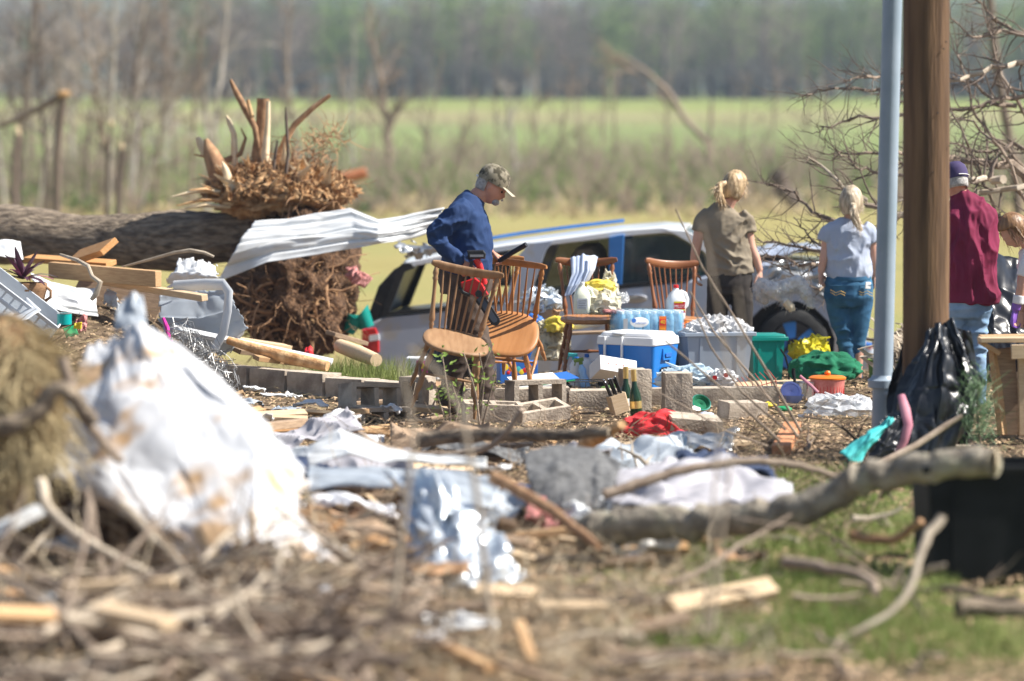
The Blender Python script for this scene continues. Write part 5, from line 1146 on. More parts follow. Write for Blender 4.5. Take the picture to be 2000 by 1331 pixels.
def head_mesh(m, c, M, sc=1.0, nose=1.0):
    """face looks along local +x"""
    def fn(p):
        x, y, z = p
        f = 1.0; return f
    o = len(m.v); m.ell((0, 0, 0), (1, 1, 1), None, 40, 30)
    for k in range(o, len(m.v)):
        d = V(m.v[k]); x = d.x * .097; y = d.y * .077; z = d.z * .122
        if d.z < 0: 
            t = -d.z; y *= 1 - .30 * t * t; x = x * (1 - .22 * t) + .018 * t
            if d.x < 0: x += .025 * t * abs(d.x)
        if d.x > 0:
            y *= 1 - .08 * d.x
            x += .008 * math.exp(-((z - .012) / .016) ** 2) * math.exp(-(y / .05) ** 2)            # brow
            x -= .008 * math.exp(-((z + .010) / .014) ** 2) * math.exp(-((abs(y) - .033) / .017) ** 2)  # sockets
            x += .026 * nose * math.exp(-(y / .013) ** 2) * max(0, 1 - abs(z + .040) / .036) ** .8 if z < -.004 else .008 * math.exp(-(y / .012) ** 2) * math.exp(-((z) / .02) ** 2)
            x += .006 * math.exp(-((z + .072) / .008) ** 2) * math.exp(-(y / .025) ** 2)           # lips
            x -= .004 * math.exp(-((z + .080) / .005) ** 2) * math.exp(-(y / .025) ** 2)
            x += .012 * math.exp(-((z + .104) / .016) ** 2) * math.exp(-(y / .026) ** 2)           # chin
            x += .004 * math.exp(-((z + .03) / .02) ** 2) * math.exp(-((abs(y) - .045) / .02) ** 2)
        m.v[k] = tuple(V(c) + M @ (V((x, y, z)) * sc))
    for sy in (-1, 1): m.ell(V(c) + M @ (V((-.008, sy * .076, -.014)) * sc), (.018 * sc, .009 * sc, .031 * sc), M @ rotm(0, 14, sy * 18), 12, 10)
def limb(m, pts, rr, n=16, sub=5, side=None):
    P, Q = [], []
    pts = [V(p) for p in pts]
    for i in range(len(pts) - 1):
        for k in range(sub):
            t = k / sub; a = pts[max(0, i - 1)]; b_ = pts[i]; c = pts[i + 1]; d = pts[min(len(pts) - 1, i + 2)]
            P.append(.5 * ((2 * b_) + (c - a) * t + (2 * a - 5 * b_ + 4 * c - d) * t * t + (3 * b_ - a - 3 * c + d) * t ** 3))
            r0, r1 = rr[i], rr[i + 1]
            Q.append(tuple(x + (y - x) * t for x, y in zip(r0, r1)) if hasattr(r0, '__len__') else r0 + (r1 - r0) * t)
    P.append(pts[-1]); Q.append(rr[-1]); m.tube(P, Q, n, side=side); return m
def cloth_obj(m, name, mname, par, vox=.011, it=4, wr=None):
    me = remesh(m, vox, it)
    if wr: displace(me, wr)
    me.polygons.foreach_set('use_smooth', [True] * len(me.polygons)); me.materials.clear()
    return link(name, me, mname, par)
def folds(seed, amp, spots=(), s=9, stretch=(1, 1, 1)):
    """cloth folds: soft stretched ridges, stronger near the given spots (point, radius, gain)"""
    def f(p, n):
        q = (p.x * stretch[0], p.y * stretch[1], p.z * stretch[2])
        w_ = .35 + sum(g * math.exp(-((p - V(c)).length / r) ** 2) for c, r, g in spots)
        wob = V((nz(q, 5, seed + 1), nz(q, 5, seed + 2), nz(q, 5, seed + 3))) * .05
        return 1.7 * amp * w_ * (1.3 * max(0, ridge((q[0] + wob.x, q[1] + wob.y, q[2] + wob.z), s, seed)) ** 1.6 - .5 + .35 * ridge(q, s * 2.2, seed + 4) - .2)
    return f
def person(label, loc, pose_parts):
    t = thing('person', label, 'person', loc); return t
def bodymesh(m, par, mname, vox=.0065):
    me = remesh(m, vox, 2); me.polygons.foreach_set('use_smooth', [True] * len(me.polygons)); me.materials.clear(); return link('body', me, mname, par)
def hair_strands(m, c, M, sc, n, rg, dirs, L, r=.0016):
    for k in range(n):
        p, d = dirs(rg); P = wander(V(c) + M @ (p * sc), M @ d, L * rg.uniform(.6, 1.2), 5, .16, rg, -.10); m.tube(P, taper(r, .0006, 5), 3, cap=False)

# ---------------------------------------------------------------- man carrying chairs (faces right)
sP = S(22.0)
loc = at(912, 815, 22.0); loc.z = 0
def L_(px, py, d=0.0): return V(((px - 912) / sP, d, (815 - py) / sP))
t = thing('person', 'man in a camouflage cap and navy sweatshirt carrying chairs and a chainsaw', 'person', loc)
hc = L_(960, 362); HM = rotm(0, 24, 0)
b = MB(); head_mesh(b, hc, HM, 1.0, 1.15)
limb(b, [L_(912, 410), L_(928, 388), L_(948, 372)], [.075, .062, .058])
limb(b, [L_(912, 530), L_(914, 470), L_(910, 420), L_(922, 395)], [(.15, .13), (.16, .14), (.17, .11), (.09, .07)], side=(0, 1, 0))
RS, RE, RW = L_(902, 412, -.18), L_(857, 452, -.245), L_(902, 508, -.24)
LS, LE, LW = L_(918, 410, .19), L_(930, 462, .26), L_(958, 494, .22)
limb(b, [RS, RE, RW], [.045, .034, .028]); limb(b, [LS, LE, LW], [.045, .034, .028])
hand(b, RW, (.45, -.05, -.9), (.6, .75, .2), (.75, -.4, .5), (62, 70, 45), 1.05, 0, (.8, .1, -.5))
hand(b, LW, (.8, -.1, -.55), (-.2, -.2, -1), (.1, -.9, .3), (62, 65, 40), 1.0)
limb(b, [L_(908, 535, -.10), L_(930, 660, -.11), L_(945, 800, -.10)], [.08, .055, .04]); limb(b, [L_(906, 535, .10), L_(900, 665, .14), L_(880, 800, .16)], [.08, .055, .04])
bodymesh(b, t, 'skin_ruddy')
# sweatshirt
m = MB()
limb(m, [L_(911, 533), L_(911, 520), L_(914, 482), L_(912, 442), L_(914, 415), L_(920, 396), L_(930, 382)],
     [(.185, .172), (.195, .178), (.19, .165), (.205, .162), (.205, .138), (.16, .10), (.083, .072)], 28, 5, (0, 1, 0))
limb(m, [L_(910, 405, -.13), L_(893, 418, -.20), L_(870, 440, -.23), L_(853, 454, -.245), L_(864, 474, -.25), L_(884, 494, -.25), L_(901, 508, -.242)], [.08, .080, .066, .06, .056, .049, .041], 18)
limb(m, [L_(914, 405, .13), L_(918, 425, .22), L_(930, 462, .26), L_(950, 490, .225)], [.085, .08, .066, .045], 16)
m.ell(L_(930, 475), (.118, .16, .18), None, 20, 14)
cloth_obj(m, 'sweatshirt', 'navy_knit', t, .0095, 3, folds(3, .0085, [(L_(880, 430, -.25), .10, 1.5), (L_(858, 456, -.28), .08, 1.6), (L_(895, 505, -.25), .06, 1.8), (L_(920, 525, -.1), .10, 1.2)], 10, (1.1, 1, 1.1)))
# trousers
m = MB(); limb(m, [L_(911, 526), L_(910, 545), L_(908, 575)], [(.18, .185), (.185, .19), (.16, .165)], 24, 4, (0, 1, 0))
limb(m, [L_(910, 560, -.09), L_(920, 620, -.11), L_(936, 680, -.12), L_(944, 740, -.12), L_(946, 800, -.12)], [.115, .102, .090, .078, .080], 18)
limb(m, [L_(906, 560, .09), L_(900, 620, .12), L_(896, 680, .15), L_(884, 740, .17), L_(876, 796, .18)], [.115, .1, .09, .08, .08], 18)
cloth_obj(m, 'trousers', 'brown_canvas', t, .0105, 3, folds(8, .012, [(L_(936, 690, -.12), .13, 1.2), (L_(945, 785, -.12), .10, 1.6)], 8, (1, 1, 1.4)))
for px, py, d in ((950, 808, -.12), (882, 808, .18)):
    m = MB(); limb(m, [L_(px - 20, py, d), L_(px, py - 8, d), L_(px + 22, py, d), L_(px + 42, py + 3, d)], [(.04, .03), (.05, .055), (.048, .035), (.03, .02)], 14, 4, (0, 1, 0)); cloth_obj(m, 'boot', 'leather', t, .009, 2)
# grey hair, beard, cap, eye
m = MB(); o = len(m.v); m.ell((0, 0, 0), (1, 1, 1), None, 30, 20)
keep = []
for k in range(o, len(m.v)):
    d = V(m.v[k]); m.v[k] = tuple(hc + HM @ V((d.x * .101 - .003, d.y * .081, d.z * .125 + .002)))
m.f = [f for f in m.f if all((HM.transposed() @ (V(m.v[i]) - hc)).x < -.022 and (HM.transposed() @ (V(m.v[i]) - hc)).z > -.062 for i in f)]
m.build('hair', 'hair_grey', t, thick=.006)
m = MB(); rg = random.Random(3)
m.ell(hc + HM @ V((.070, 0, -.092)), (.030, .042, .024), HM, 16, 12, lambda d: 1 + .12 * nz(d, 6)); m.ell(hc + HM @ V((.108, 0, -.062)), (.010, .026, .007), HM, 12, 8)
cloth_obj(m, 'beard', 'hair_grey', t, .005, 1, lambda p, n: .003 * nz(p, 150))
m = MB(); prof = [(1.0, -.012), (1.03, .02), (.99, .05), (.87, .083), (.60, .108), (.25, .117), (.02, .118)]
m.lathe(prof, 32); m.v = [tuple(hc + HM @ rotm(0, 3, 0) @ V((x * .108 - .004, y * .088, z + .028))) for x, y, z in m.v]
cap_ = m.build('cap', 'camo', t, ang=80)
m = MB(); m.patch([[hc + HM @ V((.065 + .03 * math.cos(a * 1.2) + r, .088 * math.sin(a) * (1 - .25 * r / .075), .022 - .30 * r - .10 * r * a * a)) for a in np.linspace(-1.1, 1.1, 9)] for r in (0, .035, .07, .085)], 20, 10)
m.build('brim', 'camo_brim', cap_, thick=.004)
MB().ell(hc + HM @ V((0, 0, .148)), (.008, .008, .005), None, 8, 6).build('button', 'camo', cap_); MB().tube([hc + HM @ V((-.108, -.03, .022)), hc + HM @ V((-.115, 0, .024)), hc + HM @ V((-.108, .03, .022))], .008, 6).build('strap', 'print_white', cap_)
for sy in (-1, 1):
    MB().ell(hc + HM @ V((.083, sy * .033, -.010)), (.008, .011, .009), None, 10, 8).build('eye', 'print_black', t); MB().ell(hc + HM @ V((.094, sy * .034, .010)), (.006, .016, .004), HM, 10, 6).build('eyebrow', 'hair_grey', t)
# chainsaw in his right hand
o = at(905, 527, 21.75); t = thing('chainsaw', 'red and black battery chainsaw with a short black bar', 'chainsaw', o)
Yq = 21.68
def q_(px, py, d=0): return at(px, py, Yq + d)
inflate(MB(), [q_(912, 490), q_(944, 489), q_(949, 496), q_(948, 506), q_(915, 507)], V((0, .075, 0)), [(0, .008), (.15, 0), (.85, 0), (1, .008)]).build('battery', 'tool_black', t, world=True, ang=30)
MB().box(q_(931, 500, -.002), (.09, .004, .016)).build('battery_label', 'print_grey', t, world=True)
MB().tube([q_(930, 506, .035), q_(937, 520, .035), q_(944, 545, .035), q_(946, 556, .035)], [(.020, .024), (.018, .022), (.017, .020), (.022, .026)], 12, side=(0, 1, 0)).build('rear_handle', 'tool_red', t, world=True)
MB().tube([q_(922, 510, .035), q_(918, 530, .035), q_(914, 548, .035)], .012, 10).build('hand_grip', 'tool_black', t, world=True)
inflate(MB(), [q_(900, 552), q_(928, 543), q_(943, 555), q_(954, 576), q_(932, 588), q_(924, 577), q_(902, 572)], V((0, .09, 0)), [(0, .012), (.2, 0), (.8, 0), (1, .012)]).build('motor_housing', 'tool_red', t, world=True, ang=30)
MB().tube([q_(897, 562, .01), q_(905, 572, -.01), q_(918, 577, -.005)], .013, 9).build('front_guard', 'tool_black', t, world=True)
MB().lathe([(.001, -.012), (.022, -.012), (.024, 0), (.024, .02)], 16, q_(935, 574, -.004), rotm(90, 0, 0)).build('bar_knob', 'tool_black', t, world=True)
d = q_(969, 630) - q_(938, 584); dn = d.normalized(); pn = V((dn.z, 0, -dn.x)); P = [q_(936, 581) + pn * .036, q_(936, 581) - pn * .036] ; e = q_(936, 581) + d
tip = [e + (-pn * math.cos(a) + dn * math.sin(a)) * .034 for a in np.linspace(0, math.pi, 9)]
MB().prism([P[0] * 1, *reversed(tip), P[1]], (0, .012, 0)).build('guide_bar', 'tool_black', t, world=True, bevel=.003)
ctr = q_(936, 581); inner = [ctr + pn * .02, *[ctr + d * .96 + (pn * math.cos(a) + dn * math.sin(a)) * .019 for a in np.linspace(0, math.pi, 7)], ctr - pn * .02]
MB().prism([p + V((0, -.002, 0)) for p in inner], (0, .0015, 0)).build('bar_plate', 'plastic_slate', t, world=True)
o = MB().tube([at(975, 510, 22.15), at(1000, 494, 22.1), at(1028, 478, 22.05)], [.018, .018, .018], 12).build('black_tube', 'tool_black'); tag(o, 'short black tube sticking out above the honey coloured chair', 'tube')

# ---------------------------------------------------------------- people seen from behind
def back_person(label, px, base, Y, z0, spec):
    """spec in pixels relative to the figure, at scale S(Y)"""
    s = S(Y); loc = at(px, base, Y); loc.z = z0
    zb = CAMZ - (base - HZ) / s
    def q(x, y, d=0.0): return V(((x - px) / s, d, CAMZ - (y - HZ) / s - z0))
    t = thing('person', label, 'person', loc); return t, q
def straight_hair(t, q, hc, M, mname, tail, sc=1.0, seed=1, front=.045):
    m = MB(); m.ell((0, 0, 0), (1, 1, 1), None, 36, 26)
    for k in range(len(m.v)):
        d = V(m.v[k]); r = 1 + .035 * ridge((d.x * 2, d.y * 9, d.z * 2), 1, seed) + .03 * nz(d, 4, seed)
        m.v[k] = tuple(hc + M @ (V((d.x * .108 - .006, d.y * .089, d.z * .130 + .006)) * r * sc))
    Mi = M.transposed()
    m.f = [f for f in m.f if all((lambda u: (u.z > .03 * sc + .6 * max(0, u.x) * sc or u.x < .015 * sc) and u.z > -.085 * sc - .02 and not (u.x > .075 * sc))(Mi @ (V(m.v[i]) - hc)) for i in f)]
    h = m.build('hair', mname, t, thick=.012, ang=80)
    if tail:
        m = MB(); P = [q(*p) for p in tail[0]]; limb(m, P, tail[1], 14, 6)
        for k in range(len(m.v)):
            p = V(m.v[k]); m.v[k] = tuple(p + V((nz((p.x * 90, p.y * 90, p.z * 6), 1, 3), nz((p.x * 90, p.y * 90, p.z * 6), 1, 5), 0)) * .008)
        m.build('ponytail', mname, t, ang=80)
        rg = random.Random(seed); m = MB()
        for k in range(130):
            i0 = rg.uniform(0, .75); n = len(P) - 1; a = int(i0 * n); p = P[a].lerp(P[a + 1], i0 * n - a); r = tail[1][a] * .9; pp = p + V((rg.gauss(0, r * .5), rg.gauss(0, r * .5), 0)); d = (P[min(n, a + 1)] - P[a]).normalized()
            m.tube(wander(pp, d + V((rg.gauss(0, .18), rg.gauss(0, .2), 0)), rg.uniform(.07, .14), 5, .08, rg, -.03), taper(.0022, .0008, 5), 3, cap=False)
        for k in range(120):
            a = rg.uniform(-2.6, 2.6); z = rg.uniform(-.06, .09); p = hc + M @ (V((.095 * math.cos(a) * (1 - (z / .14) ** 2) ** .5, .088 * math.sin(a) * (1 - (z / .14) ** 2) ** .5, z)) * sc); m.tube(wander(p, (p - hc).normalized() * .6 + V((0, 0, -.7)), rg.uniform(.03, .07), 5, .12, rg, -.16), taper(.0018, .0006, 5), 3, cap=False)
        m.build('loose_strands', mname, t, smooth=False)
    return h
# woman in olive T-shirt
t, q = back_person('woman with a blond ponytail in an olive T-shirt holding a white fleece', 1424, 760, 26.3, -.08, None)
hc = q(1434, 366); HM = rotm(0, 16, 46)
b = MB(); head_mesh(b, hc, HM, .96)
limb(b, [q(1416, 418), q(1420, 402), q(1429, 384)], [.065, .052, .05])
limb(b, [q(1424, 560), q(1420, 490), q(1412, 430), q(1416, 412)], [(.15, .11), (.13, .1), (.17, .1), (.08, .06)], side=(1, 0, 0))
RW = q(1483, 530, -.02); LW = q(1357, 530, .05)
limb(b, [q(1456, 432), q(1464, 478, 0), q(1475, 505, -.01), RW], [.052, .042, .038, .026]); limb(b, [q(1368, 432), q(1360, 478, 0), q(1356, 505, .02), LW], [.052, .042, .037, .026])
hand(b, RW, (.12, -.1, -1), (-.6, .6, 0), (-.3, -.8, 0), (40, 50, 35), .95); hand(b, LW, (.1, 0, -1), (.9, .2, 0), (.1, .9, .1), (30, 35, 25), .95)
limb(b, [q(1404, 555), q(1398, 650), q(1395, 752)], [.08, .055, .04]); limb(b, [q(1444, 555), q(1448, 650), q(1452, 752, .1)], [.08, .055, .04])
bodymesh(b, t, 'skin')
m = MB(); limb(m, [q(1427, 537), q(1425, 515), q(1420, 480), q(1415, 445), q(1413, 424), q(1414, 410), q(1418, 400)], [(.195, .135), (.19, .13), (.183, .125), (.20, .125), (.195, .11), (.13, .09), (.062, .06)], 26, 5, (1, 0, 0))
limb(m, [q(1386, 418), q(1371, 432), q(1365, 452)], [.068, .07, .066], 16); limb(m, [q(1442, 418), q(1455, 434), q(1461, 456)], [.068, .07, .066], 16)
cloth_obj(m, 't_shirt', 'olive_jersey', t, .0095, 3, folds(12, .0085, [(q(1450, 430, -.1), .10, 1.6), (q(1425, 505, -.12), .10, 1.8), (q(1440, 470, -.1), .12, .8)], 7, (1, 1, 1.2)))
m = MB(); limb(m, [q(1426, 528), q(1425, 550), q(1424, 575)], [(.175, .125), (.185, .135), (.175, .125)], 22, 4, (1, 0, 0)); limb(m, [q(1402, 560), q(1400, 615), q(1394, 680), q(1392, 750)], [.098, .085, .072, .07], 16); limb(m, [q(1446, 560), q(1450, 615), q(1452, 680, .06), q(1454, 745, .12)], [.098, .085, .072, .07], 16)
cloth_obj(m, 'trousers', 'charcoal_trouser', t, .011, 3, folds(14, .009, [(q(1424, 575), .1, 1)], 8))
straight_hair(t, q, hc, HM, 'hair_blond', ([(1414, 356, -.1), (1402, 362, -.13), (1399, 374, -.14), (1404, 388, -.13), (1412, 398, -.12)], [.018, .030, .036, .032, .014]), 1.0, 4)
MB().tube([q(1413, 354, -.09), q(1408, 358, -.11)], .022, 10).build('hair_tie', 'print_black', t)
for k, (px, d) in enumerate(((1400, -.02), (1458, .1))):
    m = MB(); limb(m, [q(px, 752, d - .05), q(px, 748, d + .02), q(px + 2, 756, d + .14)], [(.04, .03), (.045, .05), (.035, .022)], 12, 4, (1, 0, 0)); cloth_obj(m, 'shoe', 'shirt_white', t, .01, 1)
# fleece in her hand
m = MB(); limb(m, [at(1485, 552, 26.1), at(1512, 566, 26.0), at(1540, 558, 26.0), at(1560, 552, 26.0), at(1572, 570, 26.0), at(1586, 600, 26.0)], [.03, .055, .042, .045, .04, .014], 14); limb(m, [at(1482, 556, 26.1), at(1490, 580, 26.1), at(1500, 590, 26.1)], [.03, .045, .014]); limb(m, [at(1512, 572, 26.0), at(1530, 585, 26.0), at(1546, 604, 25.95)], [.03, .025, .022])
me = remesh(m, .009, 1); displace(me, lambda p, n: .016 * ridge(p, 16, 3) + .010 * nz(p, 60, 2)); me.materials.clear(); me.polygons.foreach_set('use_smooth', [True] * len(me.polygons)); o = link('white_fleece', me, 'fleece'); tag(o, 'ragged white fleece hanging from the hand of the olive shirted woman', 'fleece')
rg = random.Random(8); m = MB()
for v in me.vertices:
    if rg.random() < .25: m.tube(wander(v.co, v.normal + V((0, 0, -.6)), rg.uniform(.02, .05), 3, .2, rg), taper(.002, .0006, 3), 3, cap=False)
m.build('tufts', 'fleece', o, smooth=False)['kind'] = 'stuff'
m = MB(); m.tube([at(1534, 590, 25.93), at(1545, 600, 25.92), at(1548, 608, 25.92)], [.03, .034, .026], 10); m.build('cuff', 'torn_pale', o)
# woman in grey T-shirt and jeans
t, q = back_person('woman with a blond ponytail in a pale grey T-shirt and blue jeans', 1660, 760, 26.0, -.06, None)
hc = q(1660, 396); HM = rotm(0, 12, 84)
b = MB(); head_mesh(b, hc, HM, .95)
limb(b, [q(1656, 440), q(1658, 424), q(1660, 410)], [.06, .05, .05]); limb(b, [q(1657, 560), q(1655, 500), q(1654, 450), q(1656, 432)], [(.15, .11), (.14, .1), (.165, .1), (.08, .06)], side=(1, 0, 0))
LW = q(1601, 533, -.02); RW = q(1707, 540, .04)
limb(b, [q(1615, 448), q(1613, 482, 0), q(1607, 505, -.02), LW], [.054, .046, .039, .026]); limb(b, [q(1697, 448), q(1703, 490), q(1706, 515), RW], [.054, .045, .038, .026])
hand(b, LW, (.05, -.15, -1), (.8, .4, 0), (.5, .8, 0), (40, 50, 35), .95); hand(b, RW, (0, 0, -1), (-.9, .3, 0), (0, .9, 0), (25, 30, 25), .95)
limb(b, [q(1636, 560), q(1645, 650), q(1655, 750)], [.08, .055, .04]); limb(b, [q(1680, 560), q(1676, 650), q(1672, 750)], [.08, .055, .04]); bodymesh(b, t, 'skin')
m = MB(); limb(m, [q(1657, 544), q(1657, 530), q(1655, 500), q(1655, 470), q(1654, 452), q(1655, 438), q(1657, 427)], [(.180, .145), (.195, .15), (.185, .138), (.192, .13), (.185, .115), (.13, .09), (.062, .06)], 26, 5, (1, 0, 0))
limb(m, [q(1630, 446), q(1616, 456), q(1609, 472)], [.07, .073, .068], 16); limb(m, [q(1682, 446), q(1695, 456), q(1702, 474)], [.07, .073, .068], 16)
cloth_obj(m, 't_shirt', 'grey_jersey', t, .0095, 3, folds(22, .0062, [(q(1640, 490, -.12), .14, 1.1), (q(1690, 480, -.1), .10, 1.2), (q(1655, 530, -.14), .10, 1.0)], 9, (1.2, 1, .75)))
m = MB(); limb(m, [q(1657, 536), q(1656, 556), q(1656, 580), q(1657, 598)], [(.172, .13), (.196, .16), (.200, .165), (.17, .13)], 26, 4, (1, 0, 0))
limb(m, [q(1634, 580), q(1640, 620), q(1648, 660, -.02), q(1654, 705, -.02), q(1656, 748, 0)], [.106, .090, .066, .060, .068], 18); limb(m, [q(1680, 580), q(1678, 620), q(1675, 660), q(1670, 705, .02), q(1670, 748, .03)], [.106, .090, .066, .060, .068], 18)
cloth_obj(m, 'jeans', 'denim', t, .0095, 2, folds(24, .007, [(q(1645, 655, -.06), .10, 1.6), (q(1656, 598, -.1), .07, 1.2)], 8, (.6, 1, 1.6)))
for cx in (1633, 1684):
    y0 = 568; 
    for k, dz in enumerate((0, 5)): MB().tube([q(cx - 16, y0 - 4 + dz, -.152 if cx < 1650 else -.14), q(cx - 6, y0 + 2 + dz, -.172), q(cx + 4, y0 - 2 + dz, -.175), q(cx + 15, y0 + 4 + dz, -.155 if cx < 1650 else -.125)], .0022, 5).build('pocket_stitching', 'print_gold', t)
    MB().tube([q(cx - 17, 556, -.14), q(cx, 556, -.160), q(cx + 16, 555, -.14)], .003, 5).build('pocket_hem', 'denim', t)
MB().box(q(1690, 556, -.150), (.05, .008, .055), rotm(0, 4, 24)).build('phone', 'plastic_white', t, bevel=.003)
MB().tube([q(1616, 541, -.06), q(1636, 543, -.14), q(1657, 544, -.155), q(1680, 543, -.14), q(1698, 541, -.06)], [(.004, .018)] * 5, 6, side=(0, 1, 0)).build('waistband', 'denim', t)
straight_hair(t, q, hc, HM, 'hair_ash', ([(1661, 398, -.10), (1660, 404, -.14), (1662, 418, -.155), (1668, 434, -.15), (1676, 450, -.14)], [.018, .032, .036, .032, .010]), 1.0, 9)
for px, d in ((1654, 0), (1674, .04)):
    m = MB(); limb(m, [q(px, 752, d - .05), q(px, 748, d + .02), q(px + 2, 756, d + .14)], [(.04, .03), (.045, .05), (.035, .022)], 12, 4, (1, 0, 0)); cloth_obj(m, 'shoe', 'shirt_white', t, .01, 1)
# man in maroon shirt
t, q = back_person('man in a loose maroon shirt, pale jeans and purple cap behind the utility pole', 1868, 795, 22.9, 0, None)
hc = q(1862, 356); HM = rotm(0, 18, 112)
b = MB(); head_mesh(b, hc, HM, 1.0)
limb(b, [q(1878, 410), q(1872, 390), q(1866, 372)], [.075, .065, .062]); limb(b, [q(1885, 590), q(1885, 480), q(1882, 420), q(1880, 400)], [(.16, .12), (.18, .12), (.19, .11), (.09, .07)], side=(1, 0, 0))
LW, RW = q(1836, 545, -.05), q(1925, 545, .2); limb(b, [q(1842, 420), q(1834, 480, -.03), LW], [.055, .045, .03]); limb(b, [q(1918, 420), q(1928, 480, .1), RW], [.055, .045, .03]); hand(b, LW, (0, 0, -1), (.9, .2, 0), (0, .9, 0), (30, 35, 30)); hand(b, RW, (0, .3, -1), (-.9, .2, 0), (0, .9, 0), (30, 35, 30))
limb(b, [q(1866, 590), q(1862, 690), q(1862, 788)], [.06, .045, .035]); limb(b, [q(1902, 590), q(1908, 690), q(1908, 788)], [.06, .045, .035]); bodymesh(b, t, 'skin_ruddy')
m = MB(); limb(m, [q(1890, 592), q(1890, 560), q(1888, 500), q(1885, 450), q(1883, 420), q(1880, 400), q(1874, 380)], [(.215, .16), (.215, .16), (.215, .155), (.22, .15), (.205, .13), (.15, .10), (.078, .072)], 28, 5, (1, 0, 0))
limb(m, [q(1856, 408), q(1844, 430), q(1840, 480, -.06), q(1840, 530, -.07)], [.085, .09, .078, .062], 16); limb(m, [q(1910, 410), q(1924, 432, .02), q(1930, 480, .1), q(1928, 535, .18)], [.085, .09, .076, .06], 16)
m.tube([q(1874, 392, 0), q(1870, 375, 0)], [(.085, .08), (.075, .072)], 18, side=(1, 0, 0))
cloth_obj(m, 'shirt', 'maroon_cotton', t, .010, 3, folds(32, .017, [(q(1890, 430, -.12), .14, 1.2), (q(1870, 500, -.12), .16, 1.1), (q(1920, 540, -.05), .18, 1.1)], 8.5, (1.2, 1, .4)))
m = MB(); limb(m, [q(1884, 575), q(1884, 600), q(1884, 620)], [(.18, .13), (.19, .14), (.17, .12)], 22, 4, (1, 0, 0)); limb(m, [q(1862, 605), q(1862, 680), q(1862, 790)], [.09, .07, .062], 16); limb(m, [q(1904, 605), q(1908, 680), q(1908, 790)], [.09, .07, .062], 16)
cloth_obj(m, 'jeans', 'denim_pale', t, .011, 3, folds(34, .009, [(q(1900, 660, -.1), .2, .8)], 8, (.6, 1, 1.5)))
m = MB(); m.ell((0, 0, 0), (1, 1, 1), None, 30, 20)
for k in range(len(m.v)): d = V(m.v[k]); m.v[k] = tuple(hc + HM @ V((d.x * .101 - .003, d.y * .081, d.z * .125 + .002)))
m.f = [f for f in m.f if all((HM.transposed() @ (V(m.v[i]) - hc)).x < -.005 and (HM.transposed() @ (V(m.v[i]) - hc)).z > -.07 for i in f)]; m.build('hair', 'hair_grey', t, thick=.006)
m = MB().lathe([(1.0, -.016), (1.03, .02), (.99, .05), (.87, .083), (.60, .108), (.25, .117), (.02, .118)], 32); m.v = [tuple(hc + HM @ V((x * .108 - .004, y * .088, z + .028))) for x, y, z in m.v]; cap_ = m.build('cap', 'purple_cap', t, ang=80)
m = MB(); m.patch([[hc + HM @ V((.065 + .03 * math.cos(a * 1.2) + r, .088 * math.sin(a) * (1 - .25 * r / .075), .022 - .25 * r)) for a in np.linspace(-1.1, 1.1, 9)] for r in (0, .035, .07)], 16, 8); m.build('brim', 'purple_cap', cap_, thick=.004)
m = MB(); m.tube([hc + HM @ V((-.112 * math.cos(a), .092 * math.sin(a), .028)) for a in np.linspace(-.9, .3, 9)], [(.004, .011)] * 9, 6, side=(0, 0, 1)); m.build('strap', 'print_white', cap_)
for px, d in ((1868, 0), (1904, .02)):
    m = MB(); limb(m, [q(px, 792, d - .05), q(px, 788, d + .02), q(px, 795, d + .16)], [(.045, .03), (.05, .055), (.04, .025)], 12, 4, (1, 0, 0)); cloth_obj(m, 'boot', 'leather', t, .01, 1)
# child leaning over
t, q = back_person('child with brown hair, white lettered T-shirt and purple glove leaning forward', 1995, 795, 22.6, 0, None)
hc = q(1976, 452); HM = rotm(0, 40, 205)
b = MB(); head_mesh(b, hc, HM, .92); limb(b, [q(2010, 480), q(1995, 470), q(1984, 462)], [.055, .045, .045])
limb(b, [q(2035, 610, .05), q(2026, 550, .03), q(2016, 500)], [(.12, .09), (.12, .09), (.11, .08)], side=(0, 1, 0))
W1 = q(1976, 604, -.12); limb(b, [q(1998, 505, -.11), q(1988, 555, -.14), W1], [.042, .036, .026]); hand(b, W1, (-.15, 0, -1), (.7, .4, 0), (-.5, -.6, 0), (35, 40, 30), .88)
W2 = q(2000, 610, .12); limb(b, [q(2005, 505, .13), q(2000, 560, .14), W2], [.042, .036, .026]); hand(b, W2, (-.1, 0, -1), (.7, -.4, 0), (-.5, .6, 0), (30, 30, 25), .88)
limb(b, [q(2020, 620, -.07), q(2014, 700, -.07), q(2014, 790, -.07)], [.07, .048, .036]); limb(b, [q(2040, 620, .08), q(2034, 700, .08), q(2034, 790, .08)], [.07, .048, .036]); bodymesh(b, t, 'skin')
m = MB(); limb(m, [q(2038, 612, .02), q(2030, 570, .02), q(2020, 530, .0), q(2008, 498, 0), q(1996, 484, 0)], [(.155, .12), (.15, .125), (.155, .12), (.145, .09), (.06, .05)], 24, 5, (0, 1, 0)); limb(m, [q(2006, 500, -.10), q(1998, 520, -.125), q(1992, 540, -.13)], [.06, .062, .056]); limb(m, [q(2010, 500, .10), q(2002, 530, .13)], [.06, .056])
cloth_obj(m, 't_shirt', 'shirt_white', t, .0095, 3, folds(42, .007, (), 7))
rg = random.Random(6)
for k in range(5):
    x0, y0 = 1990 + rg.uniform(-4, 6), 510 + 9 * k; MB().tube([q(x0 + i * 2.4, y0 + 5 * math.sin(i * 1.7 + k), -.142) for i in range(9)], .0022, 5).build('lettering', 'print_gold' if k % 2 else 'print_grey', t)
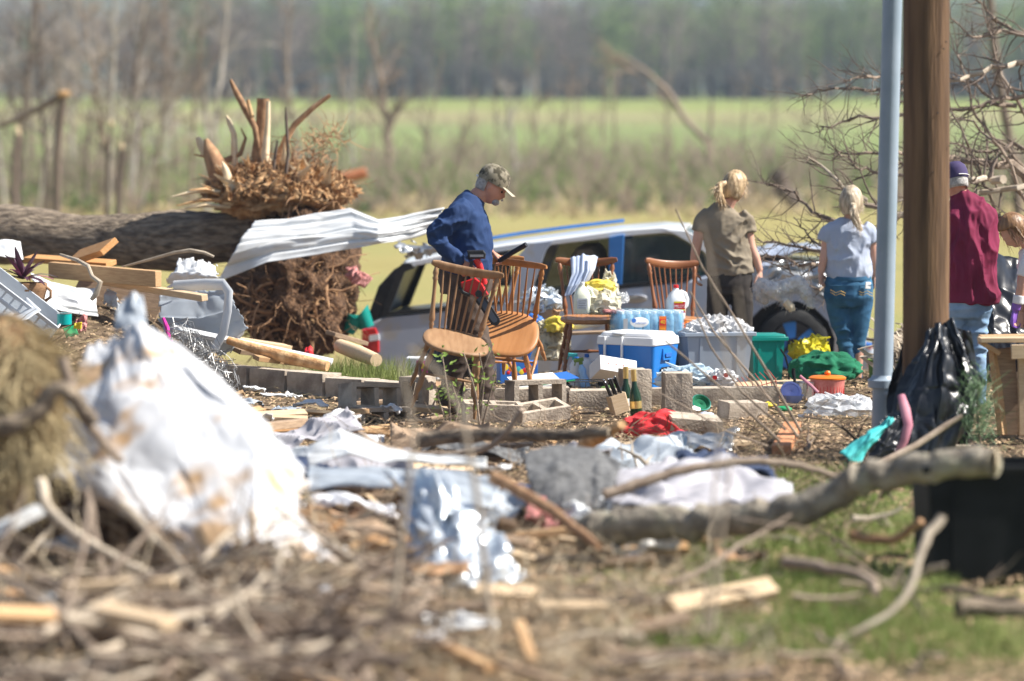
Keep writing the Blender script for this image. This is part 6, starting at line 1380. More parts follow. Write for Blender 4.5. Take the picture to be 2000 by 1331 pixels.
m = MB(); limb(m, [q(2030, 610), q(2030, 640)], [(.14, .11), (.14, .11)], 18, 3, (0, 1, 0)); limb(m, [q(2018, 630, -.07), q(2014, 790, -.07)], [.085, .065]); limb(m, [q(2038, 630, .08), q(2034, 790, .08)], [.085, .065]); cloth_obj(m, 'trousers', 'charcoal_trouser', t, .012, 3)
gl = MB(); limb(gl, [q(1979, 590, -.125), W1], [.034, .032]); hand(gl, W1, (-.15, 0, -1), (.7, .4, 0), (-.5, -.6, 0), (35, 40, 30), .98); cloth_obj(gl, 'glove', 'nitrile_purple', t, .006, 1)
m = MB(); limb(m, [q(1983, 575, -.13), q(1980, 592, -.13)], [.042, .04]); cloth_obj(m, 'cuff', 'shirt_white', t, .007, 1)
m = MB(); m.ell((0, 0, 0), (1, 1, 1), None, 40, 30)
for k in range(len(m.v)): d = V(m.v[k]); r = 1 + .03 * ridge((d.x * 3, d.y * 16, d.z * 2), 1, 5); m.v[k] = tuple(hc + HM @ (V((d.x * .106 - .012, d.y * .092, d.z * .125 + .006)) * r))
m.f = [f for f in m.f if all((lambda u: (u.x < .03 or u.z > .045 + .3 * u.x) and u.z > -.11)(HM.transposed() @ (V(m.v[i]) - hc)) for i in f)]; m.build('hair', 'hair_brown', t, thick=.012, ang=80)
m = MB()
for k in range(220):
    a = rg.uniform(.7, 5.6); z = rg.uniform(-.05, .1); f = (1 - (z / .14) ** 2) ** .5; p = hc + HM @ V((.106 * math.cos(a) * f - .012, .092 * math.sin(a) * f, z)); m.tube(wander(p, HM @ V((.25 * math.cos(a), .25 * math.sin(a), -1)), rg.uniform(.06, .12), 5, .10, rg), taper(.0024, .0008, 5), 3, cap=False)
m.build('loose_strands', 'hair_brown', t, smooth=False)
# ================================================================== POSTS, BAG, STAND
YP = 19.4
b0 = at(1808, 900, YP); b0.z = -.1; t = thing('utility_pole', 'thick brown wooden utility pole', 'utility pole', b0)
m = MB(); P = [b0 + (at(1810, -160, YP) - b0) * (i / 30) for i in range(31)]; m.tube(P, [.137 - .002 * i / 30 for i in range(31)], 40)
for k in range(len(m.v)):
    x, y, z = m.v[k]; a = math.atan2(y - YP, x - b0.x); f = .004 * ridge((a * 6, z * .5, 1), 1, 2); m.v[k] = (x + math.cos(a) * f, y + math.sin(a) * f, z)
m.build('shaft', 'pole_wood', t, world=True, ang=180)
rg = random.Random(5)
for k in range(9): a = rg.uniform(3.6, 5.8); z = rg.uniform(.5, 2.6); p = V((b0.x + .137 * math.cos(a), YP + .137 * math.sin(a), z)); MB().tube([p, p + V((math.cos(a), math.sin(a), 0)) * .012], .004, 5).build('nail', 'dark_metal', t, world=True)
YQ = 20.0; b0 = at(1722, 870, YQ); b0.z = -.02; t = thing('galvanised_post', 'pale blue grey galvanised metal post leaning beside the utility pole', 'post', b0)
MB().tube([b0, at(1724, 740, YQ), at(1746, -120, YQ)], [.066, .062, .060], 28).build('tube', 'galvanised', t, world=True)
MB().lathe([(.064, -.02), (.088, -.015), (.09, .03), (.07, .045), (.064, .06)], 28, at(1723, 752, YQ)).build('collar', 'galvanised', t, world=True)
MB().tube([at(1728, 768, YQ - .03), at(1756, 775, YQ - .06), at(1770, 776, YQ - .07)], [.035, .03, .03], 14).build('side_outlet', 'galvanised', t, world=True)
MB().lathe([(.001, -.03), (.032, -.03), (.036, -.01), (.036, .02)], 14, at(1758, 775, YQ - .1), rotm(90, 0, 0)).build('cap', 'plastic_white', t, world=True)
# black bag snagged on the pole
t = thing('black_bag', 'large torn black plastic bag draped round the foot of the utility pole', 'plastic bag', at(1800, 880, 19.0))
def drape(name, rows, seed, f1=5, a1=.045):
    C = [[at(*q) for q in row] for row in rows]
    def fn(u, v, p):
        x = u * f1 + .9 * nz((u * 2, v * 2.2, seed), 1, seed) ; return a1 * ridge((x, v * .8, seed), 1, seed) + .45 * a1 * ridge((x * 2.1, v * 2.2, seed), 1, seed + 2) + .3 * a1 * ridge((u * 7, v * 7, seed), 1, seed + 4)
    MB().patch(C, 70, 80, fn).build(name, 'bag_black', t, world=True, ang=70, thick=.003)
drape('bag_front', [[(1795, 655, 19.12), (1812, 640, 19.05), (1840, 622, 19.1), (1872, 640, 19.2)], [(1765, 700, 19.1), (1800, 690, 18.95), (1850, 680, 18.95), (1890, 700, 19.15)], [(1735, 760, 19.05), (1790, 755, 18.85), (1850, 750, 18.85), (1905, 760, 19.1)], [(1722, 820, 19.0), (1775, 825, 18.8), (1840, 830, 18.8), (1915, 800, 19.0)], [(1732, 875, 18.9), (1770, 890, 18.75), (1830, 905, 18.75), (1880, 880, 18.95)]], 3)
drape('bag_side', [[(1838, 628, 19.2), (1862, 618, 19.2), (1888, 650, 19.25)], [(1860, 690, 19.1), (1890, 690, 19.1), (1905, 720, 19.2)], [(1870, 760, 19.05), (1900, 740, 19.0), (1925, 750, 19.1)], [(1850, 850, 19.0), (1880, 820, 18.95), (1905, 800, 19.0)]], 6, 3)
drape('bag_tail', [[(1735, 800, 18.9), (1760, 815, 18.85), (1790, 830, 18.85)], [(1700, 850, 18.8), (1730, 870, 18.75), (1770, 885, 18.8)], [(1645, 905, 18.75), (1690, 925, 18.7), (1740, 925, 18.75)]], 9, 4, .03)
drape('bag_back', [[(1780, 650, 19.5), (1830, 630, 19.6), (1890, 650, 19.5)], [(1745, 760, 19.45), (1820, 750, 19.6), (1910, 750, 19.5)], [(1735, 890, 19.3), (1820, 910, 19.4), (1890, 890, 19.3)]], 12, 4)
sheet('teal_rag', [[(1738, 812, 18.7), (1750, 818, 18.7), (1745, 828, 18.7)], [(1690, 840, 18.6), (1705, 852, 18.5), (1715, 862, 18.6)], [(1640, 880, 18.5), (1662, 902, 18.45), (1685, 905, 18.5)]], 'cloth_teal', 'turquoise rag trailing from the black bag', 'rag', 3, .03, 2.5, 24, 30, .005)
o = MB().tube([at(1760, 772, 18.7), at(1768, 800, 18.65), at(1774, 830, 18.6), at(1766, 862, 18.6), at(1750, 890, 18.6)], [(.022, .012), (.03, .014), (.028, .014), (.024, .012), (.018, .01)], 8).build('pink_strap', 'cloth_pinkish'); tag(o, 'dusty pink strap hanging from the black bag', 'strap')
o = MB().tube([at(1560, 945, 18), at(1640, 930, 18), at(1720, 905, 18.1), at(1790, 870, 18.2), at(1850, 830, 18.3), at(1880, 812, 18.3)], [.016, .02, .02, .02, .018, .012], 9).build('branch', 'twig'); tag(o, 'grey branch lying across the front of the black bag', 'branch')
# wooden stand at the right edge
t = thing('wooden_stand', 'unpainted wooden stand with a flat top beside the black bag', 'stand', at(1985, 852, 20.6))
def sb(name, a, b_, w_, t_, roll=0, mn='lumber'): m = MB(); board_mb(m, at(*a), at(*b_), w_, t_, roll); return m.build(name, mn, t, world=True, bevel=.004)
sb('top_board', (1912, 664, 20.3), (2110, 662, 20.3), .16, .03, 0, 'lumber_pale'); sb('top_board', (1914, 660, 20.55), (2110, 656, 20.55), .14, .03, 0, 'lumber'); sb('top_rail', (1975, 688, 20.2), (2110, 684, 20.2), .025, .09, 0, 'lumber_pale')
sb('brace', (1914, 668, 20.32), (1950, 690, 20.32), .14, .03, 0, 'lumber'); sb('leg', (1962, 680, 20.35), (1976, 850, 20.35), .12, .03, 90, 'old_board'); sb('leg', (1940, 682, 20.35), (1958, 850, 20.3), .04, .06, 90, 'lumber'); sb('leg', (1994, 690, 20.3), (1996, 850, 20.3), .05, .04, 0, 'lumber_pale'); sb('leg', (2090, 680, 20.4), (2090, 850, 20.4), .05, .1, 0, 'lumber'); sb('panel', (2010, 700, 20.7), (2010, 850, 20.7), .7, .015, 0, 'old_board')
sheet('black_sheet', [[(1880, 500, 23.9), (1930, 478, 24), (1985, 500, 24), (2040, 520, 24)], [(1890, 560, 23.7), (1935, 550, 23.6), (1990, 570, 23.6), (2040, 590, 23.7)], [(1900, 640, 23.6), (1940, 640, 23.4), (1990, 650, 23.4), (2040, 660, 23.5)], [(1890, 720, 23.5), (1940, 722, 23.3), (1990, 724, 23.3), (2040, 724, 23.4)]], 'bag_black', 'black crumpled sheet hung behind the maroon shirted man', 'tarpaulin', 9, .06, 3, 40, 50, .003)  # dark crumpled sheet filling the area behind the man
# pine sprig
t = thing('pine_sprig', 'green pine sprig leaning between the black bag and the wooden stand', 'plant', at(1915, 860, 18.9)); m = MB(); rg = random.Random(12)
MB().tube([at(1915, 870, 18.9), at(1908, 800, 18.9), at(1912, 735, 18.9)], [.008, .006, .003], 6).build('stem', 'twig', t, world=True)
for k in range(420):
    f = rg.random(); p = at(1915 - 6 * f, 865 - 120 * f, 18.9) + V((rg.gauss(0, .05), rg.gauss(0, .04), rg.gauss(0, .04))); m.tube([p, p + V((rg.gauss(0, .06), rg.gauss(0, .05), rg.uniform(.02, .1)))], [.0022, .0006], 3, cap=False)
m.build('needles', 'pine_needle', t, world=True, smooth=False)

# ================================================================== FALLEN CROWN AT THE RIGHT
t = thing('fallen_tree', 'crown of a fallen bare tree sprawling behind the two poles', 'tree', at(2120, 470, 27.5)); rg = random.Random(77); tw = MB()
LIMBS = [([(2060, 130), (2000, 122), (1940, 133), (1870, 158), (1800, 172), (1760, 178)], 27.6, 7), ([(2060, 90), (1980, 60), (1940, 30), (1910, 0), (1890, -30)], 28.4, 5), ([(2050, 75), (1960, 62), (1900, 72), (1862, 40), (1840, 8)], 28.2, 4),
    ([(2040, 395), (1975, 322), (1930, 318), (1860, 314), (1790, 318), (1740, 330)], 27.4, 11), ([(1990, 210), (1930, 200), (1880, 212), (1800, 210), (1740, 196)], 27.8, 5), ([(2050, 160), (2000, 192), (1940, 196), (1900, 160), (1860, 150)], 27.9, 6),
    ([(1990, 480), (1930, 380), (1900, 300), (1862, 220), (1850, 190)], 27.2, 4), ([(2010, 400), (1950, 290), (1900, 240), (1850, 230)], 27.2, 4), ([(2000, 330), (1940, 270), (1900, 210), (1880, 130), (1870, 90)], 27.7, 4),
    ([(1960, 350), (1920, 350), (1880, 350), (1850, 342)], 26.9, 9), ([(1770, 425), (1700, 402), (1660, 372), (1620, 336), (1578, 307)], 26.9, 7), ([(1790, 230), (1720, 226), (1660, 236), (1610, 250), (1588, 262)], 27.6, 4),
    ([(1800, 150), (1730, 170), (1690, 178), (1640, 170), (1600, 178), (1566, 190)], 27.6, 4), ([(1790, 150), (1720, 148), (1680, 152), (1648, 160)], 27.5, 4), ([(1780, 300), (1720, 296), (1680, 302), (1640, 300), (1626, 312)], 27.3, 4),
    ([(1790, 340), (1720, 335), (1680, 330), (1650, 312), (1636, 298)], 27.2, 4), ([(1720, 470), (1640, 440), (1590, 415), (1550, 378), (1500, 360), (1486, 356)], 26.9, 5), ([(1700, 520), (1640, 500), (1600, 490), (1550, 480), (1510, 476), (1480, 468)], 26.9, 5),
    ([(1700, 500), (1640, 480), (1600, 478), (1570, 450), (1550, 425)], 26.9, 4), ([(1690, 540), (1620, 520), (1560, 515), (1520, 500), (1495, 496)], 26.8, 5), ([(1700, 560), (1640, 545), (1600, 560), (1560, 545), (1530, 520)], 26.7, 4),
    ([(2030, 440), (1970, 430), (1920, 420), (1860, 430), (1790, 445)], 26.9, 6), ([(2030, 300), (1980, 280), (1930, 300), (1860, 280), (1790, 270)], 27.5, 5), ([(2010, 250), (1960, 150), (1940, 90), (1930, 40)], 28, 4), ([(1800, 400), (1740, 440), (1700, 450), (1660, 470)], 27, 4), ([(2020, 360), (1960, 370), (1890, 390), (1800, 385), (1740, 400)], 27, 7)]
for pts, Y, r in LIMBS:
    P = []; 
    for i in range(len(pts) - 1):
        a, c = at(*pts[i], Y), at(*pts[i + 1], Y)
        for k in range(3): P.append(a.lerp(c, k / 3) + V((rg.gauss(0, .012), rg.gauss(0, .06), rg.gauss(0, .012))))
    P.append(at(*pts[-1], Y)); n = len(P) - 1; rr = taper(r / S(Y), .25 * r / S(Y), n); MB().tube(P, rr, 7).build('limb', 'twig_pale' if r in (9, 7) else 'twig', t, world=True)
    for k in range(9 + n):
        u = rg.random() ** .8 * n; a = min(int(u), n - 1); p = P[a].lerp(P[a + 1], u - a); d = (P[a + 1] - P[a]).normalized() + V((rg.gauss(0, .5), rg.gauss(0, .5), rg.gauss(0, .6))); grow([tw], p, d, rg.uniform(.15, .55), max(.004, rr[a] * .42), 2, rg, .2, (3, 2), 1, .02, .5, 5, .8)
tw.build('twigs', 'twig_dark', t, world=True, smooth=False)
tag(MB().tube([at(1928, -60, 60), at(1945, 120, 60), at(1978, 310, 60), at(1990, 420, 60)], [.07, .085, .085, .09], 9).build('leaning_trunk', 'twig_dark'), 'dark slim trunk leaning behind the fallen crown', 'tree trunk')
brush('stick_heap', 'twig_pale', 'heap of pale broken sticks on the ground behind the poles', 61, 260, .118, .17, 25, 27.5, .12, .5, 0, 0)

# ================================================================== FOREGROUND
def limbthing(pp, Y, r, mname, label, cat='branch', name='branch', n=10, group=None, r1=None, wob=.01):
    rg = random.Random(len(label) + int(pp[0][0])); Ys = Y if hasattr(Y, '__len__') else (Y, Y); P = []; k = len(pp)
    for i, q in enumerate(pp): P.append(at(*q, Ys[0] + (Ys[1] - Ys[0]) * i / (k - 1)))
    Q = []
    for i in range(k - 1):
        for j in range(5):
            t_ = j / 5; a, b_, c, d = P[max(0, i - 1)], P[i], P[i + 1], P[min(k - 1, i + 2)]
            Q.append(.5 * ((2 * b_) + (c - a) * t_ + (2 * a - 5 * b_ + 4 * c - d) * t_ * t_ + (3 * b_ - a - 3 * c + d) * t_ ** 3) + V((rg.gauss(0, wob * .3), rg.gauss(0, wob * .3), rg.gauss(0, wob * .3))))
    Q.append(P[-1]); N_ = len(Q) - 1; s = S(Ys[0]); rr = taper(r / s, (r1 if r1 is not None else r * .6) / s, N_); rr = [x * (1 + .12 * nz((i * .6, r, 0), 1)) for i, x in enumerate(rr)]
    m = MB().tube(Q, rr, n); return single(m, name, mname, label, cat, group)
limbthing([(1150, 1040), (1200, 1030), (1300, 1022), (1420, 1020), (1530, 1002), (1640, 966), (1730, 926), (1840, 908), (1942, 903)], (14.6, 13.9), 36, 'bark_grey', 'thick grey barked log lying across the grass in front of the black tub', 'log', 'fallen_log', 22, None, 28, .035)
tag(MB().lathe([(.060, 0), (.058, .006), (.001, .008)], 20, at(1943, 903, 13.89), rotm(0, 90, 0)).build('sawn_end', 'torn_pale', bpy.data.objects['fallen_log.001'] if 'fallen_log.001' in bpy.data.objects else None, world=True), None, None)
limbthing([(1180, 968), (1260, 940), (1360, 915), (1480, 902), (1560, 912), (1650, 935)], (15.2, 15.6), 11, 'twig', 'crooked grey branch lying above the thick log')
limbthing([(1530, 1098), (1600, 1108), (1690, 1128), (1712, 1160)], (13.4, 13.0), 13, 'twig', 'short brown stick lying on the grass')
limbthing([(1660, 1042), (1740, 1055), (1800, 1018)], (14.0, 13.8), 12, 'root', 'bent reddish stick lying beside the black tub')
limbthing([(1840, 1012), (1800, 1070), (1785, 1130), (1745, 1190), (1640, 1250)], (12.6, 12.2), 9, 'twig_pale', 'pale forked twig standing in front of the black tub')
limbthing([(1785, 1128), (1830, 1110), (1846, 1106)], (12.5, 12.4), 6, 'twig_pale', 'small side fork of the pale twig by the tub')
limbthing([(1870, 1185), (1940, 1190), (2020, 1196)], (12.6, 12.6), 22, 'bark', 'dark short log lying on the grass at the far side of the tub', 'log', 'fallen_log')
limbthing([(960, 930), (1060, 985), (1120, 1030), (1170, 1068)], (14.4, 13.8), 13, 'root', 'reddish brown broken limb sticking out beside the silver insulation')
tub('black_tub', 'large black plastic tub standing on the grass behind the thick log', G(1915, 1122), 4, .56, .42, .50, 'plastic_black', .9)
# big white sheet
WS = [
    [(166, 668, 14.7), (215, 646, 14.65), (265, 634, 14.6), (310, 638, 14.6), (344, 656, 14.6)],
    [(134, 735, 14.4), (215, 705, 14.3), (290, 690, 14.25), (360, 694, 14.25), (424, 738, 14.3)],
    [(108, 825, 14.1), (220, 795, 13.95), (340, 776, 13.9), (450, 780, 13.9), (536, 842, 14.0)],
    [(88, 925, 13.8), (210, 905, 13.6), (350, 885, 13.5), (500, 882, 13.5), (608, 930, 13.7)],
    [(190, 985, 13.5), (270, 990, 13.3), (390, 995, 13.15), (500, 980, 13.15), (600, 992, 13.4)],
    [(290, 1020, 13.3), (345, 1065, 13.0), (410, 1098, 12.85), (510, 1070, 12.9), (668, 1094, 13.1)]]
def tri(x): x = x % 1; return 1 - abs(2 * x - 1)
def wsf(u, v, p):
    k = .05 * (tri(1.6 * u + .9 * v + .1) - .5) + .03 * (tri(2.3 * v - .8 * u + .35) - .5) + .018 * ridge((u * 5, v * 5, 2), 1, 35) + .007 * ridge((u * 13, v * 13, 2), 1, 36)
    return k
m = MB().patch([[at(*q) for q in row] for row in WS], 110, 100, wsf)
keep = []
for k, f in enumerate(m.f):
    j, i = divmod(k, 109); e = min(i, 108 - i, j, 98 - j)
    if e < 5 and nz((i * .25, j * .25, 3), 1, 7) + .32 < (1 - e / 5) * .5: continue
    keep.append(f)
m.f = keep
single(m, 'white_sheet_metal', 'white_metal_stained', 'huge crumpled white metal sheet with brown stains leaning on the debris heap', 'metal sheet', thick=.003, ang=14)
sheet('shaded_flap', [[(226, 650, 14.75), (255, 642, 14.72), (288, 648, 14.7)], [(230, 618, 14.8), (258, 608, 14.78), (284, 614, 14.78)], [(244, 588, 14.85), (260, 574, 14.85), (276, 584, 14.85)]], 'blue_grey_metal', 'pointed metal flap with its shade painted grey at the top of the white sheet', 'metal panel', 3, .02, 2, 20, 20, .003)  # shaded fold of the white sheet, its shade put into the grey
# silver insulation
sheet('silver_insulation', [
    [(740, 905, 14.6), (790, 888, 14.6), (850, 900, 14.5), (900, 930, 14.5)],
    [(765, 960, 14.4), (820, 950, 14.25), (880, 965, 14.2), (950, 985, 14.3)],
    [(775, 1020, 14.2), (830, 1030, 14.0), (900, 1030, 13.95), (985, 1020, 14.1)],
    [(780, 1080, 14.1), (840, 1100, 13.8), (920, 1090, 13.75), (1010, 1060, 13.9)],
    [(770, 1140, 14.0), (850, 1150, 13.7), (940, 1130, 13.65), (1045, 1110, 13.8)]],
    'foil', 'crumpled silver foil insulation glinting in the sun', 'insulation', 41, .10, 3.4, 70, 70, .004, torn=3)
def gsheet(name, rows, mn, label, cat, seed, **k): return sheet(name, rows, mn, label, cat, seed, **k)
gsheet('grey_cloth', [[(1200, 905, 16.3), (1300, 880, 16.5), (1420, 892, 16.6), (1530, 925, 16.4)], [(1195, 945, 15.9), (1300, 925, 15.8), (1430, 940, 15.8), (1550, 960, 15.9)], [(1190, 985, 15.5), (1300, 975, 15.3), (1430, 985, 15.3), (1570, 985, 15.6)]], 'cloth_grey', 'crumpled grey fabric sheet lying behind the thick log', 'cloth', 42, amp=.07, s=3, nu=60, nv=40)
gsheet('navy_cloth', [[(1320, 868, 16.9), (1400, 872, 16.9), (1500, 890, 16.8)], [(1330, 900, 16.5), (1410, 900, 16.4), (1520, 925, 16.4)]], 'cloth_navy', 'navy fabric folded over the grey fabric sheet', 'cloth', 43, amp=.06, s=3)
gsheet('shingle_panel', [[(1020, 880, 16.2), (1090, 862, 16.3), (1170, 868, 16.2), (1215, 900, 16.0)], [(1030, 930, 15.8), (1090, 915, 15.8), (1160, 920, 15.8), (1200, 940, 15.7)], [(1050, 985, 15.6), (1100, 990, 15.5), (1150, 990, 15.5), (1180, 985, 15.5)]], 'asphalt_shingle', 'dark grey curved roofing panel in front of the pale board', 'roof panel', 44, amp=.03, s=2)
gsheet('white_flashing', [[(590, 868, 16.8), (660, 835, 16.8), (760, 868, 16.6), (860, 882, 16.4), (950, 890, 16.2)], [(600, 900, 16.4), (680, 880, 16.3), (770, 892, 16.2), (860, 900, 16.1), (950, 902, 16.0)]], 'white_metal', 'long bent white metal flashing lying in the middle of the debris', 'flashing', 45, amp=.04, s=2.5, nu=60)
gsheet('grey_flashing', [[(600, 905, 16.2), (720, 900, 16.0), (860, 912, 15.8), (980, 935, 15.6)], [(600, 950, 15.7), (720, 945, 15.6), (860, 960, 15.4), (960, 985, 15.3)]], 'blue_grey_metal', 'dull grey metal sheet lying flat below the white flashing', 'metal panel', 46, amp=.04, s=2.5, nu=50)
gsheet('tarp_scrap', [[(600, 960, 15.6), (680, 955, 15.5), (770, 985, 15.3)], [(610, 975, 15.4), (690, 975, 15.2), (780, 1005, 15.1)]], 'shirt_white', 'strip of white fabric lying beside the silver insulation', 'cloth', 47, amp=.04, s=2.5)
gsheet('gutter', [[(385, 1165, 13.2), (520, 1150, 13.2), (700, 1140, 13.3), (860, 1130, 13.4)], [(390, 1178, 13.05), (520, 1166, 13.05), (700, 1160, 13.15), (860, 1150, 13.25)], [(400, 1215, 13.05), (520, 1205, 13.05), (700, 1195, 13.15), (860, 1180, 13.25)]], 'old_board', 'long dull brown gutter lying below the silver insulation', 'gutter', 48, amp=.01, s=2, nu=40, nv=24)
gsheet('white_edge', [[(380, 1172, 12.95), (440, 1165, 12.95), (470, 1160, 13.0)], [(385, 1190, 12.9), (440, 1182, 12.9), (470, 1176, 12.95)]], 'white_metal', 'short bright metal strip at the end of the brown gutter', 'metal strip', 49, amp=.005, s=2)
MID = [('cloth_grey', 'pale grey', 620, 850, .26, .12), ('cloth_grey', 'grey cloth', 700, 925, .3, .16), ('blue_grey_metal', 'grey metal', 1010, 1000, .26, .16), ('cloth_grey', 'pale grey', 1120, 905, .2, .1), ('asphalt_shingle', 'dark shingle', 930, 880, .3, .15), ('paper_white', 'white board', 1270, 1060, .16, .1), ('blue_grey_metal', 'grey metal', 1250, 890, .3, .14), ('cardboard', 'brown card', 690, 1000, .22, .16), ('cloth_navy', 'navy cloth', 640, 930, .26, .12), ('white_metal', 'white metal', 560, 905, .22, .12), ('insulation_pink', 'pink insulation', 1060, 1010, .1, .07), ('bare_metal', 'bare metal', 1340, 870, .3, .1), ('white_metal', 'white metal', 1160, 1010, .14, .08), ('old_board', 'brown fibreboard', 860, 860, .3, .12)]
rg = random.Random(52); WH = ['beside the white flashing', 'under the white flashing', 'beside the reddish limb', 'between the roofing panel and the log', 'behind the silver insulation', 'below the rotten limb', 'behind the grey fabric', 'left of the foil', 'near the large white sheet', 'touching the large white sheet', 'beside the reddish broken limb', 'behind the navy fabric', 'below the roofing panel', 'in front of the cinder blocks']
for k, (mn, nm, px, py, sx, sy) in enumerate(MID):
    p = G(px, py, .1); a = rg.uniform(-.5, .5); ux = V((math.cos(a), math.sin(a), rg.gauss(0, .15))); uy = V((-math.sin(a), math.cos(a), rg.uniform(.1, .6)))
    m = MB().patch([[p + ux * sx * (i - 1) + uy * sy * (j - 1) + V((0, 0, rg.gauss(0, .03))) for i in range(3)] for j in range(3)], 36, 26, lambda u, v, q: .05 * (tri(1.7 * u + rg.random() * 0 + v * .6 + k * .3) - .5) + .03 * ridge((u * 4, v * 4, k), 1, k))
    single(m, 'debris_sheet', mn, f'bent {nm} sheet lying {WH[k].replace("left of", "close to")}', 'debris sheet', thick=.004, ang=18)
# brown thatch mound at the left
m = MB().ell(at(0, 775, 13.4), (.25, .28, .30), None, 60, 44, lambda d: 1 + .18 * nz(d, 2, 4) + .1 * ridge(d, 5, 2)); single(m, 'straw_mound', 'thatch', 'brown matted straw mound beside the white metal sheet', 'straw')
rg = random.Random(15); m = MB()
for k in range(1500):
    d = V((rg.gauss(0, 1), -abs(rg.gauss(0, 1)), rg.gauss(0, 1))).normalized(); p = at(0, 775, 13.4) + V((d.x * .27, d.y * .3, d.z * .33)); m.tube(wander(p, d * .5 + V((rg.gauss(0, .5), rg.gauss(0, .4), -.5)), rg.uniform(.08, .3), 3, .2, rg, -.12), taper(.004, .001, 3), 3, cap=False)
o = m.build('straw_strands', 'dry_blade', bpy.data.objects['straw_mound'], world=True, smooth=False); o['kind'] = 'stuff'
limbthing([(-20, 840), (60, 815), (120, 760), (185, 828)], (13.0, 13.0), 22, 'bark', 'dark rotten limb across the matted straw mound')
limbthing([(120, 700), (150, 790), (215, 880), (240, 900)], (13.1, 13.1), 12, 'twig', 'bent grey stick rising beside the straw mound')
board('white_board', at(-30, 1050, 12.9), at(68, 1000, 13.0), .09, .04, 'white_metal', 'white painted board poking out of the branches below the straw mound', 'board')
# heap of dark brush under the sheet
m = MB().ell(at(150, 1075, 14.2), (.75, .4, .38), None, 70, 40, lambda d: 1 + .2 * nz(d, 2.2, 6) + .16 * ridge(d, 4, 3)); single(m, 'brush_heap', 'soil_root', 'dark heap of soil and rotten brush under the white metal sheet', 'heap')
T_ = [([(236, 985), (300, 1050), (370, 1120), (420, 1190)], 11, 'twig_pale', 'curved pale branch crossing below the white sheet'), ([(80, 940), (100, 1000), (190, 1070), (330, 1140)], 12, 'twig_pale', 'long pale branch running under the straw mound'), ([(0, 1148), (140, 1180), (260, 1215), (420, 1262), (600, 1305)], 14, 'twig_pale', 'long pale branch snaking along the bottom of the heap'), ([(560, 1300), (640, 1262), (720, 1245), (800, 1240)], 20, 'bark_grey', 'thick pale limb rising from the bottom of the heap'), ([(490, 1000), (500, 1060), (560, 1130), (640, 1200), (700, 1260)], 9, 'twig', 'slanting grey stick in front of the brown gutter'), ([(405, 1228), (470, 1195), (500, 1150), (490, 1110)], 13, 'twig_pale', 'forked pale branch standing in front of the gutter'), ([(40, 880), (90, 1000), (75, 1080), (90, 1180)], 10, 'twig', 'upright grey stick below the straw mound'), ([(170, 960), (190, 1080), (215, 1180), (222, 1240)], 9, 'twig', 'upright brown stick in the dark brush heap'), ([(60, 1210), (110, 1260), (150, 1340)], 10, 'twig', 'grey stick slanting down at the bottom of the heap'), ([(0, 1290), (120, 1310), (260, 1300), (420, 1330)], 13, 'twig_pale', 'pale branch lying along the lowest edge of the heap'), ([(330, 1140), (350, 1220), (352, 1260)], 8, 'twig', 'short upright stick beside the pale sawn timbers'), ([(700, 850), (760, 880), (850, 890), (960, 870), (1020, 800)], 9, 'twig', 'thin dark branch arching over the white flashing'), ([(820, 860), (950, 850), (1080, 850), (1190, 845)], 16, 'bark', 'dark limb lying in front of the cinder blocks'), ([(1140, 870), (1180, 850), (1215, 830)], 15, 'torn_wood', 'torn orange branch stump beside the red cloth')]
for pp, r, mn, lb in T_: limbthing(pp, (12.9 if pp[0][1] > 900 else 17.5, 12.6 if pp[0][1] > 900 else 17.0), r, mn, lb)
SAW = [((110, 1150), (325, 1140), 34, 'pale sawn timber lying in the branches'), ((190, 1190), (335, 1222), 40, 'thick pale sawn timber end poking out of the branches'), ((-20, 1200), (120, 1205), 36, 'pale board half buried at the foot of the straw mound'), ((545, 1000), (655, 1030), 34, 'splintered bright timber beside the white metal sheet'), ((640, 1120), (780, 1095), 26, 'brown lath lying against the silver insulation'), ((730, 1060), (790, 1075), 40, 'torn bright wood chunk against the silver insulation'), ((560, 1060), (740, 1035), 60, 'wide brown board lying behind the gutter'), ((1300, 1190), (1500, 1150), 42, 'broken pale plank lying on the grass'), ((505, 835), (600, 825), 26, 'orange sawn timber in front of the foundation wall'), ((500, 850), (605, 842), 18, 'second sawn timber under the orange one'), ((470, 815), (600, 808), 20, 'brown plank end beyond the orange timber'), ((700, 842), (815, 852), 12, 'pale lath in front of the broken cinder block')]
for k, (a, b_, wpx, lb) in enumerate(SAW):
    lift = .2 if k < 3 else .05; p0, p1 = G(*a, lift + .03 * (k % 3)), G(*b_, lift + .03 + .03 * (k % 2)); 
    if abs(p0.y - p1.y) > .9: p1.y = p0.y + .5
    board('sawn_timber', p0, p1, wpx / S(p0.y), wpx / S(p0.y) * .6, ['lumber_pale', 'lumber', 'lumber_orange', 'torn_wood', 'old_board'][(k * 3) % 5 if k > 7 else [0, 0, 1, 3, 4, 3, 4, 0][k]], lb, 'timber', None, 12 * (k % 4))
